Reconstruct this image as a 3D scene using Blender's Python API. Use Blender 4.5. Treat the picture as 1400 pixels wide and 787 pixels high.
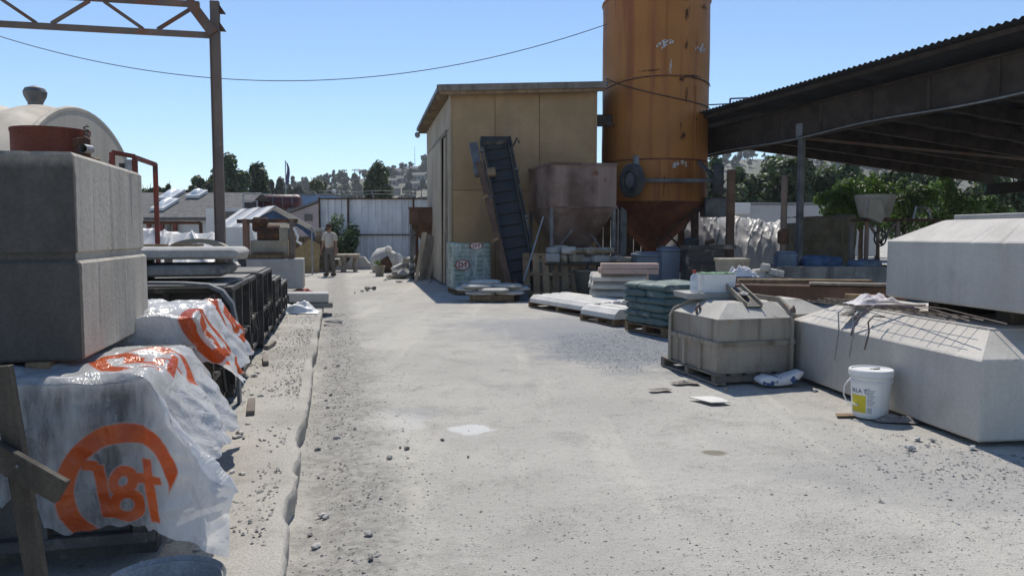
import bpy, bmesh, math, random
from mathutils import Vector, Matrix, noise
R = math.radians
for o in list(bpy.data.objects): bpy.data.objects.remove(o, do_unlink=True)
SC = bpy.context.scene
COL = SC.collection
# ---------------------------------------------------------------- camera
F, HC, PITCH = 1050.0, 1.4, math.atan(73.5/1050)
cam = bpy.data.cameras.new("Camera"); camo = bpy.data.objects.new("Camera", cam); COL.objects.link(camo)
cam.sensor_width = 36; cam.lens = 36*F/1400; cam.clip_start = 0.05; cam.clip_end = 4000
camo.location = (0, 0, HC); camo.rotation_euler = (math.pi/2-PITCH, 0, 0)
SC.camera = camo
# ---------------------------------------------------------------- sky and sun
SUN_EL, SUN_AZ = R(54), R(-4.5)          # azimuth measured from +Y towards +X
w = bpy.data.worlds.new("World"); SC.world = w; w.use_nodes = True
nt = w.node_tree; nt.nodes.clear()
sk = nt.nodes.new('ShaderNodeTexSky'); sk.sky_type = 'NISHITA'; sk.sun_disc = False
sk.sun_elevation = SUN_EL; sk.sun_rotation = SUN_AZ; sk.altitude = 50; sk.air_density = 0.95; sk.dust_density = 0.0; sk.ozone_density = 4.2
bg = nt.nodes.new('ShaderNodeBackground'); bg.inputs[1].default_value = 0.102
wo = nt.nodes.new('ShaderNodeOutputWorld')
nt.links.new(sk.outputs[0], bg.inputs[0]); nt.links.new(bg.outputs[0], wo.inputs[0])
sl = bpy.data.lights.new("Sun", 'SUN'); sl.energy = 3.5; sl.angle = R(0.53); sl.color = (1, 0.94, 0.84)
so = bpy.data.objects.new("Sun", sl); COL.objects.link(so); so.location = (0, 0, 60)
sdir = Vector((math.sin(SUN_AZ)*math.cos(SUN_EL), math.cos(SUN_AZ)*math.cos(SUN_EL), math.sin(SUN_EL)))
so.rotation_euler = sdir.to_track_quat('Z', 'Y').to_euler()
SC.render.engine = 'CYCLES'
SC.view_settings.view_transform = 'Standard'; SC.view_settings.look = 'None'
SC.view_settings.exposure = 0.45; SC.view_settings.gamma = 1; SC.view_settings.use_curve_mapping = False
SC.cycles.transparent_max_bounces = 12
# ---------------------------------------------------------------- measuring helpers (photo pixel -> place in the yard)
_cp, _sp = math.cos(PITCH), math.sin(PITCH)
def ray(px, py):
    cx, cy = (px-700)/F, (393.5-py)/F
    return Vector((cx, _cp+cy*_sp, -_sp+cy*_cp))
def P(px, py, y):
    d = ray(px, py); return Vector((0, 0, HC)) + d*(y/d.y)
def G(px, py, z=0.0):
    d = ray(px, py); return Vector((0, 0, HC)) + d*((z-HC)/d.z)
XR, YA = Vector((0.9744, 0.2250, 0)), Vector((-0.2250, 0.9744, 0))
YROT = math.atan2(0.2250, 0.9744)
def YD(r, t, z=0.0): return XR*r + YA*t + Vector((0, 0, z))
rng = random.Random(11)
def U(a, b): return rng.uniform(a, b)
def ns(x, y=0.0, z=0.0): return noise.noise(Vector((x, y, z)))
def fb(x, y=0.0, z=0.0, o=4):
    s, a = 0, 1.0
    for i in range(o):
        s += a*noise.noise(Vector((x, y, z))); x *= 2.03; y *= 2.03; z *= 2.03; a *= .5
    return s
def sm(a, b, x):
    t = min(1, max(0, (x-a)/(b-a))); return t*t*(3-2*t)
# ---------------------------------------------------------------- materials
def rgb(c): return (c[0], c[1], c[2], 1)
class NT:
    def __init__(s, name):
        s.m = bpy.data.materials.new(name); s.m.use_nodes = True; s.t = s.m.node_tree; s.t.nodes.clear()
        s.out = s.n('ShaderNodeOutputMaterial'); s.b = s.n('ShaderNodeBsdfPrincipled'); s.l(s.b.outputs[0], s.out.inputs[0])
    def n(s, k, **kw):
        x = s.t.nodes.new(k)
        for a, v in kw.items(): setattr(x, a, v)
        return x
    def l(s, a, b): s.t.links.new(a, b)
    def inp(s, sock, v):
        if hasattr(v, 'is_output'): s.l(v, sock)
        elif isinstance(v, (tuple, list)) and len(v) == 3 and sock.type == 'RGBA': sock.default_value = rgb(v)
        else: sock.default_value = v
    def math(s, op, a, b=0.0, c=None):
        x = s.n('ShaderNodeMath', operation=op); s.inp(x.inputs[0], a); s.inp(x.inputs[1], b)
        if c is not None: s.inp(x.inputs[2], c)
        return x.outputs[0]
    def mix(s, f, a, b, bt='MIX'):
        x = s.n('ShaderNodeMix', data_type='RGBA', blend_type=bt)
        s.inp(x.inputs[0], f); s.inp(x.inputs[6], a); s.inp(x.inputs[7], b); return x.outputs[2]
    def noise(s, co, sc, det=4, rough=.55, dist=0.0):
        x = s.n('ShaderNodeTexNoise'); s.l(co, x.inputs['Vector']); x.inputs['Scale'].default_value = sc
        x.inputs['Detail'].default_value = det; x.inputs['Roughness'].default_value = rough; x.inputs['Distortion'].default_value = dist
        return x.outputs[0]
    def ramp(s, f, a, b, v0=0.0, v1=1.0):
        x = s.n('ShaderNodeMapRange'); s.inp(x.inputs[0], f); x.inputs[1].default_value = a; x.inputs[2].default_value = b
        x.inputs[3].default_value = v0; x.inputs[4].default_value = v1; x.interpolation_type = 'SMOOTHSTEP'; return x.outputs[0]
    def coord(s, k='Object', rand=True):
        tc = s.n('ShaderNodeTexCoord').outputs[k]
        s.rand = s.n('ShaderNodeObjectInfo').outputs['Random']
        if not rand: return tc
        v = s.n('ShaderNodeVectorMath', operation='ADD'); s.l(tc, v.inputs[0])
        r = s.math('MULTIPLY', s.rand, 37.0); s.l(r, v.inputs[1]); return v.outputs[0]
    def scale(s, co, v):
        x = s.n('ShaderNodeMapping'); s.l(co, x.inputs[0]); x.inputs['Scale'].default_value = v; return x.outputs[0]
    def bump(s, h, st, dist=.01):
        x = s.n('ShaderNodeBump'); s.l(h, x.inputs['Height']); x.inputs['Strength'].default_value = st; x.inputs['Distance'].default_value = dist
        s.l(x.outputs[0], s.b.inputs['Normal'])
MATS = {}
def mat(name, c, c2=None, s=2.5, c3=None, s3=9.0, t3=.6, w3=.07, streak=None, st=.6, s_st=5.0, rough=.85, metal=0.0, bump=.25, bs=35.0, bd=.008,
        rnd=.10, grain=.14, gs=90.0, spec=.4, kind='Object', pores=0.0):
    n = NT(name); co = n.coord(kind)
    a = n.noise(co, s, 6, .6)
    c2 = c2 or tuple(x*.8 for x in c)
    col = n.mix(n.ramp(a, .36, .64), c, c2)
    if streak:
        k = n.noise(n.scale(co, (s_st, s_st, s_st*.07)), 1.0, 5, .6)
        col = n.mix(n.ramp(k, .48, .68, 0, st), col, streak)
    if c3:
        k = n.noise(co, s3, 5, .65, .4)
        col = n.mix(n.ramp(k, t3, t3+w3), col, c3)
    g = n.noise(co, gs, 2, .6)
    col = n.mix(1.0, col, n.ramp(g, .3, .7, 1-grain, 1+grain), 'MULTIPLY')
    col = n.mix(1.0, col, n.math('MULTIPLY_ADD', n.rand, 2*rnd, 1-rnd), 'MULTIPLY')
    n.l(col, n.b.inputs['Base Color'])
    h = n.noise(co, bs, 5, .65)
    if pores:
        v = n.n('ShaderNodeTexVoronoi'); n.l(co, v.inputs['Vector']); v.inputs['Scale'].default_value = 26
        pr = n.ramp(v.outputs['Distance'], .05, .16); h = n.math('MULTIPLY_ADD', pr, pores, h)
        col2 = n.mix(n.ramp(v.outputs['Distance'], .04, .12, .45, 0), col, (.12, .12, .115)); n.l(col2, n.b.inputs['Base Color'])
    n.bump(h, bump, bd)
    n.l(n.ramp(a, .3, .7, max(0, rough-.1), min(1, rough+.1)), n.b.inputs['Roughness'])
    n.b.inputs['Metallic'].default_value = metal; n.b.inputs['Specular IOR Level'].default_value = spec
    MATS[name] = n.m; return n.m
conc = mat('concrete_pale', (.40, .39, .37), (.33, .325, .31), 1.6, streak=(.25, .245, .24), st=.35, bump=.22, pores=.5, rnd=.06)
conc_clean = mat('concrete_clean', (.52, .49, .445), (.445, .42, .385), 1.0, c3=(.37, .35, .32), s3=1.8, t3=.54, w3=.25, streak=(.36, .335, .30), st=.4, s_st=3.5, bump=.14, pores=.12, rnd=.03, grain=.05, gs=50)
conc_dark = mat('concrete_weathered', (.27, .255, .23), (.17, .162, .148), 1.8, streak=(.07, .068, .065), st=.75, s_st=4, c3=(.32, .31, .29), s3=4, t3=.62, bump=.35, pores=.5, rnd=.05)
conc_tan = mat('concrete_tan', (.36, .32, .25), (.27, .235, .185), 2.0, streak=(.17, .14, .10), st=.5, bump=.25)
stone_white = mat('precast_white', (.66, .64, .60), (.56, .55, .52), 3, bump=.12, rnd=.06)
stone_cream = mat('precast_cream', (.52, .50, .455), (.42, .40, .36), 3, bump=.12, rnd=.1)
stone_pink = mat('precast_pink', (.42, .31, .27), (.36, .27, .235), 3, bump=.15)
rust = mat('rusty_steel', (.10, .048, .028), (.055, .034, .026), 4, c3=(.20, .09, .04), s3=7, t3=.56, w3=.15, rough=.82, bump=.35, spec=.3)
rustpost = mat('rusty_painted_steel', (.19, .135, .105), (.125, .10, .088), 1.3, streak=(.22, .08, .036), st=.75, s_st=3, c3=(.21, .17, .14), s3=5, t3=.6, w3=.12, rough=.75, bump=.25)
redsteel = mat('faded_red_steel', (.23, .045, .028), (.14, .036, .025), 3, c3=(.10, .055, .035), s3=9, t3=.58, rough=.7, bump=.2)
drumred = mat('oxide_red_drum', (.155, .036, .018), (.10, .03, .018), 2.2, c3=(.045, .035, .03), s3=4.5, t3=.55, w3=.12, rough=.75, bump=.3)
blacksteel = mat('black_form_steel', (.024, .023, .022), (.055, .050, .045), 3, c3=(.19, .17, .14), s3=3.2, t3=.53, w3=.14, rough=.62, bump=.22, spec=.45)
graysteel = mat('grey_steel', (.17, .175, .18), (.11, .11, .115), 3, c3=(.15, .085, .05), s3=7, t3=.64, rough=.6, metal=.25, bump=.2)
galv = mat('galvanised_steel', (.32, .33, .34), (.24, .25, .26), 5, rough=.5, metal=.5, bump=.15)
siloor = mat('silo_orange_paint', (.37, .145, .030), (.32, .13, .030), .7, streak=(.22, .062, .018), st=.8, s_st=2.6, c3=(.09, .030, .016), s3=2.6, t3=.655, w3=.05, rough=.6, bump=.12, spec=.4, grain=.08)
silored = mat('silo_red_oxide', (.13, .036, .02), (.10, .03, .018), 1.2, streak=(.20, .08, .025), st=.5, rough=.75, bump=.2)
hoppermat = mat('hopper_brown_steel', (.185, .13, .11), (.10, .062, .048), 1.3, streak=(.27, .20, .165), st=.75, s_st=1.6, c3=(.15, .06, .034), s3=2, t3=.6, w3=.12, rough=.72, bump=.25)
plywood = mat('weathered_plywood', (.43, .285, .155), (.34, .23, .125), .9, streak=(.30, .225, .14), st=.55, s_st=4.5, c3=(.32, .24, .15), s3=3.5, t3=.64, w3=.1, rough=.88, bump=.2, rnd=.03)
plygray = mat('grey_painted_board', (.44, .365, .27), (.36, .30, .22), 1, streak=(.17, .15, .125), st=.5, rough=.85, bump=.2, rnd=.1)
wood = mat('rough_timber', (.27, .185, .105), (.19, .125, .07), 3, streak=(.12, .08, .05), st=.6, s_st=12, rough=.9, bump=.35, rnd=.22)
woodgray = mat('grey_timber', (.24, .21, .175), (.17, .145, .12), 3, streak=(.10, .085, .07), st=.6, s_st=12, rough=.9, bump=.35, rnd=.2)
woodred = mat('red_brown_timber', (.17, .10, .066), (.115, .07, .048), 3, streak=(.09, .05, .035), st=.6, s_st=10, rough=.9, bump=.3, rnd=.15)
wooddark = mat('dark_timber', (.062, .052, .040), (.04, .034, .028), 3, streak=(.10, .085, .065), st=.5, s_st=14, rough=.85, bump=.4)
rubber = mat('black_rubber', (.022, .022, .024), (.04, .04, .042), 6, rough=.75, bump=.3)
beltmat = mat('conveyor_belt', (.024, .026, .028), (.038, .039, .04), 3, c3=(.10, .10, .10), s3=3, t3=.62, w3=.2, rough=.6, bump=.2)
tyre = mat('dusty_tyre', (.055, .055, .056), (.10, .098, .094), 4, rough=.9, bump=.3)
corr_dark = mat('dark_roof_sheet', (.05, .056, .062), (.035, .04, .044), 1.2, streak=(.09, .06, .045), st=.4, rough=.6, metal=.2, bump=.12, rnd=.12)
shedwood = mat('shed_timber', (.062, .048, .039), (.04, .031, .026), 2.2, c3=(.085, .07, .058), s3=3, t3=.62, w3=.15, rough=.9, bump=.3, rnd=.18)
fencemat = mat('fence_sheet', (.66, .67, .68), (.58, .59, .60), 1.5, streak=(.30, .32, .345), st=.4, rough=.6, metal=.05, bump=.06, rnd=.10)
shingle = mat('roof_shingle', (.15, .148, .145), (.11, .11, .108), 4, rough=.95, bump=.4, bs=14, bd=.05)
whitewall = mat('white_wall', (.62, .62, .61), (.54, .54, .53), 1, rough=.9)
bluewall = mat('blue_wall', (.15, .23, .36), (.13, .20, .32), 1, rough=.85)
pinkwall = mat('dusty_pink_wall', (.36, .30, .30), (.31, .26, .26), 1, rough=.9)
maroon = mat('maroon_paint', (.095, .022, .028), (.075, .02, .024), 1, rough=.55)
quonset = mat('quonset_cream', (.47, .42, .345), (.41, .365, .30), .6, streak=(.29, .25, .20), st=.5, s_st=1.6, rough=.8, bump=.12)
white_pl = mat('white_plastic', (.78, .78, .76), (.72, .72, .70), 3, c3=(.52, .51, .48), s3=6, t3=.64, w3=.12, rough=.42, bump=.06, grain=.04)
graypl = mat('grey_blue_plastic', (.155, .19, .245), (.13, .16, .205), 3, rough=.5, bump=.08, grain=.05)
darkpl = mat('dark_green_plastic', (.022, .03, .027), (.035, .04, .036), 3, rough=.5, bump=.08)
bluetarp = mat('blue_tarp', (.06, .115, .23), (.045, .085, .17), 6, rough=.55, bump=.2)
bluedull = mat('faded_blue_plastic', (.13, .175, .24), (.10, .13, .18), 4, rough=.5, bump=.1)
silvertarp = mat('silver_tarp', (.46, .46, .465), (.38, .38, .39), 2, rough=.5, bump=.12, bs=18, bd=.02, spec=.3)
whitetarp = mat('white_canvas', (.72, .71, .68), (.64, .63, .60), 2, rough=.7, bump=.1)
burlap = mat('brown_burlap', (.185, .148, .095), (.13, .105, .07), 4, rough=.97, bump=.5, bs=20, bd=.02)
strawb = mat('yellow_plywood_scrap', (.42, .33, .18), (.34, .26, .14), 5, c3=(.14, .10, .06), s3=8, t3=.62, rough=.95, bump=.4)
paperbag = mat('cement_paper_bag', (.46, .43, .39), (.39, .365, .33), 4, rough=.85, bump=.2, rnd=.1)
greenbag = mat('green_cement_bag', (.24, .33, .25), (.20, .28, .21), 4, c3=(.44, .44, .41), s3=4, t3=.54, w3=.15, rough=.65, bump=.2, rnd=.16)
tealbag = mat('teal_cement_bag', (.075, .125, .122), (.095, .14, .135), 4, c3=(.27, .28, .26), s3=4, t3=.56, w3=.14, rough=.62, bump=.25, rnd=.14)
redprint = mat('red_print', (.35, .05, .03), (.28, .045, .03), 8, c3=(.3, .2, .16), s3=20, t3=.62, rough=.8, bump=.05)
whiteprint = mat('white_print', (.62, .60, .56), (.55, .54, .50), 6, rough=.8, bump=.05)
navyprint = mat('navy_print', (.03, .05, .12), (.03, .05, .12), 6, rough=.6, bump=.02)
grayprint = mat('grey_print', (.30, .31, .33), (.38, .39, .4), 40, rough=.6, bump=.02)
yellowprint = mat('yellow_print', (.60, .50, .03), (.52, .44, .03), 5, c3=(.40, .35, .06), s3=12, t3=.6, rough=.5, bump=.02, grain=.06)
rock_pale = mat('broken_concrete', (.46, .44, .41), (.36, .35, .33), 6, bump=.5, rnd=.18)
rock_dark = mat('dark_gravel', (.15, .145, .138), (.23, .22, .21), 10, bump=.4, rnd=.2)
rock_blue = mat('blue_gravel', (.24, .26, .285), (.16, .175, .195), 30, bump=.4)
skin = mat('skin', (.36, .20, .135), (.33, .18, .12), 6, rough=.6, bump=.05, grain=.04)
shirt = mat('shirt_cotton', (.56, .51, .45), (.50, .455, .40), 6, rough=.95, bump=.3, bs=14, bd=.02)
trouser = mat('dusty_trousers', (.15, .14, .125), (.12, .112, .10), 6, rough=.95, bump=.3, bs=14, bd=.02)
hairm = mat('brown_hair', (.05, .03, .02), (.07, .04, .025), 20, rough=.8)
bootm = mat('boot_leather', (.10, .075, .05), (.075, .055, .04), 9, rough=.8)
bark = mat('bark', (.10, .075, .055), (.07, .052, .04), 4, rough=.95, bump=.5)
glass = mat('dark_window_glass', (.03, .035, .045), (.04, .045, .055), 2, rough=.12, bump=0.0, grain=0, spec=.6)
acryl = mat('skylight_acrylic', (.70, .72, .74), (.64, .66, .68), 3, rough=.25, bump=.02)
redcap = mat('red_cap', (.5, .05, .03), None, rough=.4, bump=0.02)
greenlid = mat('green_netting', (.06, .20, .09), (.05, .15, .07), 20, rough=.7, bump=.4)
ragm = mat('white_rag', (.66, .63, .62), (.55, .52, .54), 8, rough=.95, bump=.3)
ragbrown = mat('brown_rag', (.28, .25, .22), (.2, .18, .16), 8, rough=.95, bump=.4)
hosem = mat('mauve_hose', (.20, .165, .18), None, rough=.5, bump=.05)
def leafmat(name, c, c2, s=1.5, tr=.25):
    n = NT(name); co = n.coord()
    col = n.mix(n.ramp(n.noise(co, s, 4), .35, .65), c, c2)
    col = n.mix(1.0, col, n.math('MULTIPLY_ADD', n.rand, .4, .8), 'MULTIPLY')
    n.l(col, n.b.inputs['Base Color']); n.b.inputs['Roughness'].default_value = .55
    tb = n.n('ShaderNodeBsdfTranslucent'); n.l(n.mix(1.0, col, (1.3, 1.5, .7), 'MULTIPLY'), tb.inputs[0])
    mx = n.n('ShaderNodeMixShader'); mx.inputs[0].default_value = tr
    n.l(n.b.outputs[0], mx.inputs[1]); n.l(tb.outputs[0], mx.inputs[2]); n.l(mx.outputs[0], n.out.inputs[0]); return n.m
leaf_dark = leafmat('leaves_dark', (.045, .072, .033), (.075, .105, .048), .9)
leaf_olive = leafmat('leaves_olive', (.062, .080, .040), (.095, .11, .055), .9)
leaf_bright = leafmat('leaves_bright', (.06, .115, .028), (.10, .16, .04), 1.6, .35)
leaf_far = leafmat('leaves_far', (.06, .075, .055), (.085, .095, .07), .3)
leaf_bush = leafmat('leaves_bush', (.07, .12, .05), (.11, .17, .065), 2, .3)
# ---------------------------------------------------------------- mesh builder
class B:
    def __init__(s): s.v = []; s.f = []; s.mi = []; s.m = 0; s.uv = None
    def add(s, vs, fs):
        k = len(s.v); s.v += [tuple(x) for x in vs]
        for f in fs: s.f.append([k+i for i in f]); s.mi.append(s.m)
        return s
    def box(s, c, d, rot=None, ch=0.0):
        """chamfered box: centre c, full size d, optional Euler/Matrix rot"""
        h = [x/2 for x in d]; ch = min(ch, *[x*.45 for x in h]) if ch else 0
        if rot is not None and not isinstance(rot, Matrix):
            from mathutils import Euler
            rot = Euler(rot).to_matrix()
        c = Vector(c)
        def T(p): p = Vector(p); return c + (rot @ p if rot is not None else p)
        if not ch:
            vs = [T((x*h[0], y*h[1], z*h[2])) for x in (-1, 1) for y in (-1, 1) for z in (-1, 1)]
            return s.add(vs, [(0, 1, 3, 2), (4, 6, 7, 5), (0, 4, 5, 1), (2, 3, 7, 6), (0, 2, 6, 4), (1, 5, 7, 3)])
        vs = []; ix = {}
        for x in (-1, 1):
            for y in (-1, 1):
                for z in (-1, 1):
                    for a in range(3):
                        p = [x*h[0], y*h[1], z*h[2]]
                        for b in range(3):
                            if b != a: p[b] -= ch*(x, y, z)[b]
                        ix[(x, y, z, a)] = len(vs); vs.append(T(p))
        fs = []
        for a in range(3):
            b, d2 = (a+1) % 3, (a+2) % 3
            for sg in (-1, 1):
                q = []
                for (p1, p2) in ((-1, -1), (1, -1), (1, 1), (-1, 1)):
                    k = [0, 0, 0]; k[a] = sg; k[b] = p1; k[d2] = p2; q.append(ix[(*k, a)])
                fs.append(q if sg > 0 else q[::-1])
            for p1 in (-1, 1):
                for p2 in (-1, 1):
                    q = []
                    for e, ax in ((-1, b), (1, b), (1, d2), (-1, d2)):
                        k = [0, 0, 0]; k[a] = e; k[b] = p1; k[d2] = p2; q.append(ix[(*k, ax)])
                    fs.append(q if p1*p2 < 0 else q[::-1])
        for x in (-1, 1):
            for y in (-1, 1):
                for z in (-1, 1):
                    q = [ix[(x, y, z, a)] for a in range(3)]; fs.append(q if x*y*z > 0 else q[::-1])
        return s.add(vs, fs)
    def bar(s, p0, p1, w, h=None, up=(0, 0, 1), ch=0.0):
        p0, p1 = Vector(p0), Vector(p1); h = h or w; d = p1-p0; L = d.length
        z = d.normalized(); u = Vector(up)
        if abs(z.dot(u)) > .98: u = Vector((0, 1, 0))
        x = u.cross(z).normalized(); y = z.cross(x)
        m = Matrix((x, y, z)).transposed()
        return s.box((p0+p1)/2, (w, h, L), m, ch)
    def tube(s, pts, r, n=8, cap=True):
        pts = [Vector(p) for p in pts]; k = len(pts); rings = []; prev = None
        for i, p in enumerate(pts):
            t = (pts[min(i+1, k-1)]-pts[max(i-1, 0)]).normalized()
            if prev is None:
                a = Vector((0, 0, 1)) if abs(t.z) < .9 else Vector((1, 0, 0)); x = a.cross(t).normalized()
            else: x = (prev - t*prev.dot(t)).normalized()
            prev = x; y = t.cross(x); rr = r[i] if isinstance(r, (list, tuple)) else r
            rings.append([p + (x*math.cos(2*math.pi*j/n)+y*math.sin(2*math.pi*j/n))*rr for j in range(n)])
        vs = [q for rg in rings for q in rg]; fs = []
        for i in range(k-1):
            for j in range(n): fs.append((i*n+j, i*n+(j+1) % n, (i+1)*n+(j+1) % n, (i+1)*n+j))
        if cap: fs.append(list(range(n))[::-1]); fs.append([(k-1)*n+j for j in range(n)])
        return s.add(vs, fs)
    def lathe(s, prof, n=32, c=(0, 0, 0), ax='z', a0=0.0, a1=2*math.pi):
        full = abs(a1-a0-2*math.pi) < 1e-6; m = n if full else n+1; c = Vector(c); vs = []; fs = []
        for (r, z) in prof:
            for j in range(m):
                a = a0+(a1-a0)*j/n; x, y = r*math.cos(a), r*math.sin(a)
                q = (x, y, z) if ax == 'z' else ((z, x, y) if ax == 'x' else (x, z, y)); vs.append(c+Vector(q))
        for i in range(len(prof)-1):
            for j in range(n):
                j2 = (j+1) % m; fs.append((i*m+j, i*m+j2, (i+1)*m+j2, (i+1)*m+j))
        return s.add(vs, fs)
    def prism(s, poly, z0, z1, cap=True):
        n = len(poly); vs = [(x, y, z0) for x, y in poly]+[(x, y, z1) for x, y in poly]
        fs = [(i, (i+1) % n, n+(i+1) % n, n+i) for i in range(n)]
        if cap: fs += [list(range(n))[::-1], list(range(n, 2*n))]
        return s.add(vs, fs)
    def loops(s, ls, cap0=True, cap1=True):
        n = len(ls[0]); vs = [p for l in ls for p in l]; fs = []
        for i in range(len(ls)-1):
            for j in range(n): fs.append((i*n+j, i*n+(j+1) % n, (i+1)*n+(j+1) % n, (i+1)*n+j))
        if cap0: fs.append(list(range(n))[::-1])
        if cap1: fs.append([(len(ls)-1)*n+j for j in range(n)])
        return s.add(vs, fs)
    def grid(s, fn, nu, nv):
        vs = [fn(i/nu, j/nv) for j in range(nv+1) for i in range(nu+1)]
        return s.add(vs, [(j*(nu+1)+i, j*(nu+1)+i+1, (j+1)*(nu+1)+i+1, (j+1)*(nu+1)+i) for j in range(nv) for i in range(nu)])
    def rock(s, c, d, rg, amp=.3, lev=1):
        t = (1+5**.5)/2
        vs = [Vector(p).normalized() for p in ((-1, t, 0), (1, t, 0), (-1, -t, 0), (1, -t, 0), (0, -1, t), (0, 1, t), (0, -1, -t), (0, 1, -t), (t, 0, -1), (t, 0, 1), (-t, 0, -1), (-t, 0, 1))]
        fs = [(0, 11, 5), (0, 5, 1), (0, 1, 7), (0, 7, 10), (0, 10, 11), (1, 5, 9), (5, 11, 4), (11, 10, 2), (10, 7, 6), (7, 1, 8), (3, 9, 4), (3, 4, 2), (3, 2, 6), (3, 6, 8), (3, 8, 9), (4, 9, 5), (2, 4, 11), (6, 2, 10), (8, 6, 7), (9, 8, 1)]
        a = rg.uniform(0, 6.28); ca, sa = math.cos(a), math.sin(a); out = []
        for v in vs:
            k = 1+rg.uniform(-amp, amp); x, y, z = v.x*d[0]/2*k, v.y*d[1]/2*k, v.z*d[2]/2*k
            out.append((c[0]+x*ca-y*sa, c[1]+x*sa+y*ca, c[2]+z))
        return s.add(out, fs)
    def octa(s, c, r, rg):
        x, y, z = c; q = [r*rg.uniform(.6, 1.3) for _ in range(6)]; a = rg.uniform(0, 3); ca, sa = math.cos(a), math.sin(a)
        return s.add([(x+q[0]*ca, y+q[0]*sa, z), (x-q[1]*sa, y+q[1]*ca, z), (x-q[2]*ca, y-q[2]*sa, z), (x+q[3]*sa, y-q[3]*ca, z), (x+(rg.random()-.5)*r, y+(rg.random()-.5)*r, z+q[4]*.5), (x, y, z-r*.5)],
                     [(0, 1, 4), (1, 2, 4), (2, 3, 4), (3, 0, 4), (1, 0, 5), (2, 1, 5), (3, 2, 5), (0, 3, 5)])
    def mesh(s, name, mats, smooth=False, fix=False):
        me = bpy.data.meshes.new(name); me.from_pydata(s.v, [], s.f)
        for m in (mats if isinstance(mats, (list, tuple)) else [mats]): me.materials.append(m)
        if any(s.mi): me.polygons.foreach_set('material_index', s.mi)
        if smooth is True: me.polygons.foreach_set('use_smooth', [True]*len(me.polygons))
        if fix:
            bm = bmesh.new(); bm.from_mesh(me); bmesh.ops.recalc_face_normals(bm, faces=bm.faces); bm.to_mesh(me); bm.free()
        if isinstance(smooth, float):
            me.polygons.foreach_set('use_smooth', [True]*len(me.polygons)); me.set_sharp_from_angle(angle=smooth)
        if s.uv:
            l = me.uv_layers.new(name='UVMap')
            l.data.foreach_set('uv', [c for lp in me.loops for c in s.uv[lp.vertex_index]])
        me.update(); return me
def offp(p, d):
    n_ = len(p); out = []
    for i in range(n_):
        a, b_, c = Vector(p[i-1]), Vector(p[i]), Vector(p[(i+1) % n_]); e1, e2 = (b_-a).normalized(), (c-b_).normalized()
        n1, n2 = Vector((-e1.y, e1.x)), Vector((-e2.y, e2.x)); m_2 = (n1+n2).normalized(); out.append(tuple(b_+m_2*d/max(.3, m_2.dot(n1))))
    return out
def subdiv(p, step):
    out = []
    for i in range(len(p)):
        a, c = Vector(p[i]), Vector(p[(i+1) % len(p)]); k = max(1, round((c-a).length/step)); out += [tuple(a+(c-a)*j/k) for j in range(k)]
    return out
def chipped(poly, levels, seed, amp=.006, step=.03):
    """cast block: levels are (inset, height, wear); worn arrises get small chips"""
    n_ = len(poly); ks = [max(1, round((Vector(poly[(i+1) % n_])-Vector(poly[i])).length/step)) for i in range(n_)]; ls_ = []
    for (ins, z, wear) in levels:
        p = offp(poly, ins) if ins else poly; cx = sum(q[0] for q in p)/n_; cy = sum(q[1] for q in p)/n_; lp = []
        for i in range(n_):
            a, c = Vector(p[i]), Vector(p[(i+1) % n_])
            for k in range(ks[i]):
                q = a+(c-a)*k/ks[i]; x, y = q
                w_ = wear*amp*(max(0, fb(x*17+seed, y*17, z*3, 2)-.42)*2.2+.35*max(0, ns(x*45, y*45, seed)))
                d = Vector((cx-x, cy-y)).normalized(); lp.append((x+d.x*w_, y+d.y*w_, z-(w_*.7 if wear > 0 and z > .1 else 0)))
        ls_.append(lp)
    return B().loops(ls_)
def link(name, me, parent=None, loc=(0, 0, 0), rotz=0.0):
    o = bpy.data.objects.new(name, me); COL.objects.link(o); o.location = loc
    o.rotation_euler = rotz if isinstance(rotz, (tuple, list)) else (0, 0, rotz)
    if parent: o.parent = parent
    return o
def tag(o, label, cat, group=None):
    o['label'] = label; o['category'] = cat
    if group: o['group'] = group
    return o
def thing(name, label, cat, loc=(0, 0, 0), rotz=0.0, group=None):
    return tag(link(name, None, None, loc, rotz), label, cat, group)
def part(name, b, m, parent, smooth=False, fix=False, loc=(0, 0, 0), rotz=0.0):
    return link(name, b if isinstance(b, bpy.types.Mesh) else b.mesh(name, m, smooth, fix), parent, loc, rotz)
def single(name, b, m, label, cat, loc=(0, 0, 0), rotz=0.0, group=None, smooth=False, fix=False):
    return tag(link(name, b if isinstance(b, bpy.types.Mesh) else b.mesh(name, m, smooth, fix), None, loc, rotz), label, cat, group)
def struct(name, b, m, smooth=False):
    o = link(name, b.mesh(name, m, smooth)); o['kind'] = 'structure'; return o
def stuffpart(o): o['kind'] = 'stuff'; return o
def dup(root, loc, rotz=None, label=None):
    r = root.copy(); COL.objects.link(r); r.location = loc
    if rotz is not None: r.rotation_euler = rotz if isinstance(rotz, (tuple, list)) else (0, 0, rotz)
    if label: r['label'] = label
    def rec(a, b):
        for ch in list(a.children):
            if ch == b: continue
            c = ch.copy(); COL.objects.link(c); c.parent = b; rec(ch, c)
    rec(root, r); return r
SMO = R(35)
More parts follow.
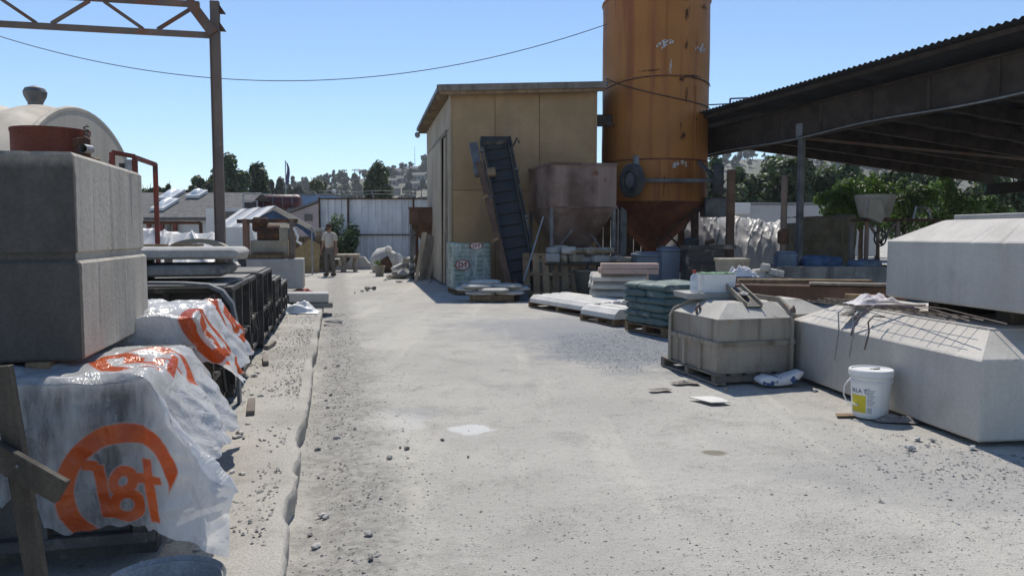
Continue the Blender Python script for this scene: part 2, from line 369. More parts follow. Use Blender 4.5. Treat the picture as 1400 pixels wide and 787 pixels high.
# ================================================================ GROUND
def gh(x, y):
    """height of the trodden yard: shallow dips, fading to level at the borders"""
    k = sm(2.0, 3.2, y)*sm(34, 20, y)*sm(-8, -5, x)*sm(14, 9, x)
    return (.010*fb(x*.55, y*.55, 3.1, 3)+.006*fb(x*2.1, y*2.1, 7.7, 2)+.0035*fb(x*7, y*7, 1.7, 2))*k-.012*k-.035*k*math.exp(-((x*.9744+y*.2250+.16)/.17)**2)*sm(14.6, 13.4, y)
def axis(pts):
    out = [pts[0][0]]
    for (a, b, st) in [(pts[i][0], pts[i+1][0], pts[i][1]) for i in range(len(pts)-1)]:
        n = max(1, round((b-a)/st)); out += [a+(b-a)*(i+1)/n for i in range(n)]
    return out
gx = axis([(-750, 140), (-60, 12), (-12, 1.2), (-3.2, .085), (7.5, 1.2), (24, 12), (60, 140), (750, 1)])
gy = axis([(-200, 50), (0, .6), (2.4, .06), (8, .11), (14, .25), (30, 2.5), (70, 100), (800, 1)])
b = B(); nx = len(gx)
b.v = [(x, y, gh(x, y)) for y in gy for x in gx]
b.f = [(j*nx+i, j*nx+i+1, (j+1)*nx+i+1, (j+1)*nx+i) for j in range(len(gy)-1) for i in range(nx-1)]; b.mi = [0]*len(b.f)
n = NT('ground_dust'); co = n.coord('Object', False)
big = n.noise(co, .45, 5, .6); mid = n.noise(co, 2.2, 6, .65, .3); fine = n.noise(co, 16, 5, .7); grit = n.noise(co, 85, 3, .7)
col = n.mix(n.ramp(big, .35, .65), (.445, .427, .388), (.385, .368, .335))
col = n.mix(n.ramp(mid, .50, .68, 0, .75), col, (.33, .315, .285))
tr = n.noise(n.scale(co, (1.6, .16, 1)), 1.0, 4, .6)
col = n.mix(n.ramp(tr, .52, .62, 0, .5), col, (.52, .495, .435))
col = n.mix(n.ramp(fine, .52, .72, 0, .5), col, (.29, .28, .265))
col = n.mix(n.math('MULTIPLY', n.ramp(grit, .56, .66), n.ramp(mid, .38, .6, .35, .95)), col, (.19, .182, .17))
vo = n.n('ShaderNodeTexVoronoi'); n.l(co, vo.inputs['Vector']); vo.inputs['Scale'].default_value = 34
sepc = n.n('ShaderNodeSeparateColor'); n.l(vo.outputs['Color'], sepc.inputs[0])
peb = n.math('MULTIPLY', n.ramp(vo.outputs['Distance'], .30, .20), n.ramp(sepc.outputs[0], .80, .82))
col = n.mix(n.math('MULTIPLY', peb, n.ramp(mid, .36, .58, .25, 1)), col, n.mix(n.ramp(sepc.outputs[1], .3, .7), (.20, .192, .18), (.50, .48, .44)))
gr2 = n.noise(co, 240, 2, .6); col = n.mix(1.0, col, n.ramp(gr2, .25, .75, .88, 1.12), 'MULTIPLY')
sep = n.n('ShaderNodeSeparateXYZ'); n.l(co, sep.inputs[0])
def spot(c, rx, ry, wob=.5, sc=2.5, ang=0.0, soft=.25):
    dx = n.math('SUBTRACT', sep.outputs[0], c[0]); dy = n.math('SUBTRACT', sep.outputs[1], c[1])
    ca, sa = math.cos(ang), math.sin(ang)
    ux = n.math('ADD', n.math('MULTIPLY', dx, ca/rx), n.math('MULTIPLY', dy, sa/rx))
    uy = n.math('ADD', n.math('MULTIPLY', dx, -sa/ry), n.math('MULTIPLY', dy, ca/ry))
    d = n.math('SQRT', n.math('ADD', n.math('MULTIPLY', ux, ux), n.math('MULTIPLY', uy, uy)))
    d = n.math('ADD', d, n.math('MULTIPLY', n.math('SUBTRACT', n.noise(co, sc, 5, .7), .5), wob*2))
    return n.ramp(d, 1+soft, 1-soft)
gp = G(850, 472)
blue = n.math('MULTIPLY', spot(gp, 1.15, 1.9, .9, 1.4, .25, .45), n.ramp(n.noise(co, 22, 4, .7), .3, .62, .65, 1))
col = n.mix(blue, col, n.mix(n.ramp(grit, .4, .6), (.27, .285, .31), (.13, .14, .155)))
gp2 = G(800, 445); col = n.mix(n.math('MULTIPLY', spot(gp2, 1.8, 1.4, .9, 1.2, 0, .5), .75), col, (.25, .26, .275))
col = n.mix(n.math('MULTIPLY', spot(G(642, 585), .15, .14, 1.0, 7), .8), col, (.60, .60, .59))
col = n.mix(n.math('MULTIPLY', spot(G(556, 575), .14, .25, 1.0, 6), .45), col, (.52, .525, .53))
col = n.mix(n.math('MULTIPLY', spot(G(545, 563), .3, .22, .7, 6), .45), col, (.30, .30, .31))
col = n.mix(n.math('MULTIPLY', spot(G(977, 616), .085, .06, .4, 12), .8), col, (.17, .15, .11))
col = n.mix(n.math('MULTIPLY', spot(G(505, 580), .35, .5, .6, 3), .6), col, (.52, .50, .455))
# loose stony strip along the foot of the kerb, and crumbs beside the big block
rr = n.math('ADD', n.math('MULTIPLY', sep.outputs[0], .9744), n.math('MULTIPLY', sep.outputs[1], .2250))
st = n.math('ADD', n.math('MULTIPLY', n.math('ABSOLUTE', n.math('SUBTRACT', rr, .05)), 1.9), n.math('MULTIPLY', n.math('SUBTRACT', n.noise(co, 1.7, 5, .7), .5), 1.8))
col = n.mix(n.ramp(st, .85, .2, 0, .88), col, n.mix(n.ramp(fine, .35, .65), (.36, .345, .315), (.23, .22, .20)))
col = n.mix(n.math('MULTIPLY', spot(G(1300, 650), 1.0, .55, .8, 3), .5), col, (.30, .295, .285))
n.l(col, n.b.inputs['Base Color']); n.b.inputs['Roughness'].default_value = .95; n.b.inputs['Specular IOR Level'].default_value = .2
hgt = n.math('MULTIPLY_ADD', peb, .35, n.math('MULTIPLY_ADD', grit, .6, n.math('MULTIPLY_ADD', fine, .9, n.math('MULTIPLY', mid, .8))))
n.bump(hgt, .62, .024)
ground = struct('ground', b, n.m, True)
# raised concrete pad with its worn kerb edge on the left
def kerb_r(t):
    e = -.225+.006*fb(t*.7, 2.2, 0, 2)+.007*fb(t*6, 4.2, 0, 4)
    for (c, w_, d) in ((5.15, .30, .035), (3.75, .2, .03), (8.3, .5, .025), (4.42, .12, .02), (10.4, .4, .02)):
        e -= d*math.exp(-((t-c)/w_)**4)
    return e
prof = [(-6.0, .1), (-4, .1), (-2.6, .1)]+[(-2.2+.1*i, .1) for i in range(18)]+[(-.40, .1), (-.33, .1), (-.28, .1), (-.245, .099), (-.229, .096), (-.219, .086), (-.215, .065), (-.216, .04), (-.221, .015), (-.222, -.09)]
TE = 14.4; ts = axis([(1.2, .05), (7, .08), (TE-.05, .05), (TE, .05)])
b = B(); k = len(prof)
for t in ts:
    de = kerb_r(t)+.225
    for (r_, z) in prof:
        s_ = sm(-.6, -.25, r_); q = r_+de*s_
        rough = (.005*fb(q*6, t*6, 9, 3)*(1 if z < .097 or r_ < -.5 else .8)+.012*fb(q*.9, t*.9, 5, 2))
        q += (.008*fb(t*9, z*30, 3, 3) if z < .095 else 0)
        p = YD(q, t, max(-.09, z+(rough if z > .03 else 0)-(.02*sm(.25, .6, fb(t*1.3, 8, 0, 2))*s_ if z > .05 else 0))); b.v.append(tuple(p))
m_ = len(ts)
b.f = [(j*k+i, j*k+i+1, (j+1)*k+i+1, (j+1)*k+i) for j in range(m_-1) for i in range(k-1)]; b.mi = [0]*len(b.f)
top0 = len(b.v)
for i in range(k): p = Vector(b.v[(m_-1)*k+i]); b.v.append((p.x, p.y, -.03))
for i in range(k-1): b.f.append(((m_-1)*k+i, top0+i, top0+i+1, (m_-1)*k+i+1)); b.mi.append(0)
padm = mat('pad_concrete', (.345, .325, .29), (.28, .265, .235), 1.1, c3=(.20, .19, .17), s3=3, t3=.56, w3=.2, bump=.6, bs=55, bd=.006, gs=110, grain=.22, rnd=0)
struct('pavement', b, padm, SMO)
# ================================================================ HILL
hx = [(-600, 17), (-330, 19), (-220, 20), (-120, 25), (-80, 30), (-46, 33), (20, 36), (140, 40), (300, 39), (700, 32)]
def ridge(x):
    for (a, za), (c, zc) in zip(hx, hx[1:]):
        if x <= c: return za+(zc-za)*sm(0, 1, (x-a)/(c-a))
    return hx[-1][1]
def hillz(x, y):
    return ridge(x*420/max(200, y) if y < 420 else x)*sm(190, 425, y)*(1+.10*fb(x*.012, y*.012, 2, 3))+1.6*fb(x*.03, y*.03, 5, 3)*sm(200, 260, y)-.6*(1-sm(185, 230, y))
b = B(); b.grid(lambda u, v: (lambda x, y: (x, y, hillz(x, y)))(-620+1340*u, 170+620*v), 110, 50)
hillm = mat('dry_hillside', (.12, .115, .085), (.08, .085, .062), .012, c3=(.065, .075, .05), s3=.035, t3=.48, w3=.1, bump=.5, bs=.2, bd=1.0, gs=.6, grain=.35, rnd=0)
struct('hill', b, hillm, True)
# ================================================================ TREES
def crown(n_, rx, ry, rz, leaf, seed, clumps=14, cz=0.0, up=.35, mtl=None, conical=0.0):
    rg = random.Random(seed); b = B(); cs = []
    for i in range(clumps):
        while True:
            p = Vector((rg.uniform(-1, 1), rg.uniform(-1, 1), rg.uniform(-1, 1)))
            if .25 < p.length < 1: break
        p *= .78
        if conical: q = 1-conical*(p.z+.78)/1.56; p.x *= q; p.y *= q
        cs.append((p, rg.uniform(.22, .42)))
    cs.append((Vector((0, 0, -.1)), .5))
    vs, fs = [], []
    for i in range(n_):
        c, cr = cs[rg.randrange(len(cs))]
        d = Vector((rg.gauss(0, 1), rg.gauss(0, 1), rg.gauss(0, 1))).normalized(); rr = cr*(rg.random()**.35)
        p = c+d*rr*Vector((1, 1, .9)).length/1.7
        pos = Vector((p.x*rx, p.y*ry, p.z*rz+cz))
        nrm = (d+Vector((rg.uniform(-.8, .8), rg.uniform(-.8, .8), rg.uniform(-.4, 1)))).normalized()
        t = nrm.orthogonal().normalized(); t = Matrix.Rotation(rg.uniform(0, 6.28), 3, nrm) @ t; q = nrm.cross(t)
        L = leaf*rg.uniform(.6, 1.4); W = L*rg.uniform(.4, .7); k_ = len(vs)
        vs += [pos-t*L/2, pos+q*W/2+nrm*L*.08, pos+t*L/2, pos-q*W/2+nrm*L*.08]; fs.append((k_, k_+1, k_+2, k_+3))
    b.add(vs, fs); return b
def trunkmesh(h, r, top, seed, limbs=5, sx=1.0):
    rg = random.Random(seed); b = B()
    b.tube([(0, 0, -.2), (.03*h*rg.uniform(-1, 1), .02*h, h*.35), (.04*h*rg.uniform(-1, 1), 0, h*.7), (0, 0, h)], [r*1.3, r, r*.75, r*.3], 7)
    for i in range(limbs):
        a = i*2.4+rg.uniform(-.4, .4); z0 = h*rg.uniform(.45, .8)
        b.tube([(0, 0, z0), (math.cos(a)*top*.3*sx, math.sin(a)*top*.3*sx, z0+h*.15), (math.cos(a)*top*.7*sx, math.sin(a)*top*.7*sx, z0+h*.32)], [r*.5, r*.35, r*.12], 5)
    return b
def tree(name, label, loc, h, rx, rz, n_, leaf, m, seed, clumps=14, group=None, conical=0.0, base=None, cat='tree'):
    t = thing(name, label, cat, loc, U(0, 6), group); base = h-2*rz*.9 if base is None else base
    part('trunk', trunkmesh(h-rz*.6, max(.05, h*.022), rx, seed), bark, t, True)
    part('crown', crown(n_, rx*1.16, rx*1.1, rz*1.16, leaf, seed, clumps, h-rz*1.02, conical=conical), m, t)
    return t
def ztop(py, y): return HC+(320-py)/F*y*1.003
def treeat(name, label, px, pytop, y, wpx, hpx, n_, leaf, m, seed, **kw):
    q = P(px, 320, y); return tree(name, label, (q.x, y, kw.pop('z0', 0)), ztop(pytop, y), wpx/F*y/2, hpx/F*y/2, n_, leaf, m, seed, **kw)
gA = 'trees beyond the shingle roof'
treeat('gum_tree', 'tall dark gum tree directly behind the rusty gantry post', 322, 216, 62, 58, 74, 5200, .42, leaf_dark, 3, clumps=20)
treeat('gum_tree', 'broad dark tree between the gantry post and maroon tank', 352, 226, 66, 42, 66, 3600, .42, leaf_dark, 4, clumps=16)
treeat('gum_tree', 'loose olive tree rising behind the single skylight', 283, 240, 60, 46, 40, 2600, .38, leaf_olive, 5, clumps=12)
treeat('gum_tree', 'small low olive tree behind the shingle ridge beside gantry post', 266, 252, 58, 20, 24, 900, .32, leaf_olive, 6, clumps=7)
for i, (px, py) in enumerate(((203, 256), (215, 254), (229, 253))):
    treeat('shrubby_tree', 'small dark round tree behind the ridge near double skylight', px, py, 60, 16, 16, 600, .3, leaf_dark, 20+i, clumps=6, group=gA)
treeat('conifer_tree', 'dense dark broad conifer standing behind the metal fence', 516, 221, 58, 42, 58, 5200, .34, leaf_dark, 8, clumps=20, conical=.5)
treeat('orchard_tree', 'rounded olive tree above the blue roof', 435, 240, 80, 24, 32, 1500, .4, leaf_olive, 9, clumps=9)
for i, (px, py, w_) in enumerate(((372, 247, 14), (384, 246, 12), (396, 251, 16), (410, 252, 16), (452, 258, 18), (470, 262, 20))):
    treeat('cypress_tree', 'far dark tree in the row by the flagpole', px, py, 120, w_, 26, 700, .7, leaf_far, 30+i, clumps=8, group='far row of trees', conical=.4)
# hillside trees and houses
proto = []
for i in range(4):
    t = thing('hill_tree', 'small distant tree dotted on the hillside', 'tree', (0, 0, 0), 0, 'trees on the hill')
    part('trunk', trunkmesh(2.6, .16, 1.6, 50+i, 3), bark, t); part('crown', crown(230, 2.3, 2.3, 1.9+.7*(i % 2), 1.0, 60+i, 6, 3.2), leaf_far, t); proto.append(t)
rg = random.Random(5); used = [False]*4
spots = [((rg.uniform(385, 600)-700)/F*y_, y_) for y_ in [rg.uniform(225, 440) for _ in range(180)]]+[((rg.uniform(985, 1300)-700)/F*y_, y_) for y_ in [rg.uniform(240, 430) for _ in range(110)]]
for i, (x, y) in enumerate(spots):
    k = i % 4; loc = (x, y, hillz(x, y)-.2)
    if not used[k]: proto[k].location = loc; used[k] = True; o = proto[k]
    else: o = dup(proto[k], loc, rg.uniform(0, 6))
    s_ = rg.uniform(.6, 1.5); o.scale = (s_, s_, s_*rg.uniform(.8, 1.25))
def palm(loc, h, seed, label):
    t = thing('palm_tree', label, 'palm', loc, 0, 'palms on the hill crest')
    part('trunk', B().tube([(0, 0, -.3), (.1, 0, h*.5), (0, .1, h)], [.3, .22, .2], 6), bark, t)
    b = B(); rg = random.Random(seed)
    for i in range(16):
        a = i*.8; e = rg.uniform(-.5, .9); L = rg.uniform(1.6, 2.3)
        d = Vector((math.cos(a), math.sin(a), 0)); s_ = Vector((-math.sin(a), math.cos(a), 0))*.28
        p0 = Vector((0, 0, h)); p1 = p0+d*L*.5+Vector((0, 0, L*.4*e+.2)); p2 = p0+d*L+Vector((0, 0, L*.3*e-.5))
        b.add([p0-s_*.3, p0+s_*.3, p1+s_, p1-s_, p2], [(0, 1, 2, 3), (3, 2, 4)])
    part('fronds', b, leaf_far, t)
for i, (px, y, h) in enumerate(((472, 400, 6.5), (417, 390, 5), (486, 410, 6), (493, 410, 5.5))):
    q = P(px, 320, y); palm((q.x, y, hillz(q.x, y)-.5), h, i, 'thin distant palm standing on the crest of the hill')
def farhouse(loc, w_, d, h, rot, wm, label):
    t = thing('hillside_house', label, 'house', loc, rot, 'houses on the hill')
    part('wall', B().box((0, 0, h/2-1), (w_, d, h+2)), wm, t)
    b = B(); o_ = .4; x0, x1, y0, y1 = -w_/2-o_, w_/2+o_, -d/2-o_, d/2+o_
    b.add([(x0, y0, h), (x1, y0, h), (x1, y1, h), (x0, y1, h), (x0, 0, h+d*.28), (x1, 0, h+d*.28)], [(0, 1, 5, 4), (2, 3, 4, 5), (0, 4, 3), (1, 2, 5), (0, 3, 2, 1)])
    part('roof', b, shingle, t)
    for k in range(3): part('window', B().box((-w_/3+k*w_/3, -d/2-.03, h*.55), (1.3, .08, 1.2)), glass, t)
rg = random.Random(8)
for i in range(26):
    y = rg.uniform(300, 420); x = ((rg.uniform(525, 590) if i < 15 else rg.uniform(1000, 1200))-700)/F*y
    farhouse((x, y, hillz(x, y)), rg.uniform(4, 7), rg.uniform(4, 5), rg.uniform(2.0, 2.8), rg.uniform(-.5, .5), rg.choice([conc, pinkwall, conc_tan]), 'tiny pale house far up the hillside')
# antenna mast on crest
q = P(568, 320, 415); z0 = hillz(q.x, 415)-.5
b = B().tube([(0, 0, 0), (0, 0, 15)], [.16, .06], 6)
for k in range(5): b.box((0, 0, 3+k*2.4), (.9-.1*k, .1, .1))
single('radio_mast', b, graysteel, 'thin radio mast on the far hill crest', 'mast', (q.x, 415, z0))
# ================================================================ FAR BUILDINGS
def house_shingle():
    y0 = 40.0; e0, e1 = P(150, 297, y0), P(318, 297, y0); zr = ztop(264, y0+4.2)
    t = thing('shingle_house', 'low white house with grey shingle roof and domed skylights', 'house', (e0.x, y0, 0))
    W = e1.x-e0.x; ze = e0.z
    part('wall', B().box((W/2, 4.4, (ze-.1)/2), (W-.4, 7.6, ze-.1)), whitewall, t)
    b = B(); b.add([(-.3, 0, ze), (W+.2, 0, ze), (W+.2, 4.2, zr), (-.3, 4.2, zr), (-.3, 8.6, ze), (W+.2, 8.6, ze)], [(0, 1, 2, 3), (3, 2, 5, 4)])
    b.add([(-.3, -.02, ze-.16), (W+.2, -.02, ze-.16), (W+.2, -.02, ze), (-.3, -.02, ze)], [(0, 1, 2, 3)])
    rf = part('roof', b, shingle, t)
    n_ = 16
    for i in range(n_):                                    # shingle courses
        f0 = i/n_; yy = f0*4.2; zz = ze+(zr-ze)*f0
        part('shingle_course', B().box((W/2, yy+.16, zz+.03), (W+.4, .32, .03), (math.atan2(zr-ze, 4.2)-.06, 0, 0)), shingle, rf)
    sl_ = (zr-ze)/4.2
    def sky(px0, px1, py0, py1):
        b = B(); f0, f1 = (297-py1)/33, (297-py0)/33
        y_a, y_b = f0*4.2, f1*4.2; xa = P(px0, 290, y0+y_a).x-e0.x; xb = P(px1, 290, y0+y_a).x-e0.x; sh = 10/F*y0
        fr = part('skylight', b.loops([[(xa, y_a, ze+sl_*y_a+.05), (xb, y_a, ze+sl_*y_a+.05), (xb+sh*(f1-f0), y_b, ze+sl_*y_b+.05), (xa+sh*(f1-f0), y_b, ze+sl_*y_b+.05)],
            [(xa, y_a, ze+sl_*y_a+.2), (xb, y_a, ze+sl_*y_a+.2), (xb+sh*(f1-f0), y_b, ze+sl_*y_b+.2), (xa+sh*(f1-f0), y_b, ze+sl_*y_b+.2)]]), whitewall, rf)
        mx, my = (xa+xb)/2, (y_a+y_b)/2
        def dome(u, v):
            x = xa+.1+(xb-xa-.2)*u+sh*(f1-f0)*v; yy = y_a+.12+(y_b-y_a-.24)*v
            return (x, yy, ze+sl_*yy+.2+.22*(math.sin(math.pi*u)*math.sin(math.pi*v))**.6)
        part('dome', B().grid(dome, 8, 8), acryl, rf, True)
    sky(205, 224, 277, 290); sky(215, 235, 264, 276); sky(254, 273, 265, 273)
    for (x0, x1) in ((214, 219), (232, 237), (196, 201)):
        a = P(x0, 300, y0).x-e0.x; c = P(x1, 300, y0).x-e0.x; part('post', B().box(((a+c)/2, .4, (ze-.2)/2), (c-a, .15, ze-.2)), redsteel, t)
    for (x0, x1) in ((222, 226), (227, 231), (286, 306)):
        a = P(x0, 300, y0).x-e0.x; c = P(x1, 300, y0).x-e0.x; f_ = part('window', B().box(((a+c)/2, .57, 1.5), (c-a, .1, .9)), glass, t)
house_shingle()
# barrel-vaulted hut: end wall faces the yard, barrel runs off to the left
q = P(112, 157, 17.5); RZ = q.z; RX = 5.0
hut = thing('quonset_hut', 'cream barrel vaulted hut with curved ribbed roof', 'building', (q.x, q.y, 0), YROT)
def vault(rib):
    def fn(u, v):
        a = math.pi*v; x = -14*u; k = rib*abs(math.sin(math.pi*u*14/1.05))**1.5
        return (x, -math.cos(a)*(RX+k), max(0, math.sin(a))**.8*(RZ+k*1.3)-.02)
    return fn
part('roof', B().grid(vault(.10), 160, 36), quonset, hut, True)
b = B(); arc = [(-math.cos(math.pi*i/40)*(RX+.02), max(0, math.sin(math.pi*i/40))**.8*(RZ+.03)-.02) for i in range(41)]
b.loops([[(.02, y_, z_) for y_, z_ in arc], [(.14, y_, z_) for y_, z_ in arc]]); part('end_wall', b, quonset, hut)
b = B(); b.tube([(.1, y_*1.008, z_*1.008) for y_, z_ in arc], .06, 6); part('edge_trim', b, quonset, hut)
for k in range(4): part('vent_slot', B().box((.16, 1.6, 2.9+.09*k), (.05, .28, .045)), blacksteel, hut)
q2 = P(54, 157, 17.5); vl = (Vector((q2.x, q2.y, 0))-Vector((q.x, q.y, 0))); lx = vl.dot(XR)
b = B(); b.lathe([(.15, -.3), (.15, .22), (.17, .26), (.22, .36), (.24, .46), (.20, .54), (.05, .60), (0, .60)], 20, (lx, 0, RZ)); part('roof_vent', b, graysteel, hut, SMO)
# maroon tank, blue building, pale gable shed, flag, small frames
y = 46.0; a, c = P(356, 288, y), P(410, 266, y); rr_ = (c.z-a.z)/2
t = thing('storage_tank', 'horizontal maroon storage tank beyond the canopy', 'tank', ((a.x+c.x)/2, y, 0))
L = c.x-a.x; zc = (a.z+c.z)/2
part('shell', B().lathe([(0, -L/2-.1), (rr_*.8, -L/2-.05), (rr_, -L/2+.1), (rr_, L/2-.1), (rr_*.8, L/2+.05), (0, L/2+.1)], 24, (0, 0, zc), 'x'), maroon, t, SMO)
for s_ in (-1, 1): part('saddle', B().box((s_*L*.32, 0, (zc-rr_*.7)/2), (.3, 1.2, zc-rr_*.7)), graysteel, t)
for k in range(4): part('band', B().lathe([(rr_+.02, -.03), (rr_+.02, .03)], 24, (-L*.36+k*L*.24, 0, zc), 'x'), graysteel, t)
y = 52.0; a, c = P(408, 300, y), P(455, 267, y)
t = thing('blue_building', 'flat blue walled building behind the fence', 'building', ((a.x+c.x)/2, y, 0))
part('wall', B().box((0, 2, c.z/2), (c.x-a.x, 4, c.z)), bluewall, t); part('parapet', B().box((0, 2, c.z+.06), (c.x-a.x+.2, 4.2, .12)), graysteel, t)
part('lamp', B().lathe([(.02, 0), (.16, .1), (.16, .25), (0, .3)], 10, (1.2, .2, c.z+.12)), whitewall, t)
y = 38.0; a, c = P(396, 300, y), P(470, 277, y); W = c.x-a.x
t = thing('gabled_shed', 'small pinkish shed with dark sloping roof beside the fence', 'shed', (a.x, y, 0))
zl, zr = P(396, 292, y).z, P(440, 277, y).z
part('wall', B().loops([[(0, 0, 0), (W, 0, 0), (W, 0, zr), (W*.55, 0, zr), (0, 0, zl)], [(0, 4, 0), (W, 4, 0), (W, 4, zr), (W*.55, 4, zr), (0, 4, zl)]]), pinkwall, t)
part('roof', B().loops([[(-.2, -.2, zl-.02), (W*.55, -.2, zr+.04), (W*.55, -.2, zr+.14), (-.2, -.2, zl+.08)], [(-.2, 4.2, zl-.02), (W*.55, 4.2, zr+.04), (W*.55, 4.2, zr+.14), (-.2, 4.2, zl+.08)]]), shingle, t)
w0, w1 = P(417, 302, y), P(427, 293, y); part('window', B().box(((w0.x+w1.x)/2-a.x, -.03, (w0.z+w1.z)/2), (w1.x-w0.x, .08, w1.z-w0.z)), glass, t)
y = 75.0; q = P(391, 262, y)
t = thing('flagpole', 'thin flagpole with dark drooping flag beyond the canopy', 'flagpole', (q.x, y, 0))
zt = ztop(221, y); part('pole', B().tube([(0, 0, 0), (0, 0, zt)], .05, 6), galv, t)
def flag(u, v): return (.05+.36*u*(1-.35*v)+.06*math.sin(6*v), .18*math.sin(5*u+3*v), zt-.1-2.0*v-.5*u)
part('flag', B().grid(flag, 8, 12), mat('flag_cloth', (.09, .04, .06), (.06, .07, .14), 2, rough=.9), t, True)
y = 36.0
t = thing('goal_frame', 'bare metal pipe frame with dark panel beyond the gantry', 'frame', (P(343, 300, y).x, y, 0))
xa, xb = (333-343)/F*y, (352-343)/F*y
b = B()
for x_ in (xa, xb): part('upright', B().tube([(x_, 0, 0), (x_, 0, ztop(266, y) if x_ == xa else ztop(275, y))], .035, 6), galv, t)
part('top_rail', B().tube([(xa, 0, ztop(266, y)), (xa+1.3, 0, ztop(266, y))], .03, 6), galv, t)
part('lower_rail', B().tube([(xa, 0, ztop(275, y)), (xb, 0, ztop(275, y))], .03, 6), galv, t)
part('panel', B().box(((xa+xb)/2, .06, ztop(284, y)), (xb-xa-.08, .06, .5)), rubber, t)
y = 34.0; q = P(322, 302, y)
t = thing('parked_van', 'white van half hidden behind the gantry post', 'van', (q.x, y, 0))
zt = ztop(286, y)
part('body', B().loops([[(-1, -.8, .35), (1.1, -.8, .35), (1.1, -.8, 1.2), (.7, -.75, zt), (-1, -.75, zt)], [(-1, .8, .35), (1.1, .8, .35), (1.1, .8, 1.2), (.7, .75, zt), (-1, .75, zt)]]), whitewall, t)
part('side_window', B().box((.25, -.8, zt-.32), (.8, .04, .35)), glass, t)
for x_ in (-.6, .65): part('wheel', B().lathe([(0, -.1), (.3, -.1), (.33, -.05), (.33, .05), (.3, .1), (0, .1)], 16, (x_, -.75, .33), 'y'), tyre, t)
# ---------------------------------------------------------------- metal fence at the end of the yard
yF = 33.0; f0, f1 = P(437, 330, yF), P(760, 330, yF); zF = P(500, 273, yF).z
fe = thing('metal_fence', 'blue grey ribbed sheet metal fence with barbed wire on top', 'fence', (f0.x, yF, 0))
LF = f1.x-f0.x; pw = .86; npn = int(LF/pw)
def rib(u, v):
    x = u*pw; k = (x % .287)/.287
    d = .055 if .12 < k < .34 else (.0 if k < .06 or k > .4 else .028)
    return (x, -d, v*zF)
pm = B().grid(rib, 40, 1).mesh('panel', fencemat)
for i in range(npn): part('panel', pm, None, fe, loc=(i*pw, 0 if i % 2 else .004, .05))
part('top_rail', B().bar((0, -.05, zF+.04), (LF, -.05, zF+.04), .07, .06), rust, fe)
zm = P(500, 321, yF).z; part('middle_rail', B().bar((0, -.07, zm), (LF, -.07, zm), .06, .05), rust, fe)
for px in (438, 477, 566, 640, 720):
    x_ = P(px, 320, yF).x-f0.x; part('post', B().bar((x_, -.09, 0), (x_, -.09, zF+.1), .07, ch=.006), rust, fe)
    part('wire_arm', B().bar((x_, -.09, zF+.08), (x_-.22, -.12, zF+.36), .035), galv, fe)
for px in (512, 548): x_ = P(px, 320, yF).x-f0.x; part('wire_arm', B().bar((x_, -.06, zF+.08), (x_-.1, -.1, zF+.4), .04), galv, fe)
for k in range(2): part('barbed_wire', B().tube([(x_, -.1+.03*math.sin(x_*5), zF+.22+.14*k+.02*math.sin(x_*3)) for x_ in [i*LF/30 for i in range(31)]], .009, 4), galv, fe)
# leafy weed bush in front of the fence
q = P(467, 320, 32.0); q.z = 0
t = thing('weed_bush', 'tall bushy green weed against the metal fence', 'bush', (q.x, q.y, 0))
part('stems', trunkmesh(1.3, .035, .8, 91, 9), leaf_bush, t, True)
part('foliage', crown(3800, .82, .6, 1.05, .12, 92, 22, 1.12), leaf_bush, t)
q = P(552, 320, 31.5); t = thing('weed', 'low green weed tuft by the rubble heap', 'weed', (q.x, q.y, 0))
part('stems', trunkmesh(.3, .01, .2, 93, 5), leaf_bush, t); part('foliage', crown(260, .28, .25, .22, .09, 94, 7, .22), leaf_bush, t)
# ================================================================ LEFT SIDE
# rusty gantry: post and lattice girder
pb = P(305, 330, 11.0)
gt = thing('gantry_frame', 'rusty steel gantry post carrying a lattice girder', 'gantry', (pb.x-.03, 11.0, 0), YROT)
ZB, ZT = P(290, 49, 11).z, P(280, 6, 11).z
part('post', B().box((0, 0, ZT/2+.02), (.125, .10, ZT+.04), None, .008), rustpost, gt)
part('post_flange', B().box((-.068, 0, ZT/2-.2), (.014, .13, ZT-.4)), rustpost, gt)
part('bottom_chord', B().bar((-.06, 0, ZB), (-9, 0, ZB), .09, .07), rustpost, gt)
part('top_chord', B().bar((-.2, 0, ZT-.02), (-9, 0, ZT-.02), .09, .07), rustpost, gt)
nd = .66
for i in range(13):
    x0 = -.28-i*nd; a, c = ((x0, ZT-.06), (x0-nd*.72, ZB+.04)) if i % 2 == 0 else ((x0-nd*.72, ZT-.06), (x0, ZB+.04))
    part('diagonal', B().bar((a[0]-.0, .0, a[1]), (c[0], .0, c[1]), .04, .045), rustpost, gt)
part('corner_brace', B().bar((-.02, -.04, ZT-.42), (-.34, -.04, ZT+.02), .10, .14), rustpost, gt)
for z in (ZT-.10, ZT-.34): part('lug', B().add([(.063, -.05, z+.09), (.063, .05, z+.09), (.063, -.05, z-.02), (.063, .05, z-.02), (.14, -.05, z-.02), (.14, .05, z-.02)], [(0, 1, 5, 4), (2, 4, 5, 3), (0, 4, 2), (1, 3, 5), (0, 2, 3, 1)]), rust, gt)
part('base_plate', B().box((0, 0, .11), (.4, .4, .025)), rust, gt)
for sx in (-1, 1):
    for sy in (-1, 1): part('bolt', B().lathe([(0, .05), (.02, .05), (.02, 0)], 6, (sx*.15, sy*.15, .12)), rust, gt)
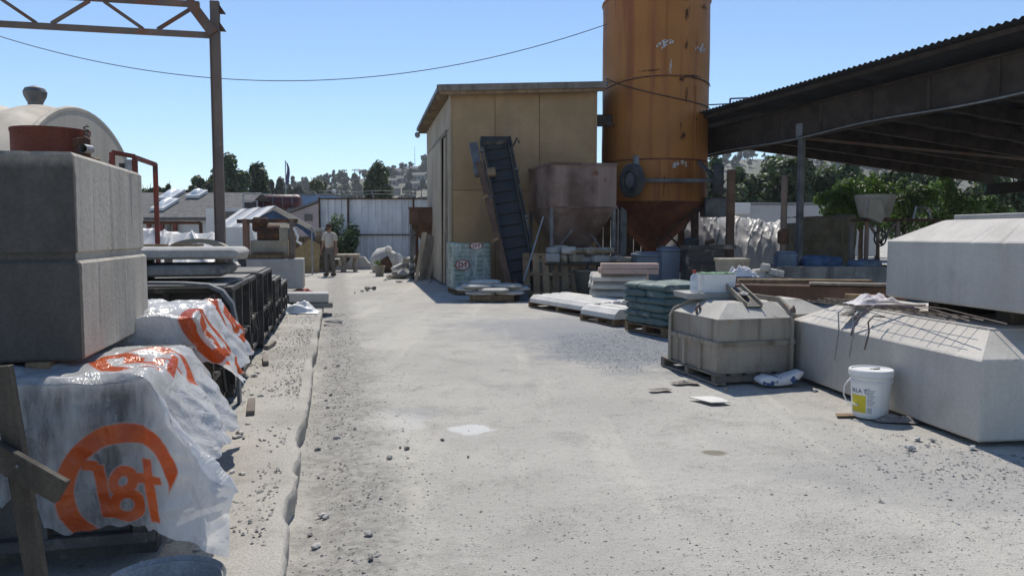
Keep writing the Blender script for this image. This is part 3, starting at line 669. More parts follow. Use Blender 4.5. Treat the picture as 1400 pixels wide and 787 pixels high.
# overhead cable, hung from the silo across the yard
def cab(px):
    x0, x1, x2, y0, y1, y2 = 0, 430, 822, 50, 110, 36
    return y0*(px-x1)*(px-x2)/((x0-x1)*(x0-x2))+y1*(px-x0)*(px-x2)/((x1-x0)*(x1-x2))+y2*(px-x0)*(px-x1)/((x2-x0)*(x2-x1))
single('overhead_cable', B().tube([P(x_, cab(x_), 20.6) for x_ in range(-250, 831, 20)], .011, 5), rubber, 'thin black cable sagging across the sky to the silo', 'cable')
# near form wrapped in printed plastic, with the big concrete block on it
def steel_form(t0, t1, r0, r1, zt, label, z0=.1, ribs=.42, cat='form', name='steel_form', m=None, mould_end=True):
    m = m or blacksteel
    o = YD(r1, t0, z0); f = thing(name, label, cat, o, YROT); L = r1-r0; D = t1-t0; H = zt-z0
    part('skid', B().box((-L/2, D*.2, .045), (L, .09, .09)), m, f); part('skid', B().box((-L/2, D*.8, .045), (L, .09, .09)), m, f)
    part('shell', B().box((-L/2-.03, D/2, .09+(H-.09)/2), (L-.06, D-.10, H-.09), None, .012), m, f)
    for z in (.12, H*.5, H-.025): part('flange', B().box((-L/2, .02, z), (L, .055, .045), None, .006), m, f)
    for z in (.12, H*.5, H-.025): part('flange', B().box((0.0, D/2, z), (.055, D, .044), None, .006), m, f)
    part('top_plate', B().box((-L/2-.02, D/2, H+.004), (L-.02, D-.03, .014), None, .004), conc_dark if m is blacksteel else m, f)  # paler material puts a sunlit look into the tops of black forms
    k = max(2, int(L/ribs))
    for i in range(k+1): part('rib', B().box((-.03-i*(L-.06)/k, .03, H/2+.04), (.045, .05, H-.12)), m, f)
    k = max(2, int(D/.5))
    for i in range(k+1): part('rib', B().box((.008, .04+i*(D-.08)/k, H/2+.04), (.05, .045, H-.12)), m, f)
    for i in range(k):
        part('clamp', B().tube([(.03, .1+i*(D-.1)/k, H*.5+.06), (.075, .1+i*(D-.1)/k, H*.5+.06), (.09, .1+i*(D-.1)/k, H*.5-.08)], .012, 6), m, f)
    return f
steel_form(3.17, 4.16, -3.2, -.73, .832, 'dark steel form under the printed plastic and big concrete block', ribs=.34, m=mat('dusty_form_steel', (.045, .044, .042), (.09, .086, .08), 2.5, c3=(.15, .145, .135), s3=5, t3=.57, w3=.12, rough=.75, bump=.25))
steel_form(4.38, 5.32, -3.1, -.75, .94, 'dark steel form under the crumpled white plastic')
for k, (r_, t_) in enumerate(((-1.95, 3.86), (-1.18, 3.86))):
    single('timber_batten', B().box((0, 0, .019), (.09, .86, .034), None, .004), wood, ('raw timber batten under the outer side of the big block', 'raw timber batten under the inner side of the big block')[k], 'batten', YD(r_, t_, .845), YROT)
bk = P(113, 497, 3.13); bo = YD(bk.dot(XR), bk.dot(YA), .882)
HB = P(97, 207, 3.13).z-.882
n = NT('streaked_block_concrete'); co = n.coord('Object', False); sp_ = n.n('ShaderNodeSeparateXYZ'); n.l(co, sp_.inputs[0])
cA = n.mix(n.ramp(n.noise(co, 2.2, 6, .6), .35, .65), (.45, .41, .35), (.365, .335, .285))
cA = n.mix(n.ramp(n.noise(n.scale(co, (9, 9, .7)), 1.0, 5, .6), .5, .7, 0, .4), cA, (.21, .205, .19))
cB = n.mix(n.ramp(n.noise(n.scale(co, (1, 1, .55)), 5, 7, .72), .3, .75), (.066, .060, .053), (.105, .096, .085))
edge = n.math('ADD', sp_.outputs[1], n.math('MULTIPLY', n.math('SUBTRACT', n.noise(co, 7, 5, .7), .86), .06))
front_dark = n.math('MULTIPLY', n.ramp(edge, .022, .004), n.ramp(n.math('ADD', sp_.outputs[2], n.math('MULTIPLY', n.noise(co, 8, 4, .7), .08)), HB+.02, HB-.03, .55, 1))  # darker over the front face, ragged at the corner, weaker along the top
cc = n.mix(front_dark, cA, cB); cc = n.mix(1.0, cc, n.ramp(n.noise(co, 70, 3, .6), .3, .7, .88, 1.12), 'MULTIPLY'); n.l(cc, n.b.inputs['Base Color']); n.b.inputs['Roughness'].default_value = .9
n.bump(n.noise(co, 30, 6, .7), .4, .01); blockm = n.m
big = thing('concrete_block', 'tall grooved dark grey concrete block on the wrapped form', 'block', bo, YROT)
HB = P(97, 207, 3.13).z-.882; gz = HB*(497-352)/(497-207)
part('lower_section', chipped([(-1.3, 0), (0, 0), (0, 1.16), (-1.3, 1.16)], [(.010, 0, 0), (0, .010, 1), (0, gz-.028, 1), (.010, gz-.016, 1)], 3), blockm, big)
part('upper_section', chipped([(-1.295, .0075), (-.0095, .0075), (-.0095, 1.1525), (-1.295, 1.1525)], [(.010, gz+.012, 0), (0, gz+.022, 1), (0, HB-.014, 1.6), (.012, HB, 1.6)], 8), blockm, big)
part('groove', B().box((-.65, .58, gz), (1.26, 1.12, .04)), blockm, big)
# red drum on the block

dr = thing('steel_drum', 'rusty red round drum ring standing on the concrete block', 'drum', (P(70, 200, 3.95).x, 3.95, .882+HB+.001))
rd = 47/F*3.95; hd = P(70, 172, 3.78).z-(.882+HB)
part('shell', B().lathe([(rd*.93, 0), (rd, 0), (rd, hd*.3), (rd*1.015, hd*.34), (rd, hd*.38), (rd, hd-.02), (rd*1.02, hd-.012), (rd*1.02, hd), (rd*.95, hd), (rd*.93, .01)], 48), drumred, dr, SMO)
part('lock_plate', B().box((rd+.01, -.06, hd*.42), (.07, .05, hd*.7), None, .006), rust, dr)
part('lock_bolt', B().lathe([(0, .02), (.022, .02), (.022, -.05)], 10, (rd+.06, -.09, hd*.45), 'y'), galv, dr)
part('lock_spring', B().tube([(rd+.05+.012*math.cos(a*.9), -.08+.012*math.sin(a*.9), hd*.72+a*.003) for a in range(24)], .004, 5), blacksteel, dr)
part('lock_lug', B().box((rd+.05, -.07, hd*.12), (.09, .06, .05), None, .006), wood, dr)
# ---- printed translucent plastic sheets
def plastic(name, clear=.35):
    n = NT(name); tc = n.n('ShaderNodeTexCoord'); uv = tc.outputs['UV']; ob = tc.outputs['Object']
    sp = n.n('ShaderNodeSeparateXYZ'); n.l(uv, sp.inputs[0])
    u0, v0 = sp.outputs[0], sp.outputs[1]
    wu = n.math('SUBTRACT', n.math('MODULO', n.math('ADD', u0, 4*.92), .92), .46)
    wv = n.math('SUBTRACT', n.math('MODULO', n.math('ADD', v0, 4*.86), .86), .43)
    def rng_(x, c, hw, e=.006): return n.ramp(n.math('ABSOLUTE', n.math('SUBTRACT', x, c)), hw+e, hw-e)
    rad = n.math('SQRT', n.math('ADD', n.math('MULTIPLY', wu, wu), n.math('MULTIPLY', wv, wv)))
    ring = rng_(rad, .215, .033)
    ring = n.math('MULTIPLY', ring, n.ramp(n.math('ADD', wu, n.math('MULTIPLY', wv, .6)), .20, .18))        # ring is open at one side
    # lettering inside the ring: slanted stem with serif, bowl with a cross, hooked stem
    sl_ = n.math('ADD', wu, n.math('MULTIPLY', wv, -.18))
    stem = n.math('MULTIPLY', rng_(sl_, -.085, .026), rng_(wv, .0, .105))
    serif = n.math('MULTIPLY', rng_(sl_, -.115, .035), rng_(wv, -.095, .022))
    def bowl(cx, cy, r, w_):
        a = n.math('SUBTRACT', wu, cx); c = n.math('SUBTRACT', wv, cy)
        return rng_(n.math('SQRT', n.math('ADD', n.math('MULTIPLY', a, a), n.math('MULTIPLY', c, c))), r, w_)
    let = n.math('MAXIMUM', n.math('MAXIMUM', stem, serif), bowl(.0, .055, .045, .022))
    let = n.math('MAXIMUM', let, bowl(-.01, -.035, .035, .02))
    let = n.math('MAXIMUM', let, n.math('MULTIPLY', rng_(sl_, .095, .024), rng_(wv, .0, .12)))
    let = n.math('MAXIMUM', let, n.math('MULTIPLY', rng_(sl_, .095, .06), rng_(wv, -.04, .018)))
    pr = n.math('MAXIMUM', ring, let)
    nz = n.noise(ob, 5, 4, .6)
    col = n.mix(pr, (.80, .80, .80), n.mix(n.ramp(nz, .4, .6), (.72, .13, .022), (.62, .10, .02)))
    n.l(col, n.b.inputs['Base Color']); n.b.inputs['Roughness'].default_value = .22; n.b.inputs['Specular IOR Level'].default_value = .6
    cr = n.math('ABSOLUTE', n.math('SUBTRACT', n.noise(ob, 9, 4, .6, 1.2), .5)); n.bump(n.math('MULTIPLY_ADD', n.noise(ob, 40, 3, .6, .5), .15, cr), .5, .04)
    tl = n.n('ShaderNodeBsdfTranslucent'); n.l(col, tl.inputs[0])
    m1 = n.n('ShaderNodeMixShader'); m1.inputs[0].default_value = .36; n.l(n.b.outputs[0], m1.inputs[1]); n.l(tl.outputs[0], m1.inputs[2])
    tp = n.n('ShaderNodeBsdfTransparent'); tp.inputs[0].default_value = (.93, .95, 1, 1)
    fac = n.math('MULTIPLY', n.ramp(n.noise(n.scale(ob, (6, 6, 1.2)), 1.0, 5, .65), .3, .7, clear*.6, min(1, clear*1.6)), n.math('SUBTRACT', 1.0, n.math('MULTIPLY', pr, .85)))
    fac = n.math('MULTIPLY', fac, n.ramp(u0, .50, .66, 1, .3)); fac = n.math('MULTIPLY', fac, n.ramp(v0, -.05, .08, .35, 1))
    m2 = n.n('ShaderNodeMixShader'); n.l(fac, m2.inputs[0]); n.l(m1.outputs[0], m2.inputs[1]); n.l(tp.outputs[0], m2.inputs[2])
    n.l(m2.outputs[0], n.out.inputs[0]); return n.m
def drape(r_edge, t_front, zt, a_lo, b_hi, da_max, db_max, flare_r, flare_f, seed, na=96, nb=96, tuck=0.0, cut=None, wr=1.0, bulge=0.0):
    """sheet lying on a form: a runs towards the yard and over its edge, b runs towards the camera and over the front"""
    bb = B(); uv = []
    for j in range(nb+1):
        for i in range(na+1):
            a = a_lo+(da_max-a_lo)*i/na; v = -b_hi+(db_max+b_hi)*j/nb
            if cut: a, v = cut(a, v)
            e = .05
            def over(x):                                            # smooth roll over the edge
                return 0 if x < -e else ((x+e)**2/(4*e) if x < e else x)
            da, db = over(a), over(v)
            w1 = fb(a*3.1+seed, v*3.1, seed, 3); w2 = 1-abs(2*fb(a*2.3, v*2.3+seed, 4+seed, 3)); w3 = ns(a*11, v*11, seed)
            mn = min(da, db); drop = max(da, db)+.15*mn
            r_ = r_edge+min(a, 0)+(a-da if 0 < a < e else 0)+flare_r*da+.22*mn; t_ = t_front-min(v, 0)-flare_f*db-.30*mn
            z = zt+.006-drop*(1-.28*flare_r*(da > db))
            fold = .030*math.sin((a if db > da else v)*17+2.2*w1+seed)*sm(.03, .3, drop)
            if da >= db: r_ += fold+.035*w1*sm(.0, .2, da)+bulge*math.sin(min(1, da/.5)*math.pi)
            else: t_ -= fold*.55+.018*w1*sm(.0, .2, db)
            flat = 1-sm(.0, .15, drop); w4 = (1-abs(2*fb(a*6.1+2*v, v*6.1, seed+9, 2)))*.016*sm(.02, .2, drop)
            if da >= db: r_ += w4
            else: t_ -= w4
            z += wr*flat*(.030*abs(w1)+.030*max(0, w2-.55)+.007*w3)+(.012*w3*(1-flat))
            if tuck: z -= tuck*sm(-.9, -1.5, a)*0
            zf = .125 if r_ < -.26 else .02
            if z < zf: r_ += (zf-z)*.5*(1 if da >= db else 0); t_ -= (zf-z)*.5*(0 if da >= db else 1); z = zf+.01*abs(w1)
            bb.v.append(tuple(YD(r_, t_, z))); uv.append((a, v))
    bb.f = [(j*(na+1)+i, j*(na+1)+i+1, (j+1)*(na+1)+i+1, (j+1)*(na+1)+i) for j in range(nb) for i in range(na)]; bb.mi = [0]*len(bb.f); bb.uv = uv
    return bb
def shift(bb, du, dv): bb.uv = [(a+du, v+dv) for a, v in bb.uv]; return bb
def torn1(a, v):
    # ragged lower hem, longest at the corner
    k = (.035*fb(a*6, 3.3, 0, 3)+.03*ns(a*23, 1))*sm(.12, 0, a)
    hem = .56+.03*math.sin(a*3)+k if a > -.36 else .40+.10*fb(a*3.1, .4, 0, 3)+.06*ns(a*19, 3)
    vv = v if v <= 0 else v*min(1, hem/.66)
    q_ = sm(.05, -.1, v); hr = .43+q_*(.04*fb(v*5, 8.8, 0, 3)+.02*ns(v*21, 5))
    aa = a if a <= 0 else a*hr/.66
    return aa, vv
pl1 = drape(-.71, 3.135, .842, -1.75, .90, .66, .66, .50, .05, 1.7, 150, 150, cut=torn1, wr=1.1)
single('plastic_sheet', shift(pl1, .53, .02), plastic('printed_plastic', .66), 'torn clear plastic sheet with orange ring logo hanging over the near form', 'plastic sheet', smooth=True)
pl2 = drape(-.73, 4.34, .95, -1.6, .95, .40, .25, .50, .12, 5.2, 110, 100, wr=1.6, cut=lambda a, v: (a if a < 0 else a*(.95+.12*fb(v*4, 2, 0, 3)), v if v < 0 else v*(.9+.2*fb(a*4, 6, 0, 3))))
single('plastic_sheet', shift(pl2, .30, .47), plastic('printed_plastic_milky', .10), 'crumpled milky plastic sheet with orange print on the second form', 'plastic sheet', smooth=True)
# small pale concrete lump beside the block
single('stone_lump', B().lathe([(0, 0), (.055, .0), (.075, .02), (.078, .10), (.06, .14), (.03, .155), (0, .157)], 14), conc, 'small rounded pale stone standing on the crumpled plastic', 'stone', P(184, 428, 4.75)-Vector((0, 0, .02)), smooth=True)
# wooden cross stake in the corner
t = thing('wooden_stake', 'dark wooden stake with a slanting crossboard', 'stake', G(66, 900))
o = t.location
def rel(px, py, y): return P(px, py, y)-Vector(o)
part('upright', B().bar(rel(2, 500, 2.28), rel(70, 905, 2.28), .058, .03, (0, 1, 0), .003), wooddark, t)
part('crossboard', B().bar(rel(-60, 590, 2.24), rel(86, 672, 2.24), .075, .028, (0, 1, 0), .003), wooddark, t)
part('nail', B().lathe([(0, 0), (.005, 0), (.005, .03)], 6, rel(23, 637, 2.22), 'y'), graysteel, t)
# round metal tub at the frame's lower edge
c = G(228, 812, .16)
t = thing('metal_tub', 'shallow round grey metal tub on the ground by the form', 'tub', (c.x, c.y-.02, 0.1))
part('basin', B().lathe([(0, .0), (.15, .0), (.165, .02), (.195, .12), (.20, .124), (.203, .118), (.200, .112), (.187, .108), (.158, .025), (.15, .012), (0, .012)], 40), galv, t, SMO)
for s_ in (-1, 1): part('handle', B().tube([(s_*.197, -.05, .1), (s_*.235, -.04, .105), (s_*.235, .04, .105), (s_*.197, .05, .1)], .006, 6), galv, t)
# ---- stacked slabs and steel forms further along
steel_form(6.2, 7.45, -4.6, -.80, 1.0, 'black steel form carrying the two stacked slabs')
steel_form(7.62, 8.75, -4.2, -.86, .96, 'black steel form just past the slab stack', ribs=.5)
steel_form(8.95, 10.3, -4.0, -.82, .97, 'long black steel form with pale sunlit-toned top in the row', ribs=.5)
steel_form(10.5, 11.7, -3.6, -.80, .80, 'lower black steel form towards the press end of the row', ribs=.5)
steel_form(11.85, 13.2, -3.2, -.80, .66, 'lowest black steel form at the end of the row', ribs=.5)
# curved end cover and open channel at the near end of the row
t = thing('curved_hood', 'grey bent metal hood hooked over the form end', 'hood', YD(-.80, 6.06, .1), YROT)
b = B(); pf = [(-.55, .95), (-.3, .945), (-.12, .93), (-.02, .88), (.05, .78), (.08, .6), (.085, .012)]
b.loops([[(x, 0, z) for x, z in pf]+[(x-.02, 0, z-.02) for x, z in pf[::-1]], [(x, .12, z) for x, z in pf]+[(x-.02, .12, z-.02) for x, z in pf[::-1]]]); part('cover', b, mat('dusty_blue_steel', (.10, .115, .135), (.16, .165, .17), 3, rough=.6, bump=.2, c3=(.3, .29, .27), s3=4, t3=.6), t, SMO)
part('foot', B().box((.03, .06, .006), (.16, .16, .012)), graysteel, t)
t = thing('steel_channel', 'short black steel channel frame leaning at the form end', 'channel', YD(-.86, 5.75, .1), YROT)
for y_ in (0, .15): part('flange', B().bar((-.32, y_, .66), (.02, y_, .82), .10, .012, (0, 1, 0)), blacksteel, t)
part('web', B().bar((-.32, .075, .625), (.02, .075, .785), .15, .012, (0, 0, 1)), conc_dark, t)
part('leg', B().bar((0, .03, 0), (0, .03, .78), .06, .05), blacksteel, t); part('leg', B().bar((-.3, .12, 0), (-.3, .12, .66), .05, .05), blacksteel, t)
part('rung', B().tube([(-.12, -.03, .42), (.05, -.03, .42), (.05, -.03, .30)], .012, 6), galv, t)
for k, (zt, r_, lb) in enumerate(((1.15, -.86, 'lower thick bullnosed concrete slab on the black form'), (1.29, -.76, 'top thick bullnosed concrete slab with scraps on it'))):
    b = B(); D = .82; Hs = .095
    prof_ = [(0, -.5*Hs), (-.02, -.15*Hs), (.0, .5*Hs)]
    end = [(-.06+.06*math.cos(a), .5*Hs*math.sin(a)) for a in [math.pi/2-math.pi*i/8 for i in range(9)]]
    sec = [(-3.0, .5*Hs)]+end+[(-3.0, -.5*Hs)]
    b.loops([[(x, y_, z*s_) for x, z in sec] for y_, s_ in ((0, .55), (.02, .9), (.05, 1), (D-.05, 1), (D-.02, .9), (D, .55))])
    single('concrete_slab', b, conc_dark if k == 0 else conc, lb, 'slab', YD(r_, 6.58+.03*k, zt-Hs/2), YROT, smooth=SMO)
for k, r_ in enumerate((-1.6, -2.7)):
    single('spacer_block', B().box((0, 0, .02), (.09, .7, .040)), wooddark, ('dark spacer between the two slabs near their rounded end', 'dark spacer between the two slabs near the big block')[k], 'spacer', YD(r_, 7.0, 1.152), YROT)
    single('spacer_block', B().box((0, 0, .014), (.09, .7, .036)), wooddark, ('dark spacer under the lower slab near its rounded end', 'dark spacer under the lower slab near the big block')[k], 'spacer', YD(r_, 7.0, 1.018), YROT)
# scraps on the top slab
rg = random.Random(3)
for k in range(5):
    r_ = -1.25-.33*k; single('wood_scrap', B().box((0, 0, .012), (U(.25, .5), .045, .02), None, .003), wood, 'thin wood strip scattered on the top slab', 'scrap', YD(r_, 7.0+U(-.2, .2), 1.293+.001*k), YROT+U(-.25, .25), 'scraps on the slab')
# tarp-covered heap behind the slabs, with an arch form
def heap(name, m, label, cat, loc, L, D, H, seed, rotz=0.0, nu=70, nv=44, pleat=.06, peaks=()):
    def fn(u, v):
        x, y_ = (u-.5)*L, (v-.5)*D; ex = min(u, 1-u)*2; ey = min(v, 1-v)*2
        h = H*sm(0, .38, ex)*(.35*sm(0, .5, ey)+.65*min(1, ey*1.05))
        for (cx, cy, w_, hh) in peaks: h += hh*math.exp(-((u-cx)**2+(v-cy)**2)/w_**2)*sm(0, .3, ey)*sm(0, .25, ex)
        r1 = max(.1, 1-abs(1.7*fb(x*1.5+seed+.55*y_, y_*.50, seed, 3))); r2 = max(.1, 1-abs(1.6*fb(x*3.3-.9*y_, y_*.9+seed, 3+seed, 3)))
        k = sm(0, .2, ex)*sm(0, .2, ey)
        return (x+.03*r2, y_-.03*r1, max(.005, h+k*(.16*fb(x*.6+seed, y_*.6, 4, 2)+pleat*(r1**4+.6*r2**4)))+.004)
    return single(name, B().grid(fn, nu, nv), m, label, cat, loc, rotz, smooth=True)
q = P(240, 330, 12.2); heap('tarpaulin', silvertarp, 'grey crumpled tarpaulin over a heap behind the slabs', 'tarp', (q.x-.55, 12.5, .1), 3.2, 2.8, 1.25, 2.0, YROT, 190, 150, .045, ((.3, .5, .25, .06), (.72, .45, .25, .08)))
q = P(263, 330, 10.4); b = B(); ar = [(.46*math.cos(math.pi*i/14), .26*math.sin(math.pi*i/14)+.0) for i in range(15)]
b.loops([[(x, y_, 1.08+z) for x, z in ar]+[(x*.8, y_, 1.08+max(0, z-.06)) for x, z in ar[::-1]] for y_ in (0, .3)])
t = thing('arch_form', 'curved tan arch mould resting by the grey tarpaulin', 'mould', (q.x, 10.55, 0), YROT); part('arch', b, conc_tan, t, SMO)
for x in (-.4, .4): part('leg', B().box((x, .15, .59), (.07, .2, .98)), woodgray, t)
# red steel rack with grey switch box
q = P(188, 323, 8.6); t = thing('steel_rack', 'red rusty pipe rack with a grey switch box', 'rack', (q.x, 8.6, .1), YROT)
zt = P(188, 214, 8.6).z-.1; xl = -.20
part('upright', B().bar((0, 0, 0), (0, 0, zt), .05, ch=.004), redsteel, t); part('upright', B().bar((xl, -.12, 0), (xl, -.12, zt+.03), .05, ch=.004), redsteel, t)
part('upright', B().bar((.02, .9, 0), (.02, .9, zt), .05), redsteel, t)
part('top_rail', B().bar((0, 0, zt), (xl, -.12, zt+.03), .045), redsteel, t); part('top_rail', B().bar((0, 0, zt-.01), (.02, .9, zt-.01), .045), redsteel, t)
for z in (zt-.36, zt-.72): part('rail', B().bar((0, 0, z), (xl, -.12, z+.02), .04), woodred, t)
part('switch_box', B().box((-.075, .06, zt-.19), (.09, .08, .32), None, .008), galv, t); part('switch', B().box((-.14, .03, zt-.14), (.05, .07, .13), None, .006), blacksteel, t)
# long rail behind tarp
t = thing('rail_barrier', 'low rusty pipe barrier running behind the tarpaulin', 'barrier', P(205, 330, 16)*1.0, YROT); t.location.z = .1
zr = P(250, 304, 16).z-.1; part('rail', B().tube([(-4.4, 0, zr), (1.0, 0, zr)], .035, 8), rust, t); part('rail', B().tube([(-4.4, 0, zr-.45), (1.0, 0, zr-.45)], .03, 8), rust, t)
for i in range(4): part('post', B().tube([(-4.4+i*1.8, 0, 0), (-4.4+i*1.8, 0, zr)], .035, 8), rust, t)
# pieces at the end of the pad
q = G(398, 422, .1); single('concrete_slab', B().box((0, .22, .185), (1.0, .5, .16), (0, 0.02, 0), .012), conc, 'pale concrete slab piece raised at the end of the pad', 'slab', (q.x+.12, q.y+.1, .1), YROT)
for x in (-.3, .32): single('concrete_cube', B().box((0, 0, .045), (.42, .42, .09), None, .012), conc_dark, ('dark concrete footing under the loose slab beside the form end', 'dark concrete footing under the loose slab beside the kerb end')[x > 0], 'footing', YD(0, 0, .1)+Vector((q.x+.12+x, q.y+.32, 0)), YROT)
def sack(L, W, H, seed, wr=.02, nu=22, nv=16, ex_=.5):
    """soft closed bag lying on its back"""
    b = B(); rings = []
    for i in range(nu+1):
        u = -1+2*i/nu; k = max(.05, (1-abs(u)**5))**.5; ring = []
        for j in range(nv):
            a = 2*math.pi*j/nv; c, s_ = math.cos(a), math.sin(a); e = ex_
            x = (abs(c)**e)*(1 if c > 0 else -1); z = (abs(s_)**e)*(1 if s_ > 0 else -1)
            d = 1+wr*8*fb(u*2+seed, x*1.5, z*1.5+seed, 3)*.35
            ring.append((u*L/2, x*W/2*d*(.92+.08*k), H/2+z*H/2*k*d*(1 if z < 0 else 1+.08*math.sin(3*u+seed))))
        rings.append(ring)
    zmin = min(p[2] for rg_ in rings for p in rg_); rings = [[(x, y_, z-zmin) for x, y_, z in rg_] for rg_ in rings]
    return b.loops(rings)
def crumple(L, W, H, seed, n_=26):
    def fn(u, v):
        x, y_ = (u-.5)*L*(1+.25*ns(v*3, seed)), (v-.5)*W*(1+.25*ns(u*3, seed, 2)); e = min(u, 1-u, v, 1-v)*2
        return (x, y_, .004+H*sm(0, .6, e)*(.45+.75*abs(fb(u*3+seed, v*3, seed, 3)))+.006*abs(ns(u*9, v*9, seed)))
    return B().grid(fn, n_, n_)
q = G(405, 428, .1); single('plastic_bag', crumple(.75, .4, .19, 4), white_pl, 'crumpled white plastic bag at the end of the pad', 'bag', (q.x, q.y, .108), YROT, smooth=True)
q = G(398, 402); single('plastic_scrap', crumple(.5, .35, .1, 8), redprint, 'red and white plastic scrap behind the loose slab', 'scrap', (q.x+.1, q.y+.6, .012), .3, smooth=True)
q = G(356, 475, .1)
for k in (0, 2, 3): single('timber_offcut', B().box((0, 0, .022), (.055, U(.3, .6), .04), None, .004), woodgray, 'grey timber offcut lying beside the black forms', 'timber', YD(-.62-.04*k, 5.9+k*1.1, .106), YROT+U(-.3, .3), 'offcuts along the forms')
single('pipe_ring', B().lathe([(.13, .0), (.15, .012), (.13, .024), (.11, .012), (.13, 0)], 24), graysteel, 'grey ring lying on the ground by the kerb end', 'ring', G(456, 440)+Vector((0, 0, .002)), smooth=True)
# ================================================================ MIDDLE OF THE YARD
# ---- plywood building
fl = P(617, 320, 19.6); fr = P(813, 320, 19.9)
bd = thing('plywood_building', 'tall plywood clad building with tilted flat roof', 'building', (fl.x, fl.y, 0), math.atan2(fr.y-fl.y, fr.x-fl.x))
WB = (Vector((fr.x-fl.x, fr.y-fl.y))).length; DB = 6.6
zfl = P(617, 126, 19.6).z; zfr = P(813, 122, 19.9).z
skew = -.115
def zroof(x, y_): return zfl+(zfr-zfl)*x/WB-.012*y_
lap = math.tan(math.atan2(-skew, 1)-0)
def bl(x, y_, z): return (x+skew*y_, y_, z)
b = B()
b.loops([[bl(.03, .03, 0), bl(WB-.03, .03, 0), bl(WB-.03, DB, 0), bl(.03, DB, 0)], [bl(.03, .03, zroof(.03, 0)-.02), bl(WB-.03, .03, zroof(WB, 0)-.02), bl(WB-.03, DB, zroof(WB, DB)-.02), bl(.03, DB, zroof(0, DB)-.02)]])
part('wall', b, wooddark, bd)  # solid core; its dark colour stands in for shade inside the door gap
cols = [0.0, 1.12, 2.25, WB]
rows = [.02, 2.52, 9]
for i in range(len(cols)-1):
    for j in range(2):
        x0, x1 = cols[i]+.006, cols[i+1]-.006; z0, z1 = rows[j], min(rows[j+1]-.012, 9)
        za, zb = min(z1, zroof(x0, 0)-.03), min(z1, zroof(x1, 0)-.03)
        o_ = .004*((i+j) % 2)
        part('plywood_sheet', B().loops([[(x0, .0-o_, z0), (x1, .0-o_, z0), (x1, .0-o_, zb), (x0, .0-o_, za)], [(x0, .028-o_, z0), (x1, .028-o_, z0), (x1, .028-o_, zb), (x0, .028-o_, za)]]), plywood, bd)
part('corner_trim', B().box((-.015, .0, zfl/2), (.07, .07, zfl-.05), None, .006), plygray, bd); part('corner_trim', B().box((WB+.01, .01, zfr/2), (.06, .07, zfr-.05), None, .006), plywood, bd)
# left flank: boarding, sliding doors standing ajar
def flank(y0, y1, z0, z1, m, nm, off=.0, parent=bd):
    return part(nm, B().loops([[bl(-off, y0, z0), bl(-off, y1, z0), bl(-off, y1, z1), bl(-off, y0, z1)], [bl(-off-.03, y0, z0), bl(-off-.03, y1, z0), bl(-off-.03, y1, z1), bl(-off-.03, y0, z1)]]), m, parent)
flank(.06, .6, .02, 4.05, plygray, 'boarding'); flank(.06, DB, 4.08, zfl-.12, plygray, 'boarding'); flank(4.1, DB, .02, 4.05, plygray, 'boarding')
flank(1.85, 4.0, .06, 4.0, plygray, 'door', .035)
dl = part('door', B().loops([[bl(-.02, 1.25, .06), bl(-.02, 1.5, .06), bl(-.02, 1.2, 3.95), bl(-.02, .95, 3.95)], [bl(-.05, 1.25, .06), bl(-.05, 1.5, .06), bl(-.05, 1.2, 3.95), bl(-.05, .95, 3.95)]]), plygray, bd)
flank(.6, 4.2, 4.0, 4.1, woodgray, 'door_track', .03); flank(.55, .66, .02, 4.0, woodgray, 'door_jamb', .03)
b = B(); ov = .34
rp = [(-ov, -ov), (WB+.22, -ov), (WB+.22, DB+.4), (-ov, DB+.4)]
b.loops([[bl(x, y_, zroof(x, y_)+.03) for x, y_ in rp], [bl(x, y_, zroof(x, y_)+.13) for x, y_ in rp]]); rf = part('roof', b, graysteel, bd)
for i in range(11):
    y_ = -ov+.06+i*(DB+.6)/10.5; part('rafter', B().bar(bl(-ov+.03, y_, zroof(-ov, y_)-.045), bl(WB+.15, y_, zroof(WB+.15, y_)-.045), .05, .13), wood, rf)
part('fascia', B().bar((-ov, -ov-.012, zroof(-ov, 0)+.045), (WB+.2, -ov-.012, zroof(WB+.2, 0)+.045), .15, .024, (0, 1, 0)), woodgray, rf)
part('gutter_end', B().lathe([(0, -.1), (.09, -.1), (.09, .1), (0, .1)], 12, bl(-ov+.02, DB+.25, zroof(-ov, DB)-.12), 'y'), galv, rf)
# link beam between building and silo
a, c = P(806, 165, 20.4), P(832, 165, 20.6); b = B(); b.bar(a, c+Vector((.25, 0, 0)), .3, .1, (0, 1, 0)); single('link_beam', b, shedwood, 'short dark beam bridging the building and the silo', 'beam')
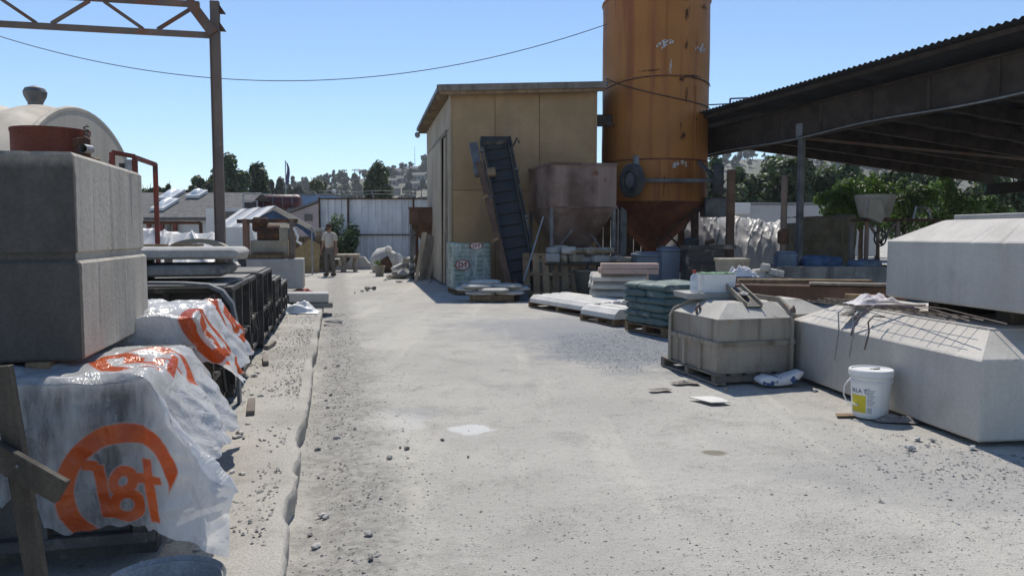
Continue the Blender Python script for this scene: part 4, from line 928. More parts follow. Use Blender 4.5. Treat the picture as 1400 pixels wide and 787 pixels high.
# brown hopper seen behind the building's flank
def hopper(name, label, loc, rotz, W, D, zt, zb, zn, m, legs=True, rim=True, neck=.3):
    h = thing(name, label, 'hopper', loc, rotz)
    b = B(); o_ = [(0, 0), (W, 0), (W, D), (0, D)]
    i_ = [(W/2-neck/2, D/2-neck/2), (W/2+neck/2, D/2-neck/2), (W/2+neck/2, D/2+neck/2), (W/2-neck/2, D/2+neck/2)]; k = .012
    inn = [(k, k), (W-k, k), (W-k, D-k), (k, D-k)]
    b.loops([[(x, y_, zt) for x, y_ in inn], [(x, y_, zt) for x, y_ in o_], [(x, y_, zb) for x, y_ in o_], [(x, y_, zn) for x, y_ in i_]], False, True)
    b.loops([[(x, y_, zt) for x, y_ in inn], [(x, y_, zb) for x, y_ in inn], [(W/2+(x-W/2)*.95, D/2+(y_-D/2)*.95, zn+.02) for x, y_ in i_]], False, True)
    part('bin', b, m, h)
    if rim:
        for (p0, p1) in zip(o_, o_[1:]+o_[:1]): part('rim', B().bar((p0[0], p0[1], zt-.02), (p1[0], p1[1], zt-.02), .05, .06), m, h)
        for (p0, p1) in zip(o_, o_[1:]+o_[:1]): part('seam', B().bar((p0[0], p0[1], zb), (p1[0], p1[1], zb), .03, .04), m, h)
    if legs:
        for x, y_ in o_: part('leg', B().bar((x+(.045 if x == 0 else -.045), y_+(.045 if y_ == 0 else -.045), 0), (x+(.045 if x == 0 else -.045), y_+(.045 if y_ == 0 else -.045), zt-.05), .075, ch=.006), graysteel, h)
    return h
q = P(558, 320, 24.0); hopper('steel_hopper', 'brown steel hopper with pointed base beside the building flank', (q.x, 24.3, 0), .05, .95, 1.0, P(560, 283, 24).z, P(560, 305, 24).z, P(560, 328, 24).z, mat('hopper_rust_brown', (.15, .082, .05), (.11, .06, .038), 2, streak=(.07, .042, .03), st=.7, rough=.8))
q = P(752, 320, 17.4); hp = hopper('steel_hopper', 'large brown steel bin with funnel base between conveyor and silo', (q.x, 17.4, 0), YROT, 1.58, 1.95, P(752, 222, 17.4).z, P(752, 283, 17.4).z, 1.12, hoppermat, neck=.75)
part('outlet', B().box((.79, .97, .98), (.6, .6, .3), None, .01), hoppermat, hp)
part('brace', B().bar((.05, .05, .9), (.55, .1, 1.5), .035), graysteel, hp); part('brace', B().bar((1.53, .05, .7), (1.0, .1, 1.4), .035), graysteel, hp)
# ---- conveyor leaning against the building
cb, ct_ = P(716, 388, 17.2), P(677, 192, 18.95); cb.z = .12
cv = thing('belt_conveyor', 'steep black cleated belt conveyor leaning on the plywood building', 'conveyor', cb)
ax = (ct_-cb); Lc = ax.length; ax.normalize(); sx = Vector((1, .0, 0)); sx = (sx-ax*sx.dot(ax)).normalized(); nrm = sx.cross(ax).normalized()
if nrm.y > 0: nrm = -nrm
def cl(x, s_, n_): return sx*x+ax*s_+nrm*n_
Mc = Matrix((sx, ax, nrm)).transposed()
wv_ = .36
part('belt', B().box(cl(0, Lc/2, 0), (2*wv_-.12, Lc, .05), Mc), beltmat, cv)
for s_ in (-1, 1):
    part('side_rail', B().box(cl(s_*wv_, Lc/2, .03), (.05, Lc*1.0, .17), Mc, .006), blacksteel, cv)
    part('guard', B().box(cl(s_*(wv_-.07), Lc/2, .07), (.04, Lc*.97, .14), Mc), rubber, cv)
for i in range(13): part('cleat', B().box(cl(0, .2+i*(Lc-.3)/12.5, .045), (2*wv_-.2, .05, .055), Mc, .008), beltmat, cv)
for i in range(6): part('bracket', B().box(cl((-1 if i % 2 else 1)*wv_*1.04, .5+i*(Lc-.8)/5, .1), (.09, .06, .06), Mc), graysteel, cv)
part('head_drum', B().lathe([(0, -wv_), (.13, -wv_), (.13, wv_), (0, wv_)], 20, cl(0, Lc-.02, -.03), 'x'), blacksteel, cv, SMO)
part('motor_box', B().box(cl(-wv_-.18, Lc-.45, -.02), (.2, .9, .16), Mc, .01), graysteel, cv)
part('hook', B().tube([cl(wv_+.03, Lc-.3, .1), cl(wv_+.16, Lc-.1, .12), cl(wv_+.2, Lc-.24, .12)], .022, 6), blacksteel, cv)
part('wood_chock', B().box(cl(-.24, Lc-.95, .14), (.2, .2, .1), Mc, .005), wood, cv)
part('foot', B().box(cl(0, .02, -.02)+Vector((0, 0, -.08)), (.8, .16, .1)), blacksteel, cv)
a, c = P(700, 392, 17.0), P(655, 222, 18.6); a.z = .01
tp = thing('timber_prop', 'long red brown timber propped beside the conveyor', 'timber', a)
part('beam', B().bar((0, 0, 0), c-a, .15, .06, (0, 1, 0), .006), woodred, tp)
for f_ in (.40, .72): part('cleat', B().box((c-a)*f_+Vector((-.07, -.05, .02)), (.16, .05, .07), (0, -.5, 0)), wood, tp)
# ---- silo
SY = 21.2; sc_ = P(893, 320, SY); SR = 70.5/F*SY
si = thing('cement_silo', 'tall orange cement silo with rust stains on steel legs', 'silo', (sc_.x, SY, 0))
zc0, zc1 = P(893, 276, SY-SR).z, 7.55; zj = P(893, 217, SY-SR).z
def cyl(z0, z1, seed):
    def fn(u, v):
        a = 2*math.pi*u; z = z0+(z1-z0)*v; r_ = SR+.010*fb(math.cos(a)*1.4, math.sin(a)*1.4, z*.7+seed, 3)
        return (r_*math.cos(a), r_*math.sin(a), z)
    return B().grid(fn, 96, max(4, int((z1-z0)/.12)))
part('upper_shell', cyl(zj, zc1, 0), siloor, si, True)
part('lower_shell', cyl(zc0, zj-.01, 3), siloor, si, True)
for z in (zj, P(893, 104, SY-SR).z): part('weld_seam', B().lathe([(SR+.004, z-.02), (SR+.022, z), (SR+.004, z+.02)], 64), siloor if z > zj else silored, si, True)
part('roof_cone', B().lathe([(SR, zc1-.02), (SR+.03, zc1), (SR+.02, zc1+.05), (SR*.9, zc1+.16), (.35, zc1+.55), (.35, zc1+.7), (0, zc1+.7)], 48), siloor, si, SMO)
part('cone', B().lathe([(SR+.005, zc0+.03), (SR+.02, zc0), (SR*.98, zc0-.06), (.24, .98), (.2, .8), (0, .8)], 48), silored, si, SMO)
part('valve', B().lathe([(0, .55), (.16, .55), (.16, .82), (0, .82)], 16), blacksteel, si, SMO)
rl = SR*.80
for k, (sx_, sy_) in enumerate(((-1, -1), (1, -1), (-1, 1), (1, 1))):
    x_ = sx_*(.52 if 0 else rl*.78); y_ = sy_*rl*.72; x0 = sx_*SR*.66
    part('leg', B().bar((x0*1.02, y_, 0), (x0, y_, zc0+.75), .17, ch=.012), graysteel if sx_ < 0 else rust, si)
    part('foot_plate', B().box((x0*1.02, y_, .012), (.36, .36, .024)), rust, si)
for (p0, p1) in (((-.6, -.95, 2.1), (.05, -.6, 1.25)), ((.9, -.9, 2.1), (-.1, -.75, 1.05)), ((.9, -.95, 2.15), (.25, -.85, .55)), ((.15, -.8, 1.45), (.95, -.9, .75)), ((-.9, .9, 2.0), (.9, .9, .6))):
    part('brace', B().bar(p0, p1, .055), rust, si)
# dabs of white paint and scuffs on the shell
wp = mat('white_paint_dab', (.55, .55, .54), (.45, .44, .42), 9, rough=.8, bump=.2)
def dab(pxc, pyc, wpx, hpx, seed, m):
    """paint smear that follows the curved shell"""
    ac = math.asin(max(-1, min(1, ((pxc-893)/F*(SY-SR))/SR))); zc_ = P(893, pyc, SY-SR).z; rg = random.Random(seed)
    b = B()
    for k in range(26):
        g_ = rg.gauss(0, .22); a0 = ac+g_*wpx/70; da = wpx/70*rg.uniform(.03, .13); z0 = zc_+(rg.gauss(0, .2)+.25*g_)*hpx/52; dz = hpx/52*rg.uniform(.08, .26); sl2 = rg.uniform(.1, .4)*dz
        pts = []
        for (u, v) in ((0, -.5), (.5, -.6), (1, -.35), (1, .5), (.45, .65), (0, .35)):
            a = a0+da*u-math.pi/2; pts.append(((SR+.020+.0006*k)*math.cos(a), (SR+.020+.0006*k)*math.sin(a), z0+dz*v+sl2*u))
        b.add(pts, [tuple(range(6))])
    o_ = part('paint_dab', b, m, si); o_['kind'] = 'stuff'; return o_
dab(890, 60, 24, 12, 1, wp); dab(943, 63, 20, 14, 2, wp); dab(910, 224, 26, 9, 3, wp); dab(899, 92, 4, 20, 5, wp)
rs = mat('rust_scar', (.05, .022, .014), (.08, .03, .016), 9, rough=.9, bump=.4)
for (x, y_, w_, h_, s_) in ((921, 20, 5, 30, 11), (921, 62, 4, 20, 12), (922, 130, 4, 24, 13), (918, 187, 10, 12, 14), (948, 3, 14, 6, 15), (926, 103, 40, 6, 16), (915, 108, 10, 8, 17), (960, 240, 5, 50, 18), (893, 250, 3, 30, 19), (915, 172, 3, 18, 20), (870, 96, 30, 3, 21)): dab(x, y_, w_, h_, s_, rs)
# shadow-side seam lines and dark tubes standing in for the sagging cable's shadow
for (pxs, z0, z1) in ((934, 1.2, 5.2), (894, 5.4, 7.5), (887, zc0, zj)):
    a = math.asin((pxs-893)/70.5)-math.pi/2; part('vertical_seam', B().bar(((SR+.006)*math.cos(a), (SR+.006)*math.sin(a), max(z0, zc0)), ((SR+.006)*math.cos(a), (SR+.006)*math.sin(a), z1), .018, .018), siloor, si)
def loopc(z0, z1, sag): return [((SR+.03)*math.cos(-math.pi+.25+2.6*i/20), (SR+.03)*math.sin(-math.pi+.25+2.6*i/20), z0+(z1-z0)*i/20-sag*math.sin(math.pi*i/20)) for i in range(21)]
part('cable_shadow', B().tube(loopc(P(893, 95, SY-SR).z, P(893, 140, SY-SR).z, .25), .012, 5), rubber, si)
part('cable_shadow', B().tube(loopc(P(893, 112, SY-SR).z, P(893, 108, SY-SR).z, -.12), .012, 5), rubber, si)
# towing axle with two wheels
AYs = -SR-.28; za = P(930, 247, SY+AYs).z; xw0, xw1 = P(864, 250, SY+AYs).x-sc_.x, P(982, 250, SY+AYs).x-sc_.x
part('axle', B().tube([(xw0, AYs, za), (xw1, AYs, za)], .05, 10), graysteel, si, SMO)
for x_ in (xw0, xw1):
    wh = part('wheel', B().lathe([(0, -.07), (.2, -.07), (.2, -.03), (.24, -.02), (.24, .02), (.2, .03), (.2, .07), (0, .07)], 24, (0, 0, 0), 'x'), galv if x_ < 0 else graysteel, si, SMO, loc=(x_, AYs, za), rotz=(0, 0, .45 if x_ < 0 else -.25))
    part('tyre', B().lathe([(.23, -.08), (.27, -.12), (.38, -.125), (.42, -.09), (.43, 0), (.42, .09), (.38, .125), (.27, .12), (.23, .08)], 32, (0, 0, 0), 'x'), tyre, wh, SMO)
    part('arm', B().bar((x_*.93, AYs+.06, za+.1), (x_*.72, -SR*.72, za+.55), .09, .07), graysteel, si)
part('strut', B().bar((xw0+.1, AYs, za+.05), (xw0+.1, AYs+.05, za+.62), .14, .12), graysteel, si)
part('standpipe', B().tube([(xw0-.32, AYs+.2, 0), (xw0-.32, AYs+.2, 2.0), (xw0-.36, AYs+.2, 2.1), (xw0-.46, AYs+.2, 2.12)], .03, 8), galv, si, SMO)
part('platform', B().box((1.45, -.7, P(975, 283, 20).z), (.55, .6, .5), None, .02), graysteel, si)
# ---- pallets and bags
def pallet(W, D, H=.12, m=None, n_=6):
    m = m or wood; b = []
    return dict(W=W, D=D, H=H, m=m, n=n_)
def make_pallet(label, loc, rotz, W, D, H=.12, n_=6, m=None, group=None):
    m = m or wood; t = thing('wooden_pallet', label, 'pallet', loc, rotz, group); bw = W/n_*.72
    for i in range(n_): part('deck_board', B().box((bw/2+i*(W-bw)/(n_-1), D/2, H-.009), (bw, D, .018), None, .003), m, t)
    for j in range(3): part('stringer', B().box((W/2, .045+j*(D-.09)/2, H/2-.001), (W, .075, H-.038), None, .003), m, t)
    for i in range(3): part('bottom_board', B().box((bw/2+i*(W-bw)/2, D/2, .009), (bw, D, .018), None, .003), m, t)
    return t
def bagmesh(L, W, H, seed, m): return sack(L, W, H*1.06, seed, .012, 18, 20, .34).mesh('cement_bag', m, True)
def stackbags(o, rotz, patt, layers, h, z0, meshes, label, group, jit=.02):
    n_ = 0
    for k in range(layers):
        for (x, y_, r_) in patt[k % 2]:
            me = meshes[n_ % len(meshes)]; c, s_ = math.cos(rotz), math.sin(rotz); x += U(-jit, jit); y_ += U(-jit, jit)
            single('cement_bag', me, None, label, 'bag', (o[0]+x*c-y_*s_, o[1]+x*s_+y_*c, z0+k*h), rotz+r_+U(-.04, .04), group); n_ += 1
# teal bags
tb0 = G(908, 461); tb1 = G(852, 450); u_ = (Vector((tb1.x-tb0.x, tb1.y-tb0.y))).normalized(); rt = math.atan2(u_.y, u_.x)-math.pi/2
make_pallet('low wooden pallet under the teal cement bags', (tb0.x, tb0.y, 0), rt, 1.0, .95)
tm = [bagmesh(.53, .335, .108, s_, tealbag) for s_ in (1.1, 2.7, 4.2, 6.1)]
pA = [(.25+.5*i, .17+.31*j, 0) for i in range(2) for j in range(3)]; pB = [(.17+.325*i, .24+.47*j, math.pi/2) for i in range(3) for j in range(2)]
stackbags(tb0, rt, [pB, pA], 6, .096, .121, tm, 'teal printed cement bag in the low pallet stack beside the moulds', 'teal cement bags')
# green bags
g0 = G(621, 403); make_pallet('wooden pallet under the tall stack of green bags', (g0.x, g0.y, 0), YROT, .84, 1.06)
gm = [bagmesh(.56, .435, .120, s_, [greenbag]) for s_ in (3.1, 5.7, 8.2)]
qA = [(.215+.43*i, .29+.54*j, math.pi/2) for i in range(2) for j in range(2)]; qB = [(.285+.50*(i*.58), .22+.40*j, 0) for i in (0, 1) for j in (0, 1)]
stackbags(g0, YROT, [qA, qA], 10, .106, .121, gm, 'green and white cement bag in the tall stack by the building', 'green cement bags', .012)
n = NT('stretch_film'); n.b.inputs['Base Color'].default_value = (.75, .78, .78, 1); n.b.inputs['Roughness'].default_value = .3
co = n.coord(); n.l(n.ramp(n.noise(n.scale(co, (4, 4, 1.2)), 1.5, 5, .65), .35, .7, .10, .48), n.b.inputs['Alpha']); n.bump(n.noise(co, 9, 4, .6, 1.0), .6, .03)
def film(u, v):
    a = u*4; k = int(a) % 4; f_ = a-int(a); W_, D_ = .89, 1.12; q = [(f_*W_, 0), (W_, f_*D_), (W_-f_*W_, D_), (0, D_-f_*D_)][k]
    if u >= 1: q = (0, 0)
    w_ = .012*ns(q[0]*5, q[1]*5+v*6, 3); return (q[0]-.022+w_, q[1]-.028+w_, .13+1.06*v)
single('stretch_wrap', B().grid(film, 64, 14), n.m, 'cloudy stretch film wrapped round the green bags', 'plastic wrap', (g0.x, g0.y, 0), YROT, smooth=True)
def logo(c, nrm_rot, w_, h_, label, loc_):
    t = thing('bag_wrapper', label, 'wrapper', loc_, nrm_rot)
    def disc(r_, n_=28): return [(r_*w_*math.cos(2*math.pi*i/n_), 0, r_*h_*math.sin(2*math.pi*i/n_)) for i in range(n_)]
    part('ground_colour', B().loops([disc(1.0), [(x, .004, z) for x, y_, z in disc(1.0)]]), redprint, t)
    part('inner_ring', B().loops([[(x, -.003, z) for x, y_, z in disc(.84)], [(x, .0015, z) for x, y_, z in disc(.84)]]), whiteprint, t)
    b = B()
    for (x, hw, z, hh) in ((-.5, .07, 0, .5), (-.32, .14, .35, .12), (-.32, .14, -.3, .12), (-.05, .07, 0, .5), (.08, .16, .05, .12), (.42, .07, .05, .55), (.42, .2, .25, .1)):
        b.box((x*w_, -.005, z*h_), (hw*2*w_, .004, hh*2*h_))
    part('lettering', b, redprint, t); return t
for k, (px, py, lb) in enumerate(((632.5, 362, 'round red logo wrapper on the middle of the green bag stack'), (651, 336, 'round red logo wrapper near the top of the green bag stack'))):
    p = P(px, py, g0.y+.02+.001*k); logo(None, YROT, .17 if k == 0 else .15, .125 if k == 0 else .09, lb, (p.x, g0.y-.045+.231*(p.x-g0.x), p.z))
single('board', B().box((0, 0, .009), (.62, .3, .018), None, .003), woodgray, 'thin grey board on top of the green bags', 'board', (g0.x+.38, g0.y+.2, .121+.106*10+.010), .1)
# cream cap stones on a small pallet
q = G(642, 413); make_pallet('small wooden pallet under the pale cap stones', (q.x, q.y, 0), .05, .92, .7, .15, 5)
def capstone(w_, d):
    pl = [(-.5, -.22), (-.3, -.5), (.3, -.5), (.5, -.22), (.5, .22), (.3, .5), (-.3, .5), (-.5, .22)]
    return B().loops([[(x*w_*.96, y_*d*.96, 0) for x, y_ in pl], [(x*w_, y_*d, .018) for x, y_ in pl], [(x*w_, y_*d, .040) for x, y_ in pl], [(x*w_*.80, y_*d*.72, .068) for x, y_ in pl]]).mesh('cap_stone', stone_cream, False)
cm_ = capstone(.66, .52)
for k, (dx, dy, dz, r_, lb) in enumerate(((.22, .25, .151, .1, 'bottom'), (.80, .3, .151, -.2, 'bottom'), (.02, .42, .222, .3, 'middle'), (.50, .18, .222, -.1, 'middle'), (.92, .5, .222, .15, 'middle'), (.16, .28, .292, .2, 'top'), (.76, .36, .292, -.15, 'top'), (.30, .5, .362, .6, 'uppermost'))):
    single('cap_stone', cm_, None, 'pale octagonal cap stone in the %s layer on the small pallet' % lb, 'cap stone', (q.x+dx, q.y+dy, dz), r_, 'cap stones on the small pallet')
# leaning pallet
a = G(717, 407, .0); t = make_pallet('wooden pallet leaning on bags below the brown bin', (P(716, 405, 16.9).x, 16.9, .02), 0, 1.22, 1.0, .11, 6)
t.rotation_euler = (R(66), R(0), R(4))
q = P(740, 320, 17.35); single('pallet_sack', sack(.95, .55, .75, 3, .02, 20, 18), paperbag, 'bulging pale sack behind the leaning pallet', 'sack', (q.x+.2, 17.62, .02), .05, smooth=True)
single('pallet_sack', sack(.9, .5, .24, 6, .02, 20, 18), whiteprint, 'white bag lying on the bulging sack', 'sack', (q.x+.2, 17.6, .73), .05, smooth=True)
a, c = P(743, 296, 17.3), P(716, 384, 16.7); single('white_pipe', B().tube([(0, 0, 0), c-a], .021, 10), galv, 'thin white pipe leaning behind the pallet', 'pipe', a, smooth=SMO)
a, c = P(708, 400, 16.6), P(692, 404, 16.0)
single('timber_offcut', B().bar((0, 0, .03), (.55, 1.0, .28), .06, .05), woodgray, 'grey timber resting between cap stones and leaning pallet', 'timber', G(690, 412))
for k, (px, py, w_, h_, m, lb) in enumerate(((704, 385, .18, .42, rust, 'rusty gas bottle at the conveyor foot'), (715, 388, .22, .3, bluedull, 'faded blue jerrycan beside the conveyor foot'))):
    q = P(px, 320, 16.9+.2*k); single('gas_bottle' if k == 0 else 'jerrycan', (B().lathe([(0, 0), (w_/2, 0), (w_/2, h_*.7), (w_*.35, h_*.85), (.03, h_*.9), (.03, h_), (0, h_)], 20) if k == 0 else B().loops([[(x*w_, y_*.14, z) for x, y_ in ((-.5, -.4), (.5, -.4), (.5, .4), (-.5, .4))] for z in (0, h_*.85)]+[[(x*w_*.5, y_*.1, h_) for x, y_ in ((-.5, -.4), (.5, -.4), (.5, .4), (-.5, .4))]])), m, lb, 'bottle' if k == 0 else 'can', (q.x, q.y-.6, 0.002), smooth=SMO)
# junk below the brown bin: rubble blocks, planks, dark tub
q0 = P(752, 320, 16.9); rg = random.Random(17)
tb_ = thing('trestle_table', 'dark trestle table loaded with broken blocks under the bin', 'table', (q0.x, 17.0, 0))
part('top', B().box((.78, .4, .74), (1.75, .7, .05), None, .005), wooddark, tb_)
for x in (.05, 1.5):
    for y_ in (.12, .68): part('leg', B().box((x, y_, .357), (.08, .08, .714)), wooddark, tb_)
for k in range(18):
    b = B(); w_, d, h_ = rg.uniform(.24, .4), rg.uniform(.2, .3), rg.uniform(.12, .2); b.box((0, 0, h_/2), (w_, d, h_), None, .03)
    single('broken_block', b, conc_tan if k % 2 else conc, 'broken pale block heaped on the dark trestle table', 'block', (q0.x+.10+.175*(k % 10), 17.26+.12*(k % 3), .767+(.19 if k >= 10 else 0)), rg.uniform(-.6, .6), 'blocks on the trestle')
q = P(815, 320, 16.2); single('plank', B().box((0, 0, .02), (.95, .24, .04), None, .004), wood, 'raw plank lying across the blocks under the bin', 'plank', (q.x, 17.25, .99), .1)
t = thing('waste_tub', 'dark round plastic tub on the ground under the bin', 'tub', (P(815, 320, 16.0).x, 16.0, 0))
part('body', B().lathe([(0, .01), (.36, .01), (.46, .62), (.49, .62), (.49, .66), (.44, .66), (.34, .05), (0, .05)], 32), darkpl, t, SMO)
for s_ in (-1, 1): part('handle', B().tube([(s_*.47, -.08, .6), (s_*.53, -.06, .58), (s_*.53, .06, .58), (s_*.47, .08, .6)], .014, 6), darkpl, t)
def crate(label, x, y_, w_, d, h_, m, lid=True):
    t = thing('storage_bin', label, 'bin', (x, y_, 0), .08)
    b = B(); k = .9; pl = lambda s_, z: [(sx_*w_/2*s_, sy_*d/2*s_, z) for sx_, sy_ in ((-1, -1), (1, -1), (1, 1), (-1, 1))]
    b.loops([pl(k, .0), pl(1, h_-.08)]); part('body', b, m, t)
    part('lid', B().box((0, 0, h_-.04), (w_*1.06, d*1.06, .07), None, .015), m, t); part('lid_top', B().box((0, 0, h_+.015), (w_*.8, d*.8, .04), None, .012), m, t)
    for s_ in (-1, 1): part('handle', B().box((s_*w_*.49, 0, h_-.15), (.04, d*.4, .05), None, .008), m, t)
crate('wide grey blue storage bin under the silo', P(886, 320, 17.0).x, 17.0, .62, .5, .98, graypl)
crate('narrow taller grey blue storage bin with domed lid under the silo', P(913, 320, 16.9).x, 16.8, .40, .42, 1.10, graypl)
# dark mixer engine on skids right of the bins
t = thing('mixer_engine', 'dark greasy engine block on skids beside the storage bins', 'engine', (P(962, 320, 16.2).x, 16.2, 0))
part('skid', B().box((0, -.2, .06), (1.1, .1, .12)), blacksteel, t); part('skid', B().box((0, .3, .06), (1.1, .1, .12)), blacksteel, t)
part('housing', B().box((0, .05, .62), (.80, .6, 1.0), None, .03), blacksteel, t); part('top_rail', B().bar((-.55, -.28, 1.12), (.6, -.28, 1.14), .07, .09), blacksteel, t)
part('air_filter', B().lathe([(0, 0), (.16, 0), (.17, .16), (.12, .2), (0, .21)], 16, (-.25, .05, 1.12)), rubber, t, SMO); part('lever', B().tube([(.2, -.2, 1.1), (.26, -.24, 1.4)], .015, 6), blacksteel, t)
part('exhaust', B().tube([(.1, .1, 1.1), (.1, .1, 1.22), (.25, .1, 1.26)], .05, 8), rust, t)
for z in (.3, .55, .8): part('fin', B().box((0, -.26, z), (.72, .03, .06)), rubber, t)
# ---- precast copings
def coping(L, w_, h_, m):
    sec = [(-w_/2, 0), (w_/2, 0), (w_/2, h_*.5), (w_*.22, h_), (-w_*.22, h_), (-w_/2, h_*.5)]
    return B().loops([[(x, y_, z) for x, z in sec] for y_ in (0, L)]).mesh('coping_stone', m)
c0 = G(806, 434); c1 = G(722, 419); dv = Vector((c1.x-c0.x, c1.y-c0.y)); rc = math.atan2(dv.y, dv.x)-math.pi/2; Lp = dv.length
make_pallet('long low pallet under the white coping stones', (c0.x, c0.y, 0), rc, 1.05, Lp, .10, 5)
me = coping(Lp*.98, .27, .14, stone_white)
ex, ey = Vector((math.cos(rc), math.sin(rc), 0)), Vector((-math.sin(rc), math.cos(rc), 0))
for k in range(4):
    p = Vector((c0.x, c0.y, .101))+ex*(.12+.265*k)+ey*(-.06+.10*k)
    single('coping_stone', me, None, ('white coping stone at the road side of the long pallet', 'second white coping stone from the road on the long pallet', 'third white coping stone from the road on the long pallet', 'white coping stone at the inner side of the long pallet')[k], 'coping', p, rc)
d0 = G(852, 447); make_pallet('low pallet under the coping stones beside the teal bags', (d0.x-.12, d0.y+.1, 0), rc, .8, 1.0, .10, 5)
me = coping(.98, .3, .15, stone_white)
for k in range(2): p = Vector((d0.x-.12, d0.y+.1, .101))+ex*(.16+.33*k)+ey*(.0+.02*k); single('coping_stone', me, None, ('short white coping stone beside the teal bags, roadward of the pair', 'short white coping stone beside the teal bags, inner of the pair')[k], 'coping', p, rc)
e0 = P(812, 320, 14.6)
make_pallet('pallet under the stacked cream coping stones', (e0.x, 14.3, 0), -.28, 1.0, .9, .1, 5)
me = coping(1.0, .46, .14, stone_cream)
for k in range(4):
    for j in range(2):
        single('coping_stone', me, None, 'cream coping stone in the stack behind the teal bags', 'coping', (e0.x+.02*(k % 2)+.98*math.cos(-.28), 14.5+j*.47+.98*math.sin(-.28), .101+k*.142), math.pi/2-.28, 'cream coping stack')
for k in range(3): single('stone_plank', B().box((0, 0, .05), (1.05, .34, .095), None, .008), stone_pink, ('pink stone plank lying on the cream copings, road side', 'pink stone plank lying on the cream copings, inner side', 'pink stone plank stacked on the two others')[k], 'stone plank', (e0.x+.62, 14.12+.40*(k % 2)+.1, .668+.098*(k == 2)), -.1+.03*k)
# ================================================================ far middle: canopy, press, rubble, stone garden pieces
yC = 26.0; pk = P(376, 281, yC); el, er = P(336, 311, yC), P(431, 309, yC)
cn = thing('canopy_tent', 'white striped gabled canopy with blue tarp inside', 'canopy', (pk.x, yC, 0), .6)
hz, he = pk.z, (el.z+er.z)/2; wl, wr_ = pk.x-el.x, er.x-pk.x; DC = 4.2
for s_, w_ in ((-1, wl), (1, wr_)):
    for k in range(5):
        y0 = DC*k/5
        part('canvas_strip', B().loops([[(0, y0+.01, hz), (s_*w_, y0+.01, he), (s_*w_, y0+.01, he-.02), (0, y0+.01, hz-.02)], [(0, y0+DC/5-.02, hz-.04*(k % 2)), (s_*w_, y0+DC/5-.02, he), (s_*w_, y0+DC/5-.02, he-.02), (0, y0+DC/5-.02, hz-.06)]]), whitetarp if (k % 2 == 0 or s_ > 0) else silvertarp, cn)
for x in (-wl*.95, wr_*.95):
    for y_ in (.05, DC-.05): part('pole', B().tube([(x, y_, 0), (x, y_, he)], .03, 8), galv, cn)
part('ridge_pole', B().tube([(0, 0, hz-.05), (0, DC, hz-.05)], .03, 8), galv, cn)
def btarp(u, v):
    x = -.55*wl+(1.35*wr_+.3)*u-.1; top = hz-.14-(abs(x)/wr_*(hz-he)); return (x, .25+.05*math.sin(u*14)+.06*fb(u*5, v*4, 2), top-(.24+.10*math.sin(u*7))*v)
part('blue_tarp', B().grid(btarp, 30, 10), bluetarp, cn, True)
# concrete press on a plinth
yM = 18.2; q = P(345, 320, yM); W = 48/F*yM
pl_ = single('concrete_plinth', B().box((.25, .5, .45), (W+.45, 1.0, .72), None, .015), conc, 'pale concrete plinth under the rusty press', 'plinth', (q.x+W/2-.15, yM, 0.0), YROT)
ps = thing('block_press', 'rusty brown block press machine standing on a plinth', 'machine', (q.x, yM+.15, .812), YROT)
zz = P(345, 299, yM).z-.81
for x in (-.22, .86): part('column', B().bar((x, .1, 0), (x, .1, zz), .11, ch=.008), rustpost, ps); part('column', B().bar((x, .65, 0), (x, .65, zz*.9), .09), rustpost, ps)
part('crosshead', B().bar((-.4, .1, zz-.06), (1.0, .1, zz-.04), .10, .09), rust, ps)
part('drum', B().lathe([(0, -.26), (.22, -.26), (.25, -.2), (.25, .2), (.22, .26), (0, .26)], 20, (.3, .4, zz*.62), 'x'), rust, ps, SMO)
part('mould_box', B().box((.32, .35, .26), (.86, .5, .36), None, .02), conc_tan, ps); part('base_beam', B().box((.32, .1, .05), (1.05, .3, .09), None, .008), wood, ps)
part('hood', B().box((.1, .45, zz*.86), (.36, .4, .36), None, .05), rust, ps); part('tray', B().box((.32, -.02, .14), (.7, .14, .03)), rust, ps)
part('panel', B().box((.66, .06, .6*zz), (.2, .04, .35), None, .006), conc_tan, ps)
part('hose', B().tube([(.9, .05, .75), (1.0, .0, .5), (.97, -.02, .42), (1.08, .0, .34)], .03, 8), white_pl, ps, SMO)
single('rubble_sack', sack(.4, .3, .22, 2), paperbag, 'pale sack lying on the plinth by the press', 'sack', (q.x-.32, yM+.02, .81), .3, smooth=True)
# concrete stub beside the plinth, straw-coloured board, brown wall, post
q = G(405, 377); single('concrete_stub', B().box((0, .2, .3), (.42, .4, .6), (0, 0, 0), .02), conc_dark, 'dark concrete stub block beside the press plinth', 'block', (q.x, q.y, 0), YROT)
q = G(418, 373); b = B(); pts = [(-.35, 0), (.42, 0), (.45, 1.0), (.28, 1.12), (.05, 1.22), (-.1, 1.05), (-.3, .95), (-.5, .75)]
b.loops([[(x, 0, z) for x, z in pts], [(x, .09, z) for x, z in pts]]); t = single('board_offcut', b, strawb, 'ragged yellow board offcut leaning by the person', 'board', (q.x, q.y+.2, .01), .1); t.rotation_euler = (-.12, 0, .1)
q = P(400, 320, 28.8); t = thing('brown_wall', 'low brown block wall behind the yellow board', 'wall', (q.x-.6, 28.8, 0))
for j in range(6):
    for i in range(5): part('wall_block', B().box((.2+.42*i+(.2 if j % 2 else 0), 0, .115+.22*j), (.40, .2, .21), None, .012), burlap, t)
q = G(437, 371); t = thing('stone_pillar', 'grey stone pillar with capped top standing beside the person', 'pillar', (q.x, q.y, 0))
part('shaft', B().lathe([(.0, .12), (.15, .12), (.13, .9), (.12, 1.5), (.0, 1.5)], 12), conc_tan, t, SMO); part('base', B().box((0, 0, .06), (.4, .4, .12), None, .015), conc_tan, t); part('capital', B().box((0, 0, 1.56), (.34, .34, .13), None, .02), conc, t)
